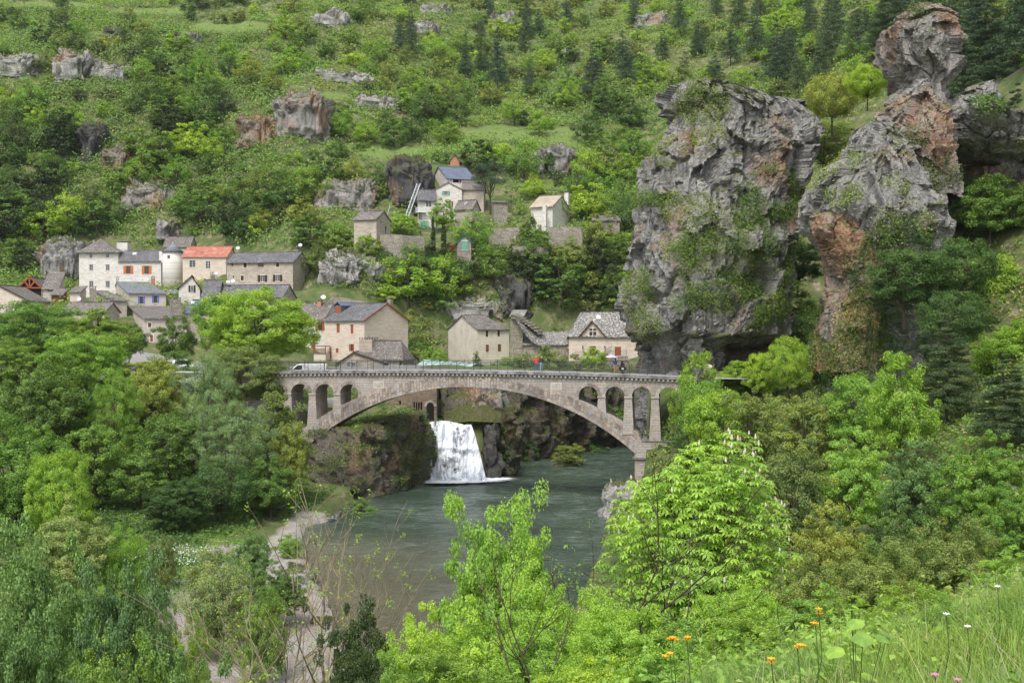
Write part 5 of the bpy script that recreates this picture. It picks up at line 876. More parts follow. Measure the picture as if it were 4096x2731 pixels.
# ================================================================== PLANTS
def leaf_quads(P_, Nr, size, rs, asp=0.55, droop=0.0):
    """one folded diamond leaf per point"""
    n_ = len(P_); Nr = Nr / (np.linalg.norm(Nr, axis=1)[:, None] + 1e-9); r = rs.normal(size=(n_, 3)); T = np.cross(Nr, r); T /= np.linalg.norm(T, axis=1)[:, None] + 1e-9; B_ = np.cross(Nr, T)
    s_ = (size * rs.uniform(.65, 1.3, n_))[:, None]; a = P_ - T * s_ * .5; t = P_ + T * s_ * .5 - Nr * s_ * .12; l = P_ + B_ * s_ * asp * .5 + Nr * s_ * .06 - T * s_ * .05; q = P_ - B_ * s_ * asp * .5 + Nr * s_ * .06 - T * s_ * .05
    return np.stack([a, l, t, q], 1).reshape(-1, 3)
def quads_faces(n4): return np.arange(n4).reshape(-1, 4)
def tree_mesh(seed, kind='round', Hh=8.0, Rr=3.0, ncl=45, nlf=45, ls=0.35, trunk_r=None, cz=None, flat=0.6, fill=0.5, clr=0.24, asp=0.6, limbs=9):
    """returns crown vertices and a trunk MB (origin at the trunk's foot)"""
    rs = np.random.RandomState(seed); rg = random.Random(seed); tr = trunk_r or Hh * 0.022; mb = MB()
    if kind in ('round', 'wide', 'oval', 'bush', 'tall'):
        c0 = {'round': .62, 'wide': .62, 'oval': .56, 'bush': .46, 'tall': .55}[kind] * Hh if cz is None else cz * Hh; vz = Hh - c0
        d = rs.normal(size=(ncl, 3)); d /= np.linalg.norm(d, axis=1)[:, None]; lob = 1 + 0.30 * vnoise(d * 2.0 + seed, seed) + 0.12 * rs.uniform(-1, 1, ncl)
        rad = (fill + (1 - fill) * rs.uniform(0, 1, ncl) ** 0.6) * lob; zs = np.where(d[:, 2] > 0, vz, c0 * (.92 if kind in ('bush', 'tall') else .62)); C_ = np.stack([d[:, 0] * rad * Rr, d[:, 1] * rad * Rr, c0 + d[:, 2] * rad * zs], 1)
        C_ = C_[np.argsort(C_[:, 2])]; cr_ = Rr * clr * rs.uniform(.65, 1.35, ncl); sc = np.stack([cr_, cr_, cr_ * flat], 1); cc = np.array([0, 0, c0])
    elif kind == 'pine':
        lv = np.linspace(.22, 1, max(6, int(Hh * 1.3))); C_ = []; cr_ = []
        for v in lv:
            R_ = Rr * (1.05 - v) ** .75 * rs.uniform(.75, 1.1) + .25; k = max(1, int(5 * (1.15 - v)) + 1); a0 = rs.uniform(0, 6.28)
            for q in range(k):
                a = a0 + 6.283 * q / k + rs.normal() * .2
                for f in ((.35, .7, 1.0) if R_ > 1.2 else (.6,)): C_.append((R_ * f * math.cos(a), R_ * f * math.sin(a), v * Hh - .10 * R_ * f + rs.normal() * .1)); cr_.append(.28 * R_ * (1.1 - f * .3) + .22)
        C_ = np.array(C_); cr_ = np.array(cr_); ncl = len(C_); sc = np.stack([cr_, cr_, cr_ * .42], 1); cc = np.array([0, 0, Hh * .4])
    elif kind == 'umbrella':
        d = rs.normal(size=(ncl, 3)); d /= np.linalg.norm(d, axis=1)[:, None]; rad = rs.uniform(.35, 1, ncl) ** .6; C_ = np.stack([d[:, 0] * rad * Rr, d[:, 1] * rad * Rr, Hh * .74 + d[:, 2] * rad * Hh * .25], 1); cr_ = Rr * .22 * rs.uniform(.7, 1.3, ncl); sc = np.stack([cr_, cr_, cr_ * .6], 1); cc = np.array([0, 0, Hh * .7])
    elif kind == 'column':
        v = rs.uniform(.03, 1, ncl); a = rs.uniform(0, 6.28, ncl); R_ = Rr * np.clip(1 - v ** 4, .15, 1) * .6; C_ = np.stack([R_ * np.cos(a), R_ * np.sin(a), v * Hh], 1); cr_ = np.full(ncl, Rr * .5); sc = np.stack([cr_, cr_, cr_ * 1.8], 1); cc = np.array([0, 0, Hh * .5])
    # trunk and limbs
    lean = np.array([rs.normal() * .04 * Hh, rs.normal() * .04 * Hh]); top = Hh * (.95 if kind in ('pine', 'column') else .72)
    def tp(h): return Vector((lean[0] * (h / Hh) ** 1.5, lean[1] * (h / Hh) ** 1.5, h))
    mb.tube([tp(h) - Vector((0, 0, .6 if h == 0 else 0)) for h in np.linspace(0, top, 7)], [tr * (1.25 if i == 0 else 1) * (1 - .13 * i) for i in range(7)], 6)
    if kind not in ('pine', 'column'):
        Ld = []
        lo = .08 if kind == 'bush' else .28
        for i in range(limbs):
            j = int((i + .5) * ncl / limbs); c = Vector(C_[min(ncl - 1, j)]); h0 = min(max(lo * Hh, c.z * rg.uniform(.35, .6)), top * .95); a = tp(h0); mdp = a.lerp(c, .5) + Vector((0, 0, -.06 * Hh)); r0 = tr * (.62 - .3 * h0 / Hh)
            mb.tube([a, a.lerp(mdp, .6), mdp, c], [r0, r0 * .8, r0 * .6, r0 * .2], 5, False); Ld += [mdp, mdp.lerp(c, .5)]
        for c in C_[::max(1, ncl // 60)]:
            c = Vector(c); q = min(Ld, key=lambda v: (v - c).length); mb.tube([q, q.lerp(c, .5) - Vector((0, 0, .02 * Hh)), c], [tr * .22, tr * .15, tr * .05], 4, False)
    else:
        for c in C_[::2] if kind == 'pine' else []: c = Vector(c); mb.bar(tp(min(top, c.z + .05 * Hh)), c, tr * .2)
    ci = np.repeat(np.arange(ncl), nlf); m_ = len(ci); g = rs.normal(size=(m_, 3)); g /= np.linalg.norm(g, axis=1)[:, None]; g *= (rs.uniform(0.15, 1, m_) ** .5)[:, None]
    Pp = C_[ci] + g * sc[ci]; out = (C_[ci] - cc); out /= np.linalg.norm(out, axis=1)[:, None] + 1e-9; up = np.array([0, 0, 1.0])
    Nr = g * .5 + out * .4 + up * .6 + rs.normal(size=(m_, 3)) * .5
    if kind == 'pine': Nr = up * .6 + rs.normal(size=(m_, 3)) * .8
    return leaf_quads(Pp, Nr, np.full(m_, ls), rs, asp), mb
PROTO = {}
def proto(key, *a, **k):
    V, mb = tree_mesh(*a, **k); me = bpy.data.meshes.new('crown_' + key); n4 = len(V); me.vertices.add(n4); me.vertices.foreach_set('co', V.astype(np.float32).ravel()); me.loops.add(n4); me.loops.foreach_set('vertex_index', np.arange(n4, dtype=np.int32))
    me.polygons.add(n4 // 4); me.polygons.foreach_set('loop_start', np.arange(0, n4, 4, dtype=np.int32)); me.polygons.foreach_set('loop_total', np.full(n4 // 4, 4, np.int32)); me.update(calc_edges=True); me.materials.append(LF['mid'])
    tm = bpy.data.meshes.new('trunk_' + key); tm.from_pydata(mb.v, [], mb.f); tm.update(); tm.materials.append(M['bark']); z = V[:, 2].max(); r = np.percentile(np.hypot(V[:, 0], V[:, 1]), 97)
    PROTO[key] = (me, tm, z, r)
def put(key, x, y, h, r, mk, label, cat='tree', name=None, group=None, rz=None, z=None, bark=None, ry=None, sink=.15):
    me, tm, H0, R0 = PROTO[key]; z = z1(x, y) if z is None else z; o = empty(name or {'tree': 'tree', 'shrub': 'shrub'}.get(cat, cat.replace(' ', '_')), (x, y, z - sink), random.uniform(0, 6.28) if rz is None else rz, label, cat, group); o.scale = (r / R0, (ry or r) / R0, h / H0)
    c = link(bpy.data.objects.new('crown', me), o); c.material_slots[0].link = 'OBJECT'; c.material_slots[0].material = LF[mk]
    t = link(bpy.data.objects.new('trunk', tm), o)
    if bark: t.material_slots[0].link = 'OBJECT'; t.material_slots[0].material = M[bark]
    return o
random.seed(7)
for i in range(5): proto('far%d' % i, 10 + i, ('round', 'wide', 'oval', 'round', 'tall')[i], 8, (3.2, 3.8, 2.6, 3.4, 2.3)[i], 70, 60, .30, cz=.5, flat=.85, clr=.22)
for i in range(3): proto('bush%d' % i, 20 + i, 'bush', 3, 2.0, 34, 70, .24, flat=.85, trunk_r=.05, limbs=5)
for i in range(3): proto('pine%d' % i, 30 + i, 'pine', 11, 2.5, 1, 70, .26, trunk_r=.16, asp=.3)
proto('stonepine', 41, 'umbrella', 12, 4, 70, 90, .26, trunk_r=.2, asp=.3, limbs=12); proto('cypress', 42, 'column', 7, .6, 60, 80, .2, trunk_r=.08)
for i in range(4): proto('mid%d' % i, 50 + i, ('round', 'wide', 'tall', 'oval')[i], 12, (5, 6, 3.6, 4.4)[i], 190, 150, .25, clr=.17, flat=.8, trunk_r=.22, limbs=14, fill=.5)
proto('midpine', 55, 'pine', 12, 3.0, 1, 420, .17, trunk_r=.16, asp=.25); proto('thin', 56, 'oval', 12, 4.2, 170, 120, .22, clr=.15, flat=.75, trunk_r=.16, limbs=16, fill=.3)
for i in range(2): proto('thick%d' % i, 60 + i, 'bush', 5, 3, 110, 150, .16, trunk_r=.07, clr=.17, limbs=12)
# ---------------- hillside: boxes (photo pixels) that stay clear of tree crowns
CLEAR = [(300, 945, 520, 1190), (470, 990, 740, 1140), (650, 940, 950, 1120), (900, 995, 1245, 1170), (1290, 1200, 1640, 1440), (1785, 1250, 2100, 1450), (2040, 1250, 2200, 1400), (2260, 1245, 2510, 1430),
         (1410, 840, 1570, 950), (1665, 660, 1900, 900), (1720, 900, 1800, 1000), (2115, 780, 2285, 900), (1900, 690, 2010, 880), (1780, 620, 1850, 665), (1820, 930, 1890, 1005), (1520, 930, 1700, 1000), (60, 1100, 240, 1190), (150, 980, 310, 1150),
         (950, 380, 1300, 610), (220, 210, 500, 345), (0, 225, 150, 320), (325, 510, 520, 700), (500, 760, 680, 850), (1290, 750, 1500, 860), (1570, 640, 1690, 870), (1250, 58, 1390, 115), (1310, 1045, 1510, 1150), (1780, 1215, 2010, 1275), (2030, 1150, 2130, 1260), (1210, 290, 1460, 330), (1390, 395, 1600, 440), (2160, 615, 2280, 690),
         (1860, 505, 2300, 560), (1450, 580, 1680, 640), (740, 80, 1090, 140), (300, 0, 700, 40), (1400, 885, 1440, 930), (1120, 985, 1290, 1030), (1640, 20, 1800, 60), (1960, 915, 2080, 1000), (2195, 900, 2330, 950)]
def blocked(x0, y0, x1, y1, tol=.12):
    A = (x1 - x0) * (y1 - y0)
    for a, b2, c, d in CLEAR:
        ix, iy = min(x1, c) - max(x0, a), min(y1, d) - max(y0, b2)
        if ix > 0 and iy > 0 and (ix * iy / A > tol and ix * iy > 900 or ix * iy > .25 * (c - a) * (d - b2)): return True
    return False
LMK = [(405, 1000, 'the tower house'), (560, 1010, 'the house with orange shutters'), (830, 1000, 'the red roofed house'), (1070, 1020, 'the long slate house'), (1190, 480, 'the cave cliff'), (350, 290, 'the pale vertical cliff'), (420, 630, 'the black and orange crag'),
       (590, 800, 'the reddish broken crag'), (1400, 800, 'the bare orange slope'), (1480, 890, 'the square tower hut'), (1800, 740, 'the highest hamlet house'), (2200, 830, 'the tan roofed cottage'), (2080, 530, 'the long meadow'), (1570, 600, 'the small meadow'), (930, 110, 'the hilltop meadow'),
       (1700, 300, 'the upper pines'), (2100, 1150, 'the black streaked cliff'), (1460, 1280, 'the big pink house'), (1410, 1100, 'the mossy white crag'), (2400, 600, 'the left edge of the grey crag'), (2400, 1000, 'the inn roof'), (2900, 250, 'the top of the grey crag'), (1860, 1100, 'the grey rendered house'), (100, 700, 'the left photo edge'), (100, 100, 'the top left corner'), (1300, 90, 'the pale rock band'), (2450, 250, 'the slope of scattered rocks'), (3400, 200, 'the pinnacle')]
GREEN = {'lime': 'yellow-green', 'spring': 'fresh green', 'mid': 'mid green', 'deep': 'deep green', 'olive': 'olive green', 'dark': 'dark green', 'pine': 'blue-green', 'scrub': 'dull olive', 'silver': 'grey-green', 'yellow': 'pale yellow-green', 'cool': 'cool green'}
AUTO = []
def auto(o, px, py, col, noun):
    l = min(LMK, key=lambda q: (q[0] - px) ** 2 + (1.6 * (q[1] - py)) ** 2); side = 'above' if py < l[1] - 60 else ('below' if py > l[1] + 60 else ('left of' if px < l[0] else 'right of')); AUTO.append((o, col, noun, side, l[2], px))
rs = np.random.RandomState(3); pts = []
def region(px, py):
    n1 = float(vnoise([[px / 260, py / 150, .5]], 12)[0]); u = rs.uniform()
    if px > 2450 and py < 420 or (1500 < px < 2300 and py < 330 and n1 > -.1) and u < .55: return 'P' if u < (.5 if py < 330 else .3) else rs.choice(['lime', 'spring', 'olive', 'lime'])
    if px < 950 and py < 330: return rs.choice(['dark', 'deep', 'olive', 'spring', 'deep'])
    if px < 950: return rs.choice(['spring', 'lime', 'mid', 'deep', 'dark', 'mid']) if n1 > -.2 else rs.choice(['deep', 'dark', 'mid', 'deep'])
    if py > 1000 and px > 1200: return rs.choice(['mid', 'deep', 'dark', 'spring', 'olive', 'mid'])
    if py < 420: return rs.choice(['lime', 'olive', 'olive', 'spring', 'mid', 'mid'])
    return rs.choice(['spring', 'lime', 'mid', 'deep', 'mid', 'deep', 'olive'])
nt_, nb_ = 0, 0; tries = 0
while nt_ < 325 and tries < 12000:
    tries += 1; px, py = rs.uniform(-60, 4150), rs.uniform(20, 1260) if rs.uniform() < .8 else rs.uniform(-10, 420)
    if px > 2560 and py > (430 if px < 3300 else 330): continue
    if px < 1250 and py > 1000 and px > 150: 
        if py > 1010: continue
    if px < 160 and py > 1120: continue
    if any(abs(px - a) < 62 and abs(py - b2) < 34 for a, b2 in pts): continue
    k = region(px, py); hm = rs.uniform(6.2, 11.5) * (1.3 if k == 'P' else 1) * (.78 if py < 420 else 1); g = hit(px, py, 150)
    if g is None: continue
    s_ = FPX / g.y; hp = hm * s_; rp = hp * (.2 if k == 'P' else .46)
    if blocked(px - rp * .9, py - hp, px + rp * .9, py): continue
    pts.append((px, py)); nt_ += 1
    if k == 'P': o = put('pine%d' % rs.randint(3), g.x, g.y, hm * (1.15 if px < 2450 else 1.6), hm * (.25 if px < 2450 else .36), 'pine', None, group='trees on the valley side', name='pine_tree'); auto(o, px, py - hp / 2, 'dark blue-green', 'pine'); o['category'] = 'pine tree'
    else: o = put('far%d' % rs.randint(5), g.x, g.y, hm, hm * rs.uniform(.46, .58), k, None, group='trees on the valley side'); auto(o, px, py - hp / 2, GREEN[k], 'tree')
print('hill trees', nt_, tries)
pts = []; tries = 0
while nb_ < 300 and tries < 8000:
    tries += 1; px, py = rs.uniform(-60, 4150), rs.uniform(-10, 1290)
    if px > 2560 and py > (430 if px < 3300 else 330): continue
    if 150 < px < 1250 and py > 1020: continue
    if any(abs(px - a) < 46 and abs(py - b2) < 22 for a, b2 in pts): continue
    g = hit(px, py, 150)
    if g is None: continue
    hm = rs.uniform(2.4, 5.0); s_ = FPX / g.y
    if blocked(px - hm * s_ * .6, py - hm * s_, px + hm * s_ * .6, py, .3): continue
    k = rs.choice(['dark', 'deep', 'olive', 'mid', 'scrub', 'spring'] if py > 420 and px < 1000 else ['olive', 'mid', 'spring', 'scrub', 'deep', 'lime']); pts.append((px, py)); nb_ += 1
    o = put('bush%d' % rs.randint(3), g.x, g.y, hm, hm * rs.uniform(.65, 1.05), k, None, 'shrub', group='shrubs on the valley side'); auto(o, px, py, GREEN[k], 'round shrub')
# pines and landmark trees on the hill: (px, py foot, height m, radius m, mesh, leaves, label, category)
for px, py, hm, rm, key, mk, lab, cat in [
    (1862, 318, 16, 2.9, 'pine0', 'pine', 'tall slim pine, leftmost of the group above the meadow', 'pine tree'), (1925, 312, 13, 2.8, 'pine1', 'pine', 'second tall pine from the left in the group above the meadow', 'pine tree'), (1990, 372, 22, 3.6, 'pine2', 'pine', 'tallest pine with a bare lower trunk above the meadow', 'pine tree'),
    (2118, 392, 12, 2.6, 'pine1', 'pine', 'short dark pine right of the tallest pine', 'pine tree'), (2375, 420, 21, 4.6, 'pine0', 'pine', 'broad dark pine right of the meadow group', 'pine tree'), (2105, 165, 16, 3, 'pine2', 'pine', 'pine near the top edge between pale outcrops', 'pine tree'), (2270, 120, 13, 3, 'pine1', 'pine', 'dull brownish pine at the top edge', 'pine tree'), (2490, 300, 15, 3.8, 'pine0', 'pine', 'wide pine high above the left shoulder of the grey crag', 'pine tree'),
    (1640, 240, 12, 3.2, 'pine2', 'pine', 'grey-green pine alone on the scrubby slope', 'pine tree'), (2860, 345, 10, 3.4, 'pine1', 'pine', 'spreading pine rooted on top of the grey crag', 'pine tree'), (3020, 250, 18, 4.2, 'pine0', 'pine', 'big blue-green pine on the slope between crag and pinnacle', 'pine tree'),
    (2155, 552, 8.5, 3.6, 'far0', 'spring', 'round fresh green tree standing alone in the long meadow', 'tree'), (1800, 575, 8, 3.2, 'far3', 'spring', 'dense round tree at the left end of the long meadow', 'tree'), (2400, 420, 9, 2.6, 'far4', 'mid', 'upright cool green tree right of the long meadow', 'tree'), (1700, 510, 13, 4.6, 'far1', 'mid', 'large spreading green tree above the small meadow', 'tree'),
    (1860, 300, 7, 3.3, 'far0', 'lime', 'bright round tree below the upper pines', 'tree'), (2190, 290, 8.5, 3.6, 'far2', 'lime', 'bright yellow-green tree right of the tall pines', 'tree'), (810, 370, 10, 2.6, 'far4', 'spring', 'pointed bright green tree left of the cave cliff', 'tree'), (560, 350, 9, 4.2, 'far0', 'spring', 'round bright tree right of the pale vertical cliff', 'tree'),
    (120, 480, 13, 5.2, 'far1', 'spring', 'big spreading bright green tree at the left edge', 'tree'), (310, 560, 8, 4.4, 'far0', 'spring', 'dense fresh green tree above the black crag', 'tree'), (1960, 862, 13.5, 4.6, 'stonepine', 'pine', 'stone pine with a bare trunk beside the hamlet houses', 'pine tree'),
    (1732, 1024, 8.6, .62, 'cypress', 'dark', 'left slim dark cypress in the terraced garden', 'cypress tree'), (1775, 1030, 8.3, .66, 'cypress', 'dark', 'right slim dark cypress in the terraced garden', 'cypress tree'), (1885, 1010, 9.5, 4.8, 'far1', 'spring', 'fresh green spreading tree in front of the teal-door shed', 'tree'), (1775, 930, 8, 3.6, 'far2', 'lime', 'thin pale tree in front of the hamlet houses', 'tree'),
    (2120, 960, 6.4, 2.4, 'bush1', 'olive', 'tall upright bamboo clump beside the cottage terrace', 'bamboo'), (2175, 900, 4.2, 2.6, 'bush0', 'dark', 'very dark round bush in front of the tan roofed cottage', 'shrub'), (2235, 900, 6.0, 3.0, 'far0', 'olive', 'thin olive tree hiding the front of the tan roofed cottage', 'tree'), (2310, 800, 8.5, 3.6, 'far0', 'mid', 'layered green tree right of the cottage chimney', 'tree'),
    (1797, 1012, 2.4, 1.6, 'bush1', 'red', 'dark red clipped bush in the terraced garden', 'shrub'), (2215, 1075, 4.5, 1.7, 'bush2', 'brown', 'dead brown shrub on the wooded bluff', 'shrub'), (1480, 1010, 4.2, 3.4, 'bush1', 'lime', 'lime green bush below the square tower hut', 'shrub'), (1340, 990, 6, 3.6, 'far0', 'spring', 'bright green tree left of the square tower hut', 'tree'), (1265, 1110, 7.5, 4, 'far1', 'olive', 'olive green tree right of the long slate house', 'tree'),
    (1050, 935, 6, 4.4, 'far3', 'olive', 'pale olive tree above the long slate house', 'tree'), (1640, 1150, 9, 4.5, 'far0', 'mid', 'bushy green tree on the bluff right of the mossy white crag', 'tree'), (905, 900, 5, 3, 'bush0', 'olive', 'rust tinged bush above the red roofed house', 'shrub'), (2230, 700, 6, 5, 'bush2', 'deep', 'ivy dark thicket under the right end of the meadow', 'shrub')]:
    g = hit(px, py, 150)
    if g is not None: put(key, g.x, g.y, hm, rm, mk, lab, cat, name=cat.replace(' ', '_') if cat != 'tree' else 'tree')
for i, (px, py, w_, h_) in enumerate([(1640, 1020, 8, 1.8), (1700, 1060, 5, 2.4), (1840, 1090, 9, 2.6), (1990, 1030, 5, 2.2), (2050, 1080, 6, 3.2), (2110, 1025, 4.5, 3.6), (2150, 1000, 9, 1.2), (1930, 1055, 4, 3), (1610, 935, 8, 1.0), (1530, 1050, 4, 2)]):
    g = hit(px, py, 150)
    if g is None: continue
    rs_ = np.random.RandomState(i); n_ = 2600; q = rs_.uniform(-1, 1, (n_, 3)); ax = np.argmax(np.abs(q * (1, 1.2, 1)), 1); sg = np.sign(q[np.arange(n_), ax]); q[np.arange(n_), ax] = sg; Nr = np.zeros((n_, 3)); Nr[np.arange(n_), ax] = sg
    pp = q * (w_ / 2, .8, h_ / 2) + (0, 0, h_ / 2) + rs_.normal(size=(n_, 3)) * .06; o = mesh_np('hedge', leaf_quads(pp, Nr + rs_.normal(size=(n_, 3)) * .5, np.full(n_, .22), rs_), quads_faces(n_ * 4), LF['deep']); o.location = (g.x, g.y, g.z - .2)
    tag(o, ['clipped hedge left of the cypresses', 'clipped block hedge under the left cypress', 'long clipped hedge along the garden edge', 'square clipped hedge by the shed garden', 'tall clipped hedge on the bluff edge', 'tallest rounded clipped hedge below the bamboo', 'low clipped hedge along the terrace wall below the bamboo', 'small clipped hedge under the shed', 'thick ivy hedge on top of the high garden wall', 'round clipped bush on the white crag'][i], 'hedge', 'clipped hedges of the terraced gardens')
# ordinal labels that single out each hillside tree
ORD = ['first', 'second', 'third', 'fourth', 'fifth', 'sixth', 'seventh', 'eighth', 'ninth', 'tenth', 'eleventh', 'twelfth', 'thirteenth']
grp = {}
for r in AUTO: grp.setdefault(r[1:5], []).append(r)
for (col, noun, side, lm), l in grp.items():
    l.sort(key=lambda r: r[5]); n_ = len(l)
    for i, r in enumerate(l): pre = '' if n_ == 1 else ('leftmost ' if i == 0 else 'rightmost ' if i == n_ - 1 else (ORD[i] if i < 13 else f'{i + 1}th') + ' from left ' ); r[0]['label'] = (f'{col} {noun} {side} {lm}' if n_ == 1 else f'{pre}{col} {noun} {side} {lm}')
# ---------------- undergrowth on the slopes (nobody could count it)
def undergrowth(name, label, n_, box, mk, size, hgt, seed, thr=-1, nl=12, spread=.6, cond=None, keep_meadow=.06):
    r = np.random.RandomState(seed); y = box[1] + (box[3] - box[1]) * r.uniform(0, 1, n_) ** .8; k = r.uniform(box[0], box[2], n_); x = k * y; z = zt(x, y); p = np.stack([x, y, z], 1)
    ok = (vnoise(p * (1 / 11, 1 / 16, 0), seed) > thr) & (z > .25); ok &= (mask(x, y, z, MEADOW) < .3) | (r.uniform(0, 1, n_) < keep_meadow); ok &= ~((x > -42) & (x < 26) & (y > 136) & (y < 216) & (z > 11.9) & (z < 15.5))
    f_ = y * CP - (z - CH) * SP; qx, qy = 2048 + x / f_ * FPX, 1365.5 - (y * SP + (z - CH) * CP) / f_ * FPX
    if y.max() > 200:
        for a, b2, c, d in CLEAR[:16]: ok &= ~((qx > a - 8) & (qx < c + 8) & (qy > b2) & (qy < d + 12))
    if cond is not None: ok &= cond(x, y, z)
    p = p[ok]; m_ = len(p); hh = hgt * r.uniform(.3, 1.2, m_); ci = np.repeat(np.arange(m_), nl); g = r.normal(size=(len(ci), 3)) * np.stack([hh[ci] * spread, hh[ci] * spread, hh[ci] * .4], 1); g[:, 2] = np.abs(g[:, 2]); Nr = g + np.array([0, -.1, .6]) + r.normal(size=g.shape) * .45
    sz = size if np.isscalar(size) else size(p[ci][:, 1]); V = leaf_quads(p[ci] + g, Nr, np.full(len(ci), 1.0) * sz, r)
    return tag(mesh_np(name, V, quads_faces(len(V)), LF[mk]), label, kind='stuff')
kx = (-.55, 214, .55, 500)
undergrowth('undergrowth', 'fresh green undergrowth over the hillside', 22000, kx, 'olive', .6, 2.2, 1, -.35); undergrowth('undergrowth', 'dark scrub over the hillside', 18000, kx, 'deep', .55, 1.9, 2, .0)
undergrowth('undergrowth', 'mid green bushes over the hillside', 24000, kx, 'mid', .58, 2.2, 3, -.05); undergrowth('dry_scrub', 'dull olive scrub over the hillside', 14000, kx, 'scrub', .42, .8, 4, -.3)
undergrowth('undergrowth', 'dense thicket on the wooded bluff', 5000, (-.22, 226, .14, 250), 'deep', .4, 1.3, 5, -.8, keep_meadow=0)

undergrowth('woodland', 'dense dark woodland mass on the left part of the valley side', 8000, (-.52, 262, -.2, 420), 'deep', .62, 2.8, 31, -.4, 24, keep_meadow=0); undergrowth('woodland', 'mid green woodland mass over the valley side', 14000, (-.52, 245, .5, 450), 'mid', .62, 2.8, 32, -.1, 24, keep_meadow=0)
undergrowth('woodland', 'fresh green scrub wood over the middle of the valley side', 11000, (-.45, 260, .5, 480), 'spring', .6, 2.6, 33, -.05, 24, keep_meadow=0); undergrowth('woodland', 'olive scrub wood near the top of the slope', 8000, (-.2, 330, .35, 500), 'olive', .6, 2.0, 34, -.2, 24, keep_meadow=0)
# ================================================================== MIDDLE DISTANCE AND FOREGROUND PLANTS
for i in range(2): proto('near%d' % i, 70 + i, ('bush', 'oval')[i], 6, (3.0, 2.6)[i], 260, 190, .105, clr=.14, flat=.7, trunk_r=.06, limbs=20, fill=.25, asp=.65)
proto('maple', 80, 'bush', 7, 3.6, 380, 170, .12, clr=.12, flat=.7, trunk_r=.07, limbs=26, fill=.25, asp=.75); proto('airy', 81, 'oval', 9, 3.5, 330, 150, .14, clr=.11, flat=.65, trunk_r=.10, limbs=26, fill=.2, cz=.55)
proto('close0', 82, 'bush', 4, 1.8, 440, 170, .062, clr=.12, flat=.7, trunk_r=.03, limbs=26, fill=.2, asp=.7); proto('close1', 83, 'bush', 4, 1.6, 360, 170, .066, clr=.13, flat=.65, trunk_r=.03, limbs=30, fill=.15, asp=.6)
proto('big0', 84, 'round', 13, 6, 420, 190, .22, clr=.13, flat=.8, trunk_r=.28, limbs=18, fill=.55, cz=.56); proto('big1', 85, 'bush', 13, 5.5, 400, 190, .22, clr=.13, flat=.8, trunk_r=.26, limbs=16, fill=.5, cz=.52)
proto('willow', 86, 'tall', 13, 4.2, 330, 170, .16, clr=.13, flat=.8, trunk_r=.2, limbs=22, fill=.35, asp=.35)
def at(px, ytop, D, wpx, key, mk, lab, cat='tree', foot=None, **k):
    t = P(px, ytop, D); g = z1(t.x, t.y) if foot is None else foot; g = min(g, t.z - wpx * D / FPX * .8); return put(key, t.x, t.y, max(1.0, t.z - g + .15), wpx / 2 * D / FPX, mk, lab, cat, z=g, **k)
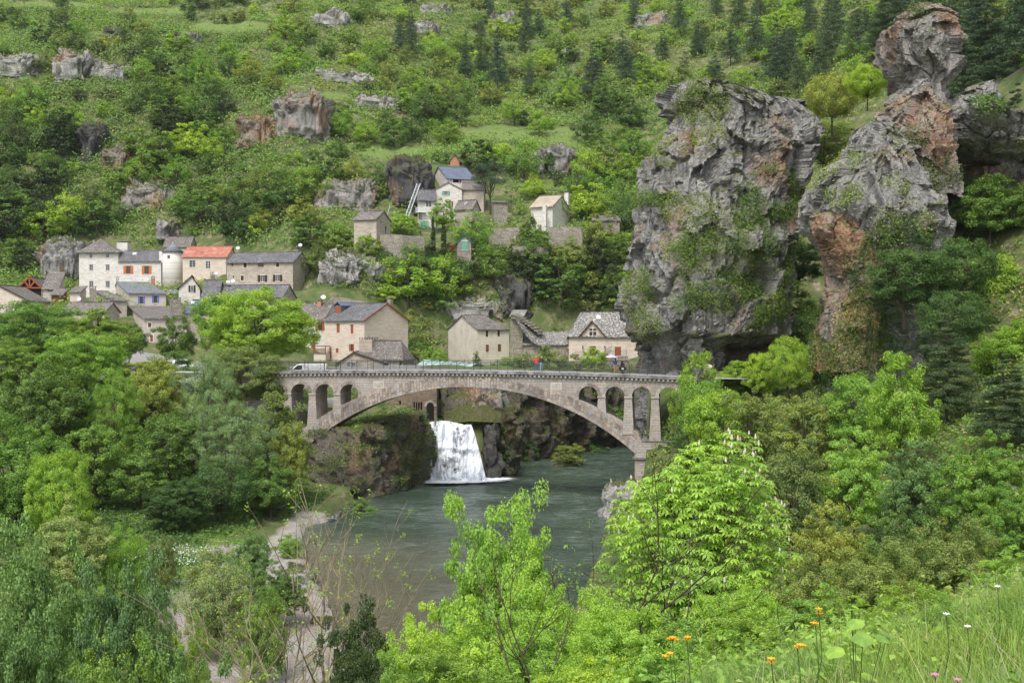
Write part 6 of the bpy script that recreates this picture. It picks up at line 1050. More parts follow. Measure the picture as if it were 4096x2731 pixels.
for a in [
    (1040, 1140, 168, 450, 'big0', 'lime', 'large lime green tree with dark limbs beside the big pink house'), (880, 1165, 180, 230, 'mid0', 'spring', 'darker fresh green tree behind the left side of the lime green tree'),
    (120, 1195, 152, 400, 'big0', 'spring', 'broad green tree at the left edge just below the village'), (385, 1222, 150, 320, 'big1', 'mid', 'broad green tree under the roofs, right of the left edge tree'), (515, 1285, 160, 160, 'mid1', 'deep', 'dark maple in front of the big plastered house'), (700, 1258, 164, 170, 'mid3', 'deep', 'dark upright tree at the right corner of the plastered house'),
    (330, 1320, 132, 360, 'big0', 'spring', 'fresh green tree between the village trees and the dense dark maple'), (170, 1400, 120, 420, 'big1', 'deep', 'dense dark green maple on the left bank'), (60, 1620, 100, 420, 'big1', 'spring', 'bright layered tree low at the left edge'), (240, 1790, 94, 260, 'big0', 'spring', 'rounded green crown right of the low left edge tree'),
    (455, 1450, 120, 240, 'willow', 'spring', 'narrow upright green tree left of the olive tree'), (590, 1415, 126, 290, 'big1', 'olive', 'olive green tree with open twigs in the middle of the left bank'), (830, 1385, 120, 280, 'willow', 'silver', 'tall grey-green poplar on the left bank'), (985, 1370, 136, 360, 'big0', 'olive', 'yellow olive tree just left of the bridge railing end'),
    (930, 1580, 113, 330, 'willow', 'silver', 'grey-green willow in front of the tall poplar'), (1110, 1560, 120, 260, 'mid3', 'olive', 'olive tree hiding the left bridge piers'), (1160, 1680, 117, 160, 'mid3', 'olive', 'small olive tree nearest the left pier of the bridge'), (690, 1640, 116, 320, 'mid0', 'deep', 'deep green tree below the olive tree'), (880, 1840, 108, 340, 'mid1', 'deep', 'dark tree with low branches above the bank'),
    (560, 1760, 112, 260, 'thin', 'mid', 'open mid green tree over the dark hollow'), (1080, 1830, 112, 230, 'mid3', 'mid', 'green tree over the bank by the sandy cove'), (700, 1900, 104, 240, 'big1', 'deep', 'low dark crown above the white flowering bank'), (380, 1700, 112, 240, 'mid2', 'mid', 'slender tree right of the dense dark maple'),
    (270, 1975, 72, 330, 'near1', 'yellow', 'pale yellow-green tree on the left bank below the layered tree'), (500, 2085, 74, 190, 'near0', 'spring', 'fresh green bush above the grassy bank'), (870, 2160, 66, 300, 'near0', 'yellow', 'pale yellow blossoming bush by the gravel beach'), (1010, 2075, 80, 170, 'near1', 'cool', 'cool green bush right of the blossoming bush'), (655, 2130, 82, 110, 'thick0', 'scrub', 'dull brownish bush on the grassy bank'),
    (1110, 2240, 74, 250, 'near1', 'mid', 'green bush leaning over the sandy cove'), (650, 2330, 56, 140, 'near0', 'mid', 'small grey-green bush on the beach bank'), (760, 2440, 50, 200, 'near0', 'mid', 'low grassy green bush on the beach edge'), (1440, 1985, 121, 130, 'thick1', 'mid', 'small waterside bush below the left river cliff'),
    (130, 2010, 30, 560, 'maple', 'cool', 'blue-green maple filling the lower left corner, left crown'), (480, 2150, 27, 470, 'maple', 'cool', 'blue-green maple crown at lower left, reaching towards the beach'), (60, 2330, 23, 480, 'maple', 'cool', 'blue-green maple crown at the bottom left corner'), (420, 2540, 22, 520, 'maple', 'mid', 'low maple crown at the bottom edge left of the beach'), (770, 2590, 21, 400, 'maple', 'cool', 'small maple crown at the bottom edge over the beach'),
    (1050, 2330, 62, 210, 'near0', 'mid', 'green bush on the gravel between blossoming bush and water'), (1160, 2130, 96, 110, 'near0', 'spring', 'small fresh bush on the sandy cove'), (3500, 2520, 11, 380, 'close0', 'spring', 'low fresh bush in the grass beside the broad leaved plant'), (3800, 2480, 11, 320, 'close1', 'bright', 'low bright bush in the grass at the right'),
    (20, 1340, 138, 280, 'big1', 'mid', 'green tree at the left photo edge hiding the parking place'), (690, 1400, 146, 280, 'mid3', 'mid', 'green tree in front of the parking place'), (600, 1440, 138, 220, 'mid2', 'olive', 'olive tree between the parking place and the river'), (2960, 1440, 130, 190, 'mid3', 'spring', 'fresh green tree over the road just past the bridge'), (3050, 1400, 126, 150, 'mid0', 'lime', 'small lime green tree over the road parapet'),
    (1990, 1900, 22, 560, 'maple', 'bright', 'bright green oak sapling standing up against the river'), (2130, 2150, 20, 400, 'near1', 'bright', 'bright sapling crown right of the oak sapling'), (2350, 2320, 21, 420, 'near0', 'bright', 'fresh green bush below the chestnut, left side'),
    (1880, 2370, 17, 460, 'near1', 'bright', 'light green sapling in the bottom centre'), (1650, 2380, 16, 400, 'close0', 'bright', 'light green bush at the bottom between dark box bush and sapling'), (2150, 2440, 14, 460, 'close1', 'bright', 'fresh green bush at the bottom centre'), (2450, 2360, 15, 500, 'close0', 'bright', 'fresh green bush at the bottom below the chestnut'),
    (1800, 2560, 11, 520, 'close1', 'lime', 'yellow-green bush on the bottom edge, left of centre'), (2350, 2590, 10, 560, 'close0', 'lime', 'yellow-green bush on the bottom edge, right of centre'), (1420, 2350, 15, 300, 'close1', 'dark', 'dark glossy box bush at the bottom left of centre'), (1450, 2470, 13, 360, 'close0', 'dark', 'lower dark box bush on the bottom edge'), (1600, 2600, 11, 300, 'close1', 'bright', 'small fresh bush beside the dark box bush'),
    (2810, 1500, 121, 210, 'mid0', 'spring', 'fresh green tree at the right end of the bridge'), (2790, 1400, 124, 220, 'mid3', 'lime', 'bright small tree beside the right bridge pillar'), (2790, 1660, 118, 200, 'mid1', 'deep', 'dark tree in front of the last right side arch'), (2880, 1540, 108, 280, 'mid0', 'spring', 'round green tree right of the bridge end'), (3150, 1335, 124, 190, 'mid1', 'lime', 'lime green oak with a dark leaning trunk under the ivy wall'),
    (3010, 1520, 104, 260, 'thin', 'olive', 'olive tree on the wooded bank right of the bridge'), (3220, 1540, 98, 320, 'thin', 'olive', 'open olive tree with pale stems on the right bank'), (3430, 1480, 96, 300, 'mid0', 'spring', 'green tree below the ivy wall'), (3600, 1400, 88, 280, 'mid3', 'spring', 'fresh green tree left of the blue-green pine'), (2930, 1760, 78, 260, 'thin', 'olive', 'thin olive tree behind the chestnut'),
    (3170, 1750, 72, 330, 'thin', 'olive', 'open olive tree with grey branches right of the chestnut'), (3420, 1640, 72, 340, 'airy', 'bright', 'tall fresh green tree in the middle of the right bank'), (3680, 1680, 64, 330, 'airy', 'cool', 'cool green maple on the right bank'), (3930, 1660, 60, 360, 'airy', 'spring', 'fresh green tree at the right edge of the bank'), (4060, 1880, 48, 340, 'airy', 'spring', 'fresh green tree at the right edge, lower'),
    (3320, 1920, 50, 360, 'airy', 'olive', 'olive tinted tree right of the chestnut, lower down'), (3620, 1980, 42, 400, 'airy', 'mid', 'mid green tree in the lower right thicket'), (3050, 2020, 42, 280, 'near1', 'olive', 'olive green bush beside the chestnut crown'), (3240, 2150, 34, 360, 'near1', 'olive', 'brown tinged thicket bush right of the chestnut'), (3500, 2140, 30, 420, 'near0', 'olive', 'dull thicket bush in the right foreground'),
    (3820, 2050, 34, 420, 'near0', 'olive', 'olive thicket bush towards the right edge'), (4060, 2180, 28, 380, 'near1', 'bright', 'fresh bush at the right edge of the thicket'), (2960, 2290, 23, 420, 'near0', 'bright', 'fresh green bush below the chestnut, right side'), (3290, 2330, 21, 420, 'near1', 'bright', 'fresh bush above the grassy corner'), (3650, 2320, 20, 420, 'near0', 'lime', 'light green bush above the grassy corner, further right'),
    (3980, 2330, 18, 380, 'near1', 'bright', 'fresh bush above the grass at the right edge'), (2700, 2420, 15, 440, 'close0', 'bright', 'low fresh bush in front of the chestnut'), (3020, 2440, 13, 460, 'close1', 'lime', 'low light green bush left of the orange flowers'), (2650, 2590, 10, 420, 'close1', 'bright', 'low bush on the bottom edge by the first orange flowers'),
    (3990, 1000, 122, 440, 'big0', 'lime', 'bright lime green tree at the right edge'), (4080, 1250, 108, 360, 'big1', 'spring', 'bright green tree at the right edge under the lime green one'), (3060, 840, 166, 260, 'mid1', 'mid', 'green tree in the cleft between crag and buttress, upper'), (3190, 960, 163, 230, 'mid0', 'deep', 'dark tree in the cleft between crag and buttress, middle'),
    (3150, 1120, 158, 280, 'mid3', 'mid', 'green tree in the cleft between crag and buttress, lower'), (3240, 1240, 150, 220, 'mid0', 'deep', 'dark green tree at the foot of the cleft'), (3080, 1180, 160, 170, 'mid1', 'deep', 'dark tree behind the road lip of the crag'), (3330, 285, 150, 260, 'mid1', 'olive', 'spreading oak with dark limbs between crag and pinnacle'), (3470, 250, 138, 190, 'mid1', 'lime', 'small lime green oak against the left side of the pinnacle'),
    (3300, 470, 160, 260, 'mid0', 'olive', 'olive shrubby tree below the spreading oak'), (3620, 980, 112, 330, 'mid0', 'deep', 'dark evergreen oak over the ivy wall, left'), (3850, 940, 114, 320, 'mid1', 'deep', 'dark evergreen oak over the ivy wall, right'), (3960, 700, 124, 300, 'mid3', 'mid', 'green tree beneath the rock ridge, left'), (4090, 740, 124, 260, 'mid0', 'deep', 'dark tree at the right edge beneath the rock ridge'), (3820, 1150, 104, 300, 'mid1', 'deep', 'dark tree behind the blue-green pine')]:
    foot = None
    if a[2] > 100 and a[0] > 3000 and a[1] < 1300: foot = P(a[0], a[1] + a[3] * .95, a[2]).z
    at(*a, foot=foot)
for a in [(3790, 1250, 98, 250, 'blue-green pine on the right bank'), (4030, 1410, 82, 270, 'dark pine at the right edge'), (3830, 60, 170, 200, 'dark pine above the rock ridge, left of three'), (3960, -20, 175, 230, 'dark pine above the rock ridge, middle of three'), (4080, 100, 168, 200, 'dark pine at the top right corner'), (3700, -30, 190, 200, 'pine behind the top of the pinnacle'), (3900, 250, 150, 190, 'small pine just above the rock ridge'), (3560, -60, 200, 220, 'pine left behind the pinnacle top'), (4060, 330, 146, 160, 'low pine at the right edge on the ridge')]:
    at(a[0], a[1], a[2], a[3], 'midpine', 'pine', a[4], 'pine tree', name='pine_tree', foot=None if a[1] > 1000 else P(a[0], a[1] + 420, a[2]).z)
# sparse ash saplings with bare lichened branches
def sapling(x, y, h, seed, lab, mk='lime', tuft=260, bark='bark_pale', spread=.42):
    rg = random.Random(seed); rs_ = np.random.RandomState(seed); g = z1(x, y); o = empty('sapling', (x, y, g), 0, lab, 'sapling'); mb = MB(); tips = []
    def grow(p, d, l, r, dep):
        n_ = 4; pts = [p]; q = p.copy()
        for i in range(n_): d = (d + Vector((rg.gauss(0, .10), rg.gauss(0, .10), rg.gauss(.03, .06)))).normalized(); q = q + d * l / n_; pts.append(q.copy())
        mb.tube(pts, [r * (1 - .45 * i / n_) for i in range(n_ + 1)], 6 if dep < 2 else 4, False)
        if dep >= 4 or r < .005: tips.append(q); return
        for k in range(rg.choice((1, 2, 3)) if dep else 4):
            a = rg.uniform(0, 6.28); b2 = pts[rg.randint(2, n_)]; nd = (d * .75 + Vector((math.cos(a), math.sin(a), rg.uniform(-.1, .45))) * .75).normalized(); grow(b2, nd, l * rg.uniform(.5, .78), r * .55, dep + 1)
        grow(q, d, l * .72, r * .62, dep + 1)
    grow(Vector((0, 0, -.3)), Vector((rg.gauss(0, .08), 0, 1)).normalized(), h * spread, h * .0095, 0); mb.build('trunk', M[bark], o, True)
    tt = np.array([tuple(t) for t in tips]); tt = tt[rs_.uniform(size=len(tt)) < .55]; ci = np.repeat(np.arange(len(tt)), 7); gq = rs_.normal(size=(len(ci), 3)) * .05; mesh_np('foliage', leaf_quads(tt[ci] + gq, gq + (0, 0, .05) + rs_.normal(size=gq.shape) * .04, np.full(len(ci), .062), rs_, .5), quads_faces(len(ci) * 4), LF[mk], o)
for px, yt, D, sd_, lab in [(1100, 2200, 24, 1, 'sparse sapling with bare lichened branches, left of the pair'), (1240, 2040, 23, 2, 'taller sparse sapling with bare lichened branches, right of the pair'), (1330, 2420, 20, 5, 'thin sparse sapling beside the dark box bush')]:
    t = P(px, yt, D); sapling(t.x, t.y, t.z - z1(t.x, t.y), sd_, lab)
for px, yt, D, sd_ in [(2150, 2140, 13, 11), (2560, 2140, 15, 12), (2430, 1890, 24, 13), (3110, 2250, 14, 14)]:
    t = P(px, yt, D); sapling(t.x, t.y, t.z - z1(t.x, t.y), sd_, {11: 'slender leafy shoot in front of the oak sapling', 12: 'slender dark stemmed shoot left of the chestnut trunk', 13: 'thin twig tree between oak sapling and chestnut', 14: 'thin dark stemmed shoot right of the chestnut'}[sd_], 'spring', bark='bark')
# horse chestnut: palmate leaves and cream flower candles
def chestnut():
    t = P(2790, 1725, 37); x, y = t.x, t.y; g = z1(x, y); Hh = t.z - g; Rr = 3.05; rs_ = np.random.RandomState(5); o = empty('chestnut_tree', (x, y, g), 0, 'young horse chestnut covered in cream flower candles', 'chestnut tree')
    V, mb = tree_mesh(90, 'bush', Hh, Rr, 240, 1, .2, trunk_r=.14, clr=.13, cz=.58, fill=.35, limbs=24); mb.build('trunk', M['bark'], o, True)
    n_ = 4300; d = rs_.normal(size=(n_, 3)); d /= np.linalg.norm(d, axis=1)[:, None]; rad = rs_.uniform(.3, 1, n_) ** .6 * (1 + .22 * vnoise(d * 2.2 + 3, 5)); c0 = Hh * .52; C_ = np.stack([d[:, 0] * rad * Rr, d[:, 1] * rad * Rr * .9, c0 + d[:, 2] * rad * np.where(d[:, 2] > 0, Hh - c0, c0 * .75)], 1)
    Vs = []
    for c, dd in zip(C_, d):
        up = np.array([dd[0] * .35, dd[1] * .35, 1]) + rs_.normal(size=3) * .18; up /= np.linalg.norm(up); a = np.cross(up, (1, .2, 0)); a /= np.linalg.norm(a); b2 = np.cross(up, a); a0 = rs_.uniform(0, 6.28); L_ = rs_.uniform(.15, .24)
        for k in range(7):
            th = a0 + 6.283 * k / 7; r_ = a * math.cos(th) + b2 * math.sin(th); s_ = np.cross(up, r_); tip = c + r_ * L_ - up * L_ * .45; m_ = c + r_ * L_ * .62 - up * L_ * .12; Vs.append([c, m_ + s_ * L_ * .2, tip, m_ - s_ * L_ * .2])
    Vs = np.array(Vs).reshape(-1, 3); mesh_np('crown', Vs, quads_faces(len(Vs)), LF['bright'], o)
    top = [i for i in range(n_) if rad[i] > .93 and d[i][2] > -.6 and d[i][1] < .35]; rs_.shuffle(top); mm = M['candle']
    for i in top[:96]:
        c = C_[i]; f = MB(); n0 = rs_.uniform(.13, .21); prof = [(.01, 0), (.03, .04), (.037, n0 * .35), (.027, n0 * .65), (.02, n0 * .9), (.004, n0)]; f.lathe(prof, (c[0], c[1], c[2] + .03), 7); q = f.build('flower_candle', mm, o)
m, n, b = mat('cream_blossom'); f = noise(n, N(n, 'NewGeometry').outputs['Position'], 45, 3, .8); L(n, ramp(n, f, [(.35, (.42, .40, .24)), (.5, (.72, .66, .52)), (.65, (.75, .62, .55))]), b.inputs['Base Color']); bump(n, b, f, 1, .03); M['candle'] = m
chestnut()
# bush on its islet, waterside greenery
o = at(2280, 1765, 161, 140, 'thin', 'olive', 'half bare bush on a tiny islet in the river', 'shrub', foot=0.1); boulder('islet', (P(2270, 1850, 161).x, 161, .02), (2.0, 1.0, .35), M['ground'], 61, .15, 50, 24, sc=.4, label='tiny grassy islet in the river', cat='islet')
for px, yt, D, w_, mk, lab in [(2060, 1680, 168, 230, 'deep', 'dark waterside bush right of the waterfall'), (2190, 1740, 174, 180, 'mid', 'waterside bush against the far river cliff, left'), (2330, 1750, 180, 200, 'deep', 'waterside bush against the far river cliff, right'), (1960, 1800, 163, 120, 'deep', 'low waterside bush just right of the waterfall'), (1960, 1560, 168, 130, 'deep', 'ivy bush on the cliff edge right of the waterfall'), (2110, 1560, 176, 200, 'deep', 'ivy clad hump on the far cliff edge'), (2350, 1530, 183, 200, 'mid', 'green bush filling the first right side arch'), (1310, 1880, 133, 90, 'deep', 'ivy clump at the foot of the left pier'), (1870, 1560, 160, 120, 'olive', 'grassy bush above the waterfall'), (2450, 1600, 184, 170, 'mid', 'bush behind the second right side arch')]:
    t = P(px, yt, D); at(px, yt, D, w_, 'thick%d' % (px % 2), mk, lab, 'shrub', foot=t.z - w_ * D / FPX * .75)
for px, yt, D, w_, mk, lab in [(1250, 1378, 0, 0, 0, 0)][:0] + [(2200, 1375, 186, 300, 'olive', 'light green garden shrub in front of the rubble wall'), (2025, 1425, 190, 150, 'spring', 'clipped bright green bush beside the two walkers'), (1715, 1385, 205, 70, 'spring', 'bright bush at the left corner of the grey house, left'), (1755, 1390, 206, 80, 'spring', 'bright bush at the left corner of the grey house, right'), (2375, 1385, 192, 110, 'lime', 'light small tree in front of the inn door'), (1670, 1390, 208, 90, 'yellow', 'yellowish bush right of the big pink house'), (2380, 1440, 188, 220, 'olive', 'grey twiggy bush under the inn terrace'), (1905, 1400, 207, 30, 'deep', 'climbing rose at the corner of the grey house'), (1630, 1230, 216, 170, 'olive', 'pale bare-twigged tree right of the big pink house'), (1660, 1350, 212, 130, 'mid', 'dark shrub behind the corner of the big pink house')]:
    at(px, yt, D, w_, 'thick%d' % (px % 2), mk, lab, 'shrub')
# ivy and scrub clinging to rock
def cling(src, name, label, n_, mk, size, thick, seed, cond, parent=None):
    me = src.data; co = np.empty(len(me.vertices) * 3); me.vertices.foreach_get('co', co); co = co.reshape(-1, 3); nm = np.empty(len(me.vertices) * 3); me.vertices.foreach_get('normal', nm); nm = nm.reshape(-1, 3)
    w_ = cond(co, nm); r = np.random.RandomState(seed); ids = np.nonzero(w_)[0]
    if len(ids) == 0: return
    i = r.choice(ids, n_); p = co[i] + nm[i] * (r.uniform(0, 1, n_) ** 1.5 * thick)[:, None] + r.normal(size=(n_, 3)) * .25; V = leaf_quads(p, nm[i] * .8 + (0, 0, .5) + r.normal(size=(n_, 3)) * .5, np.full(n_, size), r)
    tag(mesh_np(name, V, quads_faces(len(V)), LF[mk]), label, kind='stuff')
def pxy(co):
    f = co[:, 1] * CP - (co[:, 2] - CH) * SP; u = co[:, 1] * SP + (co[:, 2] - CH) * CP; return 2048 + co[:, 0] / f * FPX, 1365.5 - u / f * FPX
def nz(co, s_, seed): return vnoise(co / s_, seed)
OB = bpy.data.objects
T_ = OB['rock_tower']; Bt = OB['rock_buttress']; Pn = OB['rock_pinnacle']; Rd = OB['rock_ridge']
def reg(co, els, soft=0.0):
    px, py = pxy(co); m_ = np.zeros(len(co), bool)
    for cx, cy, rx, ry in els: m_ |= ((px - cx) / rx) ** 2 + ((py - cy) / ry) ** 2 < 1 + .5 * nz(co, 2.2, 4)
    return m_ & (co[:, 1] < 160)
cling(T_, 'crag_scrub', 'mossy scrub clinging to the grey crag', 42000, 'olive', .2, .5, 1, lambda c, n_: reg(c, [(2810, 420, 110, 90), (2830, 540, 80, 60), (2680, 610, 60, 60), (2750, 830, 120, 60), (2890, 900, 150, 90), (2900, 1080, 190, 150), (2960, 1200, 160, 110), (2560, 1190, 70, 110), (2600, 1300, 60, 60), (2760, 1000, 120, 60)]) & (nz(c, 1.6, 9) > -.35))
cling(T_, 'crag_greenery', 'green bushes clinging to the grey crag', 52000, 'deep', .22, 1.3, 2, lambda c, n_: reg(c, [(2880, 1000, 180, 90), (3050, 1080, 110, 200), (2940, 1270, 110, 50), (2620, 800, 70, 40), (2850, 350, 200, 25), (3080, 780, 120, 120), (2560, 1130, 50, 60), (3000, 960, 200, 160), (2900, 1180, 200, 110)]) & (nz(c, 2.0, 19) > -.1))
cling(Bt, 'ivy', 'dark ivy covering the foot of the leaning buttress', 50000, 'deep', .22, .9, 3, lambda c, n_: reg(c, [(3560, 1180, 230, 300), (3450, 1430, 240, 230)]))
cling(Bt, 'ivy', 'olive ivy sheet below the orange flank', 26000, 'scrub', .2, .6, 4, lambda c, n_: reg(c, [(3400, 1400, 170, 190), (3350, 1250, 60, 80)]))
cling(Bt, 'crag_greenery', 'green scrub on the leaning buttress', 9000, 'olive', .24, .5, 5, lambda c, n_: reg(c, [(3330, 640, 110, 60), (3380, 780, 90, 50), (3600, 900, 120, 90), (3560, 750, 60, 40), (3290, 720, 80, 50)]) & (nz(c, 1.4, 9) > -.2))
cling(Rd, 'crag_greenery', 'green scrub hanging on the rock ridge', 16000, 'deep', .26, .8, 6, lambda c, n_: reg(c, [(3900, 780, 200, 70), (3800, 880, 260, 120), (4000, 900, 200, 100), (3950, 420, 60, 25)]))
cling(Pn, 'crag_greenery', 'dark scrub at the foot of the pinnacle', 7000, 'scrub', .22, .5, 7, lambda c, n_: reg(c, [(3720, 700, 110, 90), (3660, 50, 60, 20), (3640, 560, 60, 50)]) & (nz(c, 1.4, 9) > -.2))
cling(OB['orange_flank'], 'ivy', 'ivy creeping over the right side of the orange rock flank', 16000, 'deep', .2, .7, 14, lambda c, n_: reg(c, [(3520, 1150, 120, 260), (3420, 1420, 150, 130)]))
cling(OB['orange_flank'], 'ivy', 'olive ivy creeping up the foot of the orange rock flank', 9000, 'olive', .17, .5, 15, lambda c, n_: reg(c, [(3440, 1330, 110, 170), (3340, 1440, 90, 90)]))
for nm_, k_ in (('river_cliff.002', 5000), ('river_cliff.003', 2500)): cling(OB[nm_], 'cliff_greenery', 'grass and ferns on the ' + OB[nm_]['label'], k_, 'mid', .2, .5, 61, lambda c, n_: (n_[:, 2] > .25) & (nz(c, 1.3, 9) > -.6))
for nm_, sd_ in (('river_cliff', 11), ('river_cliff.001', 12)):
    cling(OB[nm_], 'cliff_greenery', 'ivy and ferns hanging on the river cliff ' + ('left' if sd_ == 11 else 'right') + ' of the waterfall', 20000 if sd_ == 11 else 30000, 'deep', .2, .4, sd_, lambda c, n_: (nz(c, 1.9, 9) > (.05 if sd_ == 11 else -.1)) & (c[:, 2] > .3))
    cling(OB[nm_], 'cliff_greenery', 'lighter tufts on the river cliff ' + ('left' if sd_ == 11 else 'right') + ' of the waterfall', 9000, 'mid', .2, .35, sd_ + 5, lambda c, n_: (nz(c, 1.5, 29) > .2) & (c[:, 2] > .3))
for o in [q for q in OB if q.name.startswith('rock_outcrop')]:
    cling(o, 'outcrop_greenery', 'scrub growing over the ' + o['label'][:60], 1800, ('olive', 'dark', 'mid')[len(o.name + o['label']) % 3], .36, .8, 5, lambda c, n_: ((nz(c, 2.2, 3) > .15) | (c[:, 2] < np.percentile(c[:, 2], 22)) | (n_[:, 2] > .55)) & (n_[:, 1] < .5))
# slopes on both banks
undergrowth('undergrowth', 'green bank undergrowth on the near right slope', 9000, (.02, 24, .75, 130), 'mid', lambda y: .1 + .0022 * y, .9, 6, -.9, 16, cond=lambda x, y, z: (poly_sd(x, y, RIV) > .8))
undergrowth('undergrowth', 'olive undergrowth on the near right slope', 7000, (.02, 20, .75, 130), 'olive', lambda y: .09 + .002 * y, .8, 7, -.2, 16, cond=lambda x, y, z: (poly_sd(x, y, RIV) > .8))
undergrowth('undergrowth', 'greenery on the ledge left of the waterfall', 2500, (-.2, 134, .02, 158), 'mid', .22, .5, 21, -.9, 12, cond=lambda x, y, z: (z > 5) & (z < 12.3))
undergrowth('undergrowth', 'dark undergrowth beneath the left bank trees', 6000, (-.52, 80, -.16, 138), 'deep', .28, .7, 8, -.9, 14, cond=lambda x, y, z: (z > .8) & (poly_sd(x, y, RIV) > 2))
undergrowth('undergrowth', 'fresh weeds on the left bank', 5000, (-.42, 76, -.13, 136), 'spring', .16, .4, 28, -.2, 12, cond=lambda x, y, z: (z > .5) & (poly_sd(x, y, RIV) > 1.6) & ((y > 108) | (poly_sd(x, y, RIV) > 4)))
undergrowth('bank_grass', 'tall fresh grass on the left bank beside the beach', 9000, (-.42, 40, -.24, 84), 'mid', .16, .5, 9, -.9, 16, cond=lambda x, y, z: (z > 1.5) & (x < -.255 * y - 1))
undergrowth('undergrowth', 'undergrowth on the slope under the lower left maples', 6000, (-.6, 12, -.05, 40), 'mid', .12, .8, 10, -.9, 14, cond=lambda x, y, z: z > 2.6)
undergrowth('undergrowth', 'low bright undergrowth on the near slope', 12000, (-.25, 8, .35, 30), 'bright', .075, .55, 11, -.9, 16, cond=lambda x, y, z: z > 1.0)
r = np.random.RandomState(2); n_ = 900; x = r.uniform(-31, -25, n_); y = r.uniform(88, 97, n_); z = zt(x, y) + r.uniform(.3, .7, n_); tag(mesh_np('wild_garlic', leaf_quads(np.stack([x, y, z], 1), r.normal(size=(n_, 3)) + (0, 0, 1), np.full(n_, .09), r, .9), quads_faces(n_ * 4), M['white_paint']), 'white flowering ground cover under the left bank trees', kind='stuff')
LF['straw'] = leafmat('straw_coloured_grass', (.24, .23, .14), .3, .2)
# grass of the lower right corner: blades in tufts
r = np.random.RandomState(8); nt2 = 4200; y = 3.2 + 15 * r.uniform(0, 1, nt2) ** 1.3; k = r.uniform(.02, .52, nt2); x = k * y; ok = (x > .6 + .12 * (y - 3)) & (r.uniform(size=nt2) < np.clip((k + .02) * 4.5, 0, 1)); x, y = x[ok], y[ok]; z = zt(x, y)
def blades(name, label, x, y, z, nb, hmin, hmax, mk, seed, w0=.006, lean=.45):
    r = np.random.RandomState(seed); ci = np.repeat(np.arange(len(x)), nb); m_ = len(ci); bx, by = x[ci] + r.normal(size=m_) * .06, y[ci] + r.normal(size=m_) * .06; h = r.uniform(hmin, hmax, m_); a = r.uniform(0, 6.28, m_); dx, dy = np.cos(a), np.sin(a); ln = np.abs(r.normal(size=m_)) * lean * h; b0 = np.stack([bx, by, z[ci] - .05], 1); sx_ = np.stack([-dy, dx, 0 * dx], 1) * w0; V = []
    for f, wq in ((0, 1), (.5, .8), (.85, .45), (1.0, .05)):
        c = b0 + np.stack([dx * ln * f ** 2, dy * ln * f ** 2, h * f * (1 - .18 * f)], 1); V += [c - sx_ * wq, c + sx_ * wq]
    V = np.stack(V, 1).reshape(-1, 3); F = (np.arange(m_) * 8)[:, None, None] + np.array([[0, 1, 3, 2], [2, 3, 5, 4], [4, 5, 7, 6]])[None]; return tag(mesh_np(name, V, F.reshape(-1, 4), LF[mk]), label, kind='stuff')
blades('grass', 'tall fresh grass in the lower right corner', x, y, z, 32, .18, .55, 'mid', 1, .0045); blades('grass', 'pale seeding grass stalks in the lower right corner', x[::9], y[::9], z[::9], 5, .35, .85, 'straw', 2, .0022, .5); blades('grass', 'olive grass in the lower right corner', x[::2], y[::2], z[::2], 16, .15, .5, 'olive', 3, .004)
undergrowth('weeds', 'olive weeds among the grass', 3500, (.02, 3.5, .52, 16), 'olive', .035, .4, 44, -.5, 14, cond=lambda x, y, z: x > .3)
undergrowth('weeds', 'broad leaved weeds among the grass', 5200, (.02, 3.5, .52, 16), 'mid', .045, .32, 14, -.2, 14, cond=lambda x, y, z: x > .3)
for mk_, c_ in (('orange_petal', (.8, .38, .02)), ('white_petal', (.8, .78, .8)), ('pink_petal', (.62, .2, .42))): M[mk_] = plain(mk_, c_, .5)
for i, (px, py, D, mk_, lab) in enumerate([(2690, 2555, 6.2, 'orange_petal', 'orange flower head at the bottom left of the grass, upper one of three'), (2748, 2560, 6.3, 'orange_petal', 'orange flower head, rightmost of the three at the bottom left of the grass'), (2680, 2618, 6.1, 'orange_petal', 'orange flower head, lowest of the three at the bottom left of the grass'), (3275, 2440, 6.6, 'orange_petal', 'tallest double orange flower in the middle of the grass'), (3262, 2500, 6.5, 'orange_petal', 'orange flower just under the tallest one'), (3190, 2592, 6.0, 'orange_petal', 'single small orange flower left of the tallest stem'), (3085, 2640, 5.8, 'orange_petal', 'small yellow-orange flower near the bottom edge'),
        (3785, 2460, 7.0, 'white_petal', 'white flower spike in the right hand grass'), (3990, 2350, 7.5, 'white_petal', 'small white flower near the right edge'), (3870, 2510, 6.8, 'white_petal', 'tiny white flower below the white spike'), (3830, 2725, 5.2, 'pink_petal', 'pink flower head at the bottom edge'), (3740, 2705, 5.3, 'pink_petal', 'small pink flower left of the pink flower head')]):
    t = P(px, py, D); g = z1(t.x, t.y); o = empty('flower', (t.x, t.y, g), 0, lab, 'flower'); hh = max(.15, t.z - g); MB().tube([(-.05, 0, -.05), (-.035, .01, hh * .35), (.02, 0, hh * .7), (0, 0, hh)], .0028, 4).build('stem', M['stem_green'], o); rg = random.Random(i)
    for q in range(rg.choice((2, 3)) if mk_ == 'orange_petal' else 1):
        cx, cz_ = rg.uniform(-.03, .03) if q else 0, rg.uniform(-.035, .02) if q else 0; f = MB(); 
        for kq in range(14): a = 6.283 * kq / 14; f.poly([(cx, 0, hh + cz_), (cx + .018 * math.cos(a - .2), .018 * math.sin(a - .2), hh + cz_ + .012), (cx + .024 * math.cos(a), .024 * math.sin(a), hh + cz_ + .01 + .006 * (kq % 2)), (cx + .018 * math.cos(a + .2), .018 * math.sin(a + .2), hh + cz_ + .012)])
        f.build('blossom', M[mk_], o)
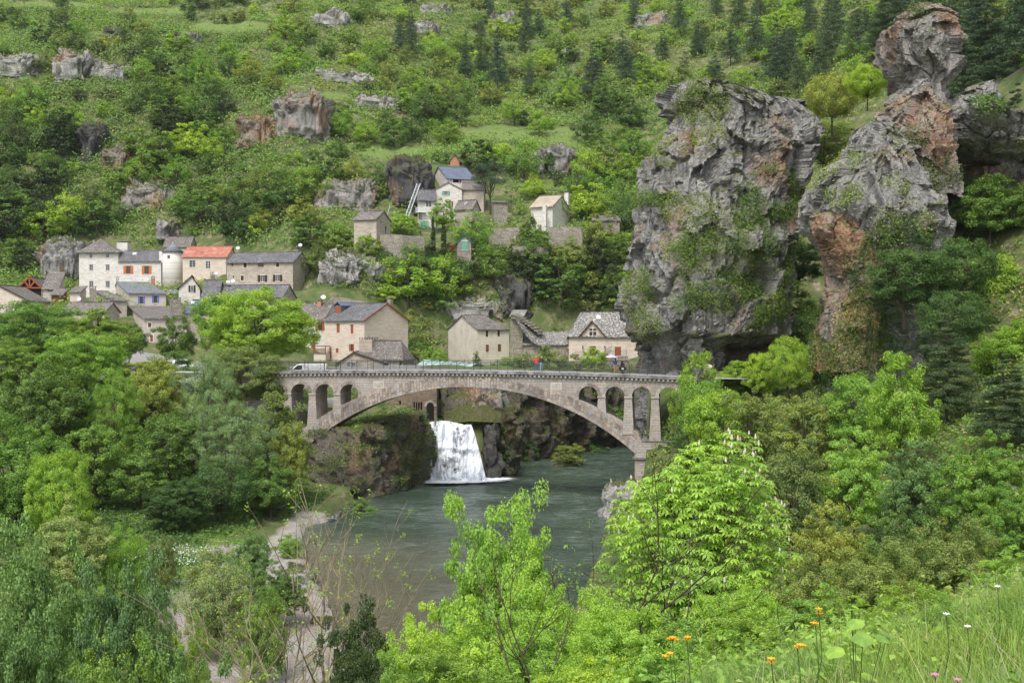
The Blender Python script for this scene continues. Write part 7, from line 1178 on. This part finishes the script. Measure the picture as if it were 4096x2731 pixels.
bl_ = MB(); t = P(3430, 2450, 7.5); g = z1(t.x, t.y); o = empty('broad_leaf_plant', (t.x, t.y, g), 0, 'plant with very large pale green leaves in the grass', 'plant'); rg = random.Random(3)
for i in range(11):
    a = rg.uniform(0, 6.28); rr_ = rg.uniform(.05, .38); hz = rg.uniform(.3, .75) * (t.z - g + .4); c = Vector((rr_ * math.cos(a), rr_ * math.sin(a), max(.2, hz))); s_ = rg.uniform(.05, .085); tl = Vector((math.cos(a), math.sin(a), -.35)).normalized(); sd2 = tl.cross(Vector((0, 0, 1))).normalized(); lf = MB()
    ring = [c + tl * s_ * u + sd2 * s_ * v - Vector((0, 0, .25 * abs(v) * s_)) for u, v in ((-.7, 0), (-.85, .4), (-.3, .85), (.3, .75), (.8, .35), (1.25, 0), (.8, -.35), (.3, -.75), (-.3, -.85), (-.85, -.4))]; [lf.poly([c, ring[j], ring[(j + 1) % 10]]) for j in range(10)]; lf.build('leaf', LF['bright'], o); bl_.tube([(0, 0, 0), c * .6, c], .0025, 4)
bl_.build('stem', M['stem_green'], o)
# pebbles and stones on the beach
for i, (px, py, rx) in enumerate([(1235, 2290, 1.0), (1190, 2310, 1.3), (1100, 2420, 1.2), (1000, 2440, 1.4), (900, 2500, 1.3), (1060, 2500, .8), (1300, 2500, .7), (950, 2560, .9), (700, 2700, .8), (1150, 2380, .9)]):
    g = hit(px, py, 40); 
    if g is not None: boulder('beach_rock', (g.x, g.y, g.z + .05), (rx, rx * .8, rx * .45), M['rock_pale' if i % 3 else 'rock_warm'], 200 + i, .2, 50, 30, sc=.3, label=['pale rock at the water edge, upper', 'larger pale rock at the water edge', 'rock on the beach below the saplings', 'broad rock beside the blossoming bush', 'flat brownish rock at the top of the gravel', 'small rock right of the broad beach rock', 'small rock near the water on the gravel', 'flat rock at the edge of the gravel', 'little rock at the bottom of the gravel', 'greyish rock between the water edge rocks and the saplings'][i], cat='rock', group='rocks on the gravel beach')
# ================================================================== PEOPLE AND VEHICLES
def person(loc, rz, label, top, legs, hair, skin=(.45, .28, .2), coat=0, lean=.08, arm='rail', shoe=(.8, .8, .8), hh=1.7):
    o = empty('person', loc, rz, label, 'person'); s_ = hh / 1.7; ms = {}
    def pm(nm, c):
        if nm not in M: M[nm] = plain(nm, c, .8, var=.08)
        return M[nm]
    J = {'pel': (0, 0, .92), 'wa': (0, .01, 1.06), 'ch': (0, lean * .6, 1.28), 'nk': (0, lean, 1.44), 'hd': (0, lean * 1.3, 1.52), 'ht': (0, lean * 1.4, 1.66)}
    V = [J[k] for k in ('pel', 'wa', 'ch', 'nk', 'hd', 'ht')]; E = [(0, 1), (1, 2), (2, 3), (3, 4), (4, 5)]; Rd_ = [.135, .125, .145, .055, .085, .08]
    for sg in (-1, 1):
        b0 = len(V); V += [(sg * .09, 0, .86), (sg * .10, .02, .5), (sg * .10, -.01, .1), (sg * .11, .13, .04)]; E += [(0, b0), (b0, b0 + 1), (b0 + 1, b0 + 2), (b0 + 2, b0 + 3)]; Rd_ += [.095, .07, .05, .04]
        b0 = len(V); el = (sg * .25, lean + .06, 1.12) if arm == 'rail' else (sg * .22, lean + .2, 1.22); ha = (sg * .17, lean + .30, 1.08) if arm == 'rail' else (sg * .07, lean + .3, 1.46)
        V += [(sg * .175, lean * .8, 1.37), el, ha, (ha[0], ha[1] + .07, ha[2] + .02)]; E += [(2, b0), (b0, b0 + 1), (b0 + 1, b0 + 2), (b0 + 2, b0 + 3)]; Rd_ += [.062, .05, .035, .032]
        for f in range(5):
            fb = len(V); fx = (f - 2) * .016; V += [(ha[0] + fx, ha[1] + .10 + (.015 if f < 4 else -.03), ha[2] + .01), (ha[0] + fx * 1.1, ha[1] + .14 - (.03 if f == 4 else 0), ha[2] - .02)]; E += [(b0 + 3, fb), (fb, fb + 1)]; Rd_ += [.010, .008]
    me = bpy.data.meshes.new('body'); me.from_pydata([tuple(c * s_ for c in v) for v in V], E, []); ob = bpy.data.objects.new('body', me); link(ob); md_ = ob.modifiers.new('s', 'SKIN'); ob.modifiers.new('b', 'SUBSURF').levels = 1; sv_ = me.skin_vertices[0].data
    for i, r_ in enumerate(Rd_): sv_[i].radius = (r_ * s_ * (1.25 if i in (0, 1, 2) else 1), r_ * s_)
    sv_[0].use_root = True; dg = bpy.context.evaluated_depsgraph_get(); dg.update(); m2 = bpy.data.meshes.new_from_object(ob.evaluated_get(dg)); bpy.data.objects.remove(ob)
    cols = [pm('skin', skin), pm('cloth_' + label[:18], top), pm('leg_' + label[:18], legs), pm('shoe_' + label[:18], shoe)]; [m2.materials.append(c) for c in cols]
    for p in m2.polygons:
        z = p.center.z / s_; y_ = p.center.y / s_; x_ = abs(p.center.x / s_); p.use_smooth = True
        p.material_index = 3 if z < .1 else 2 if z < (.98 - coat) and not (x_ > .17 and z > .95) else (0 if z > 1.46 and x_ < .1 and y_ < lean + .16 or (y_ > lean + .27) else 1)
    link(bpy.data.objects.new('body', m2), o); hm = MB(); hm.lathe([(.03, .135), (.085, .11), (.1, .04), (.098, -.03), (.075, -.1), (.03, -.12)], (0, lean * 1.35 - .02, 1.585), 12); hm.v = [(x * s_, y * s_, z * s_) for x, y, z in hm.v]; hm.build('hair', pm('hair_' + label[:14], hair), o, True)
    fc = MB().box(-.012, lean * 1.4 + .08, 1.55, .012, lean * 1.4 + .112, 1.59); fc.v = [(x * s_, y * s_, z * s_) for x, y, z in fc.v]; fc.build('nose', pm('skin', skin), o)
    if coat:
        ct = MB(); ct.lathe([(.15, 1.0 - coat), (.17, 1.1 - coat), (.145, 1.1), (.165, 1.25), (.14, 1.38), (.05, 1.46)], (0, lean * .6, 0), 14, False); ct.v = [(x * s_ * 1.12, (y - lean * .6) * s_ * .85 + lean * .6, z * s_) for x, y, z in ct.v]; ct.build('jacket', cols[1], o, True)
    return o
person(bl(7.55, BW - .42, zc(7) - .06), BR, 'person in a red coat and blue jeans looking over the far railing', (.75, .035, .03), (.05, .11, .33), (.28, .24, .2), coat=.12); person(bl(8.15, BW - .45, zc(8) - .06), BR, 'person in a dark jacket and light jeans beside the one in red', (.03, .03, .025), (.22, .36, .55), (.5, .32, .13), coat=.04)
person(bl(16.8, BW - .6, zc(17) - .06), BR + .2, 'person in a navy top and tan trousers holding something up to the face', (.012, .035, .13), (.42, .2, .09), (.02, .015, .01), lean=.03, arm='photo', shoe=(.1, .08, .06), hh=1.75)
def motorbike(loc, rz):
    o = empty('motorcycle', loc, rz, 'dark touring motorcycle with panniers seen from behind on the bridge', 'motorcycle')
    for y_ in (-.72, .75):
        w_ = MB(); Q = Matrix.Translation((0, y_, .31)) @ Matrix.Rotation(R(90), 4, 'Y'); t_ = MB(); t_.lathe([(.22, -.07), (.3, -.06), (.31, 0), (.3, .06), (.22, .07), (.22, -.07)], k=22, close=False); t_.v = [tuple(Q @ Vector(v)) for v in t_.v]; wo_ = t_.build('wheel', M['black'], o, True); h_ = MB(); h_.lathe([(.05, -.08), (.05, .08)], k=10); [h_.bar((0, 0, 0), (.22 * math.cos(a), .22 * math.sin(a), 0), .02) for a in np.linspace(0, 6.28, 9)]; h_.v = [tuple(Q @ Vector(v)) for v in h_.v]; h_.build('rim', M['zinc'], wo_)
    MB().prism([(-.16, -.5, .45), (-.18, .2, .4), (-.2, .55, .75), (-.16, .5, 1.0), (-.2, .1, 1.0), (-.12, -.3, .78), (-.12, -.75, .85), (-.12, -.8, .7)], (.36, 0, 0)).build('body', M['black'], o); MB().box(-.17, -.62, .8, .17, .12, .9).build('seat', M['black'], o)
    for s_ in (-1, 1): MB().box(s_ * .2, -.75, .42, s_ * .43, -.2, .78).build('pannier', M['dark_wood'] if 0 else M['black'], o)
    MB().box(-.24, -.92, .92, .24, -.5, 1.2).build('top_box', M['black'], o); MB().box(-.1, -.94, .72, .1, -.92, .8).build('tail_light', M['red_paint'], o); MB().box(-.11, -.97, .55, .11, -.95, .68).build('number_plate', M['white_paint'], o)
    MB().tube([(-.4, .38, 1.08), (-.2, .48, 1.05), (.2, .48, 1.05), (.4, .38, 1.08)], .018, 6).tube([(-.06, .5, 1.0), (-.06, .75, .31)], .03, 6).tube([(.06, .5, 1.0), (.06, .75, .31)], .03, 6).build('handlebar', M['zinc'], o); MB().prism([(-.2, .55, 1.0), (.2, .55, 1.0), (.14, .45, 1.35), (-.14, .45, 1.35)], (0, .02, 0)).build('windscreen', M['glass'], o)
    for s_ in (-1, 1): MB().box(s_ * .28, .4, 1.15, s_ * .42, .42, 1.23).build('mirror', M['black'], o)
motorbike(bl(17.65, BW - 1.2, zc(17.6) - .06), BR + .1)
def van(loc, rz, lab, Ln=5.4, Hh=2.0, nm='van', mk='white_paint'):
    o = empty(nm, loc, rz, lab, nm); pr_ = [(-Ln / 2, .35), (-Ln / 2 - .05, .8), (-Ln / 2 + .15, 1.05), (-Ln / 2 + .95, 1.25), (-Ln / 2 + 1.7, Hh - .08), (-Ln / 2 + 2.0, Hh), (Ln / 2 - .15, Hh), (Ln / 2, Hh - .2), (Ln / 2 + .02, .4)]
    if nm == 'car': pr_ = [(-Ln / 2, .3), (-Ln / 2, .72), (-Ln / 2 + 1.0, .9), (-Ln / 2 + 1.7, Hh), (Ln / 2 - 1.1, Hh), (Ln / 2 - .1, .95), (Ln / 2, .4)]
    w_ = .9; m_ = MB().prism([(x, -w_, z) for x, z in pr_], (0, 2 * w_, 0)).build('body', M[mk], o); bv = m_.modifiers.new('b', 'BEVEL'); bv.width = .08; bv.segments = 3
    x0 = -Ln / 2 + 1.15; z0 = 1.3 if nm == 'van' else .92; x1 = -Ln / 2 + 1.85
    MB().poly([(x0 - .15, -w_ * .85, z0 + .03), (x0 - .15, w_ * .85, z0 + .03), (x1 - .2, w_ * .8, Hh - .12), (x1 - .2, -w_ * .8, Hh - .12)]).build('windscreen', M['glass'], o)
    for y_ in (-w_ - .005, w_ + .005):
        MB().poly([(x0 + .1, y_, z0), (x1 + (.5 if nm == 'van' else 1.4), y_, z0), (x1 + (.5 if nm == 'van' else 1.2), y_, Hh - .15), (x1 - .05, y_, Hh - .15)][::1 if y_ < 0 else -1]).build('side_window', M['glass'], o)
        for x in (-Ln / 2 + .95, Ln / 2 - 1.0):
            t_ = MB(); t_.lathe([(.2, -.1), (.32, -.1), (.33, 0), (.32, .1), (.2, .1)], k=20); Q = Matrix.Translation((x, y_ * .96, .33)) @ Matrix.Rotation(R(90), 4, 'X'); t_.v = [tuple(Q @ Vector(v)) for v in t_.v]; wo_ = t_.build('wheel', M['black'], o, True); h_ = MB(); h_.lathe([(.19, -.115), (.19, .115)], k=14); h_.v = [tuple(Q @ Vector(v)) for v in h_.v]; h_.build('rim', M['zinc'], wo_)
        MB().box(-Ln / 2 - .03, y_ * .6 - .12, .72, -Ln / 2 + .04, y_ * .6 + .12, .86).build('headlight', M['dish'], o)
    return o
q = P(1222, 1455, 142.5); van((q.x, q.y, 15.05 - 2.0 - .02), R(4), 'white van parked behind the left end of the bridge railing')
q = P(715, 1440, 158); van((q.x, q.y, z1(q.x, q.y)), R(25), 'white car glimpsed between the left bank trees', 4.2, 1.5, 'car')
q = P(1100, 1462, 176); o = empty('red_shed', (q.x, q.y, z1(q.x, q.y)), .1, 'small dark red pointed hut under the lime green tree', 'hut'); hq = P(1100, 1432, 176).z - z1(q.x, q.y); MB().prism([(-.75, 0, -.5), (.75, 0, -.5), (.75, 0, hq - .6), (0, 0, hq), (-.75, 0, hq - .6)], (0, 1.5, 0)).build('body', M['red_paint'], o); MB().box(-.3, -.03, -.4, .3, -.002, 1.3).build('door', M['dark_wood'], o)
# swimming pool enclosure
def enclosure():
    a = P(1668, 1478, 186); b2 = P(1882, 1478, 182); o = empty('pool_enclosure', (a.x, a.y, 12.75), math.atan2(b2.y - a.y, b2.x - a.x), 'low arched glazed pool enclosure with dark green frames on the lawn', 'pool enclosure'); Ln = (b2 - a).length; Dp = 5.0; n_ = 7; hz = P(1780, 1440, 186).z - 12.75; fr = MB(); gl = MB()
    prof = [(-.0, 0.0), (.02, hz * .35), (.9, hz * .72), (2.0, hz * .95), (Dp / 2 + .3, hz), (Dp - 1.2, hz * .88), (Dp - .1, hz * .4), (Dp, 0)]
    for i in range(n_ + 1):
        x = Ln * i / n_; k = 1 - .06 * i; pts = [(x, y, z * k) for y, z in prof]
        for p, q in zip(pts, pts[1:]): fr.bar(p, q, .09)
        if i < n_:
            for (y, z), (y2, z2) in zip(prof, prof[1:]): gl.poly([(x, y, z * k), (x + Ln / n_, y, z * k), (x + Ln / n_, y2, z2 * k), (x, y2, z2 * k)])
    for y, z in prof[::2]: fr.bar((0, y, z), (Ln, y, z * (1 - .06 * n_)), .07)
    fr.build('frame', M['teal_paint'], o); m, n, b = mat('polycarbonate'); sv(b, Base_Color=(.55, .72, .70, 1), Roughness=.2, Alpha=.8); gl.build('glazing', m, o); MB().box(.3, .3, .02, Ln - .3, Dp - .3, .1).build('pool_cover', M['blue_paint'], o)
enclosure()
q = P(2445, 1428, 199); o = empty('parasol', (q.x, q.y, P(0, 1440, 199).z - 1.0), 0, 'lilac parasol on the inn terrace behind the person in navy', 'parasol'); zz = q.z - o.location.z; MB().tube([(0, 0, 0), (0, 0, zz + .2)], .03, 6).build('pole', M['zinc'], o); MB().lathe([(1.15, zz - .05), (.7, zz + .22), (.05, zz + .42)], k=8, close=False).build('canopy', M['lilac'], o)
for px, py, D in [(2083, 735, 0)][:0] + [(2044, 792, 262)]: q = P(px, py, D); o = empty('street_lamp', (q.x, q.y, q.z - 2.6), 0, 'black street lamp by the hamlet path', 'street lamp'); MB().tube([(0, 0, 0), (0, 0, 2.7)], .06, 6).build('pole', M['iron'], o); MB().lathe([(.1, 2.7), (.22, 3.1), (.05, 3.3)], k=6).build('lantern', M['glass'], o)

# ---------------- thin spring haze in the valley air
m = bpy.data.materials.new('haze'); m.use_nodes = True; n = m.node_tree; n.nodes.clear(); v_ = N(n, 'VolumePrincipled'); v_.inputs['Color'].default_value = (.86, .92, 1, 1); v_.inputs['Density'].default_value = 0.00006; v_.inputs['Anisotropy'].default_value = .2; ou = N(n, 'OutputMaterial'); L(n, v_.outputs[0], ou.inputs['Volume'])
zb_ = -14; hb = MB().box(-900, -60, zb_, 900, 760, 420); o = hb.build('haze', m); tag(o, 'thin pale haze in the valley air', kind='stuff')
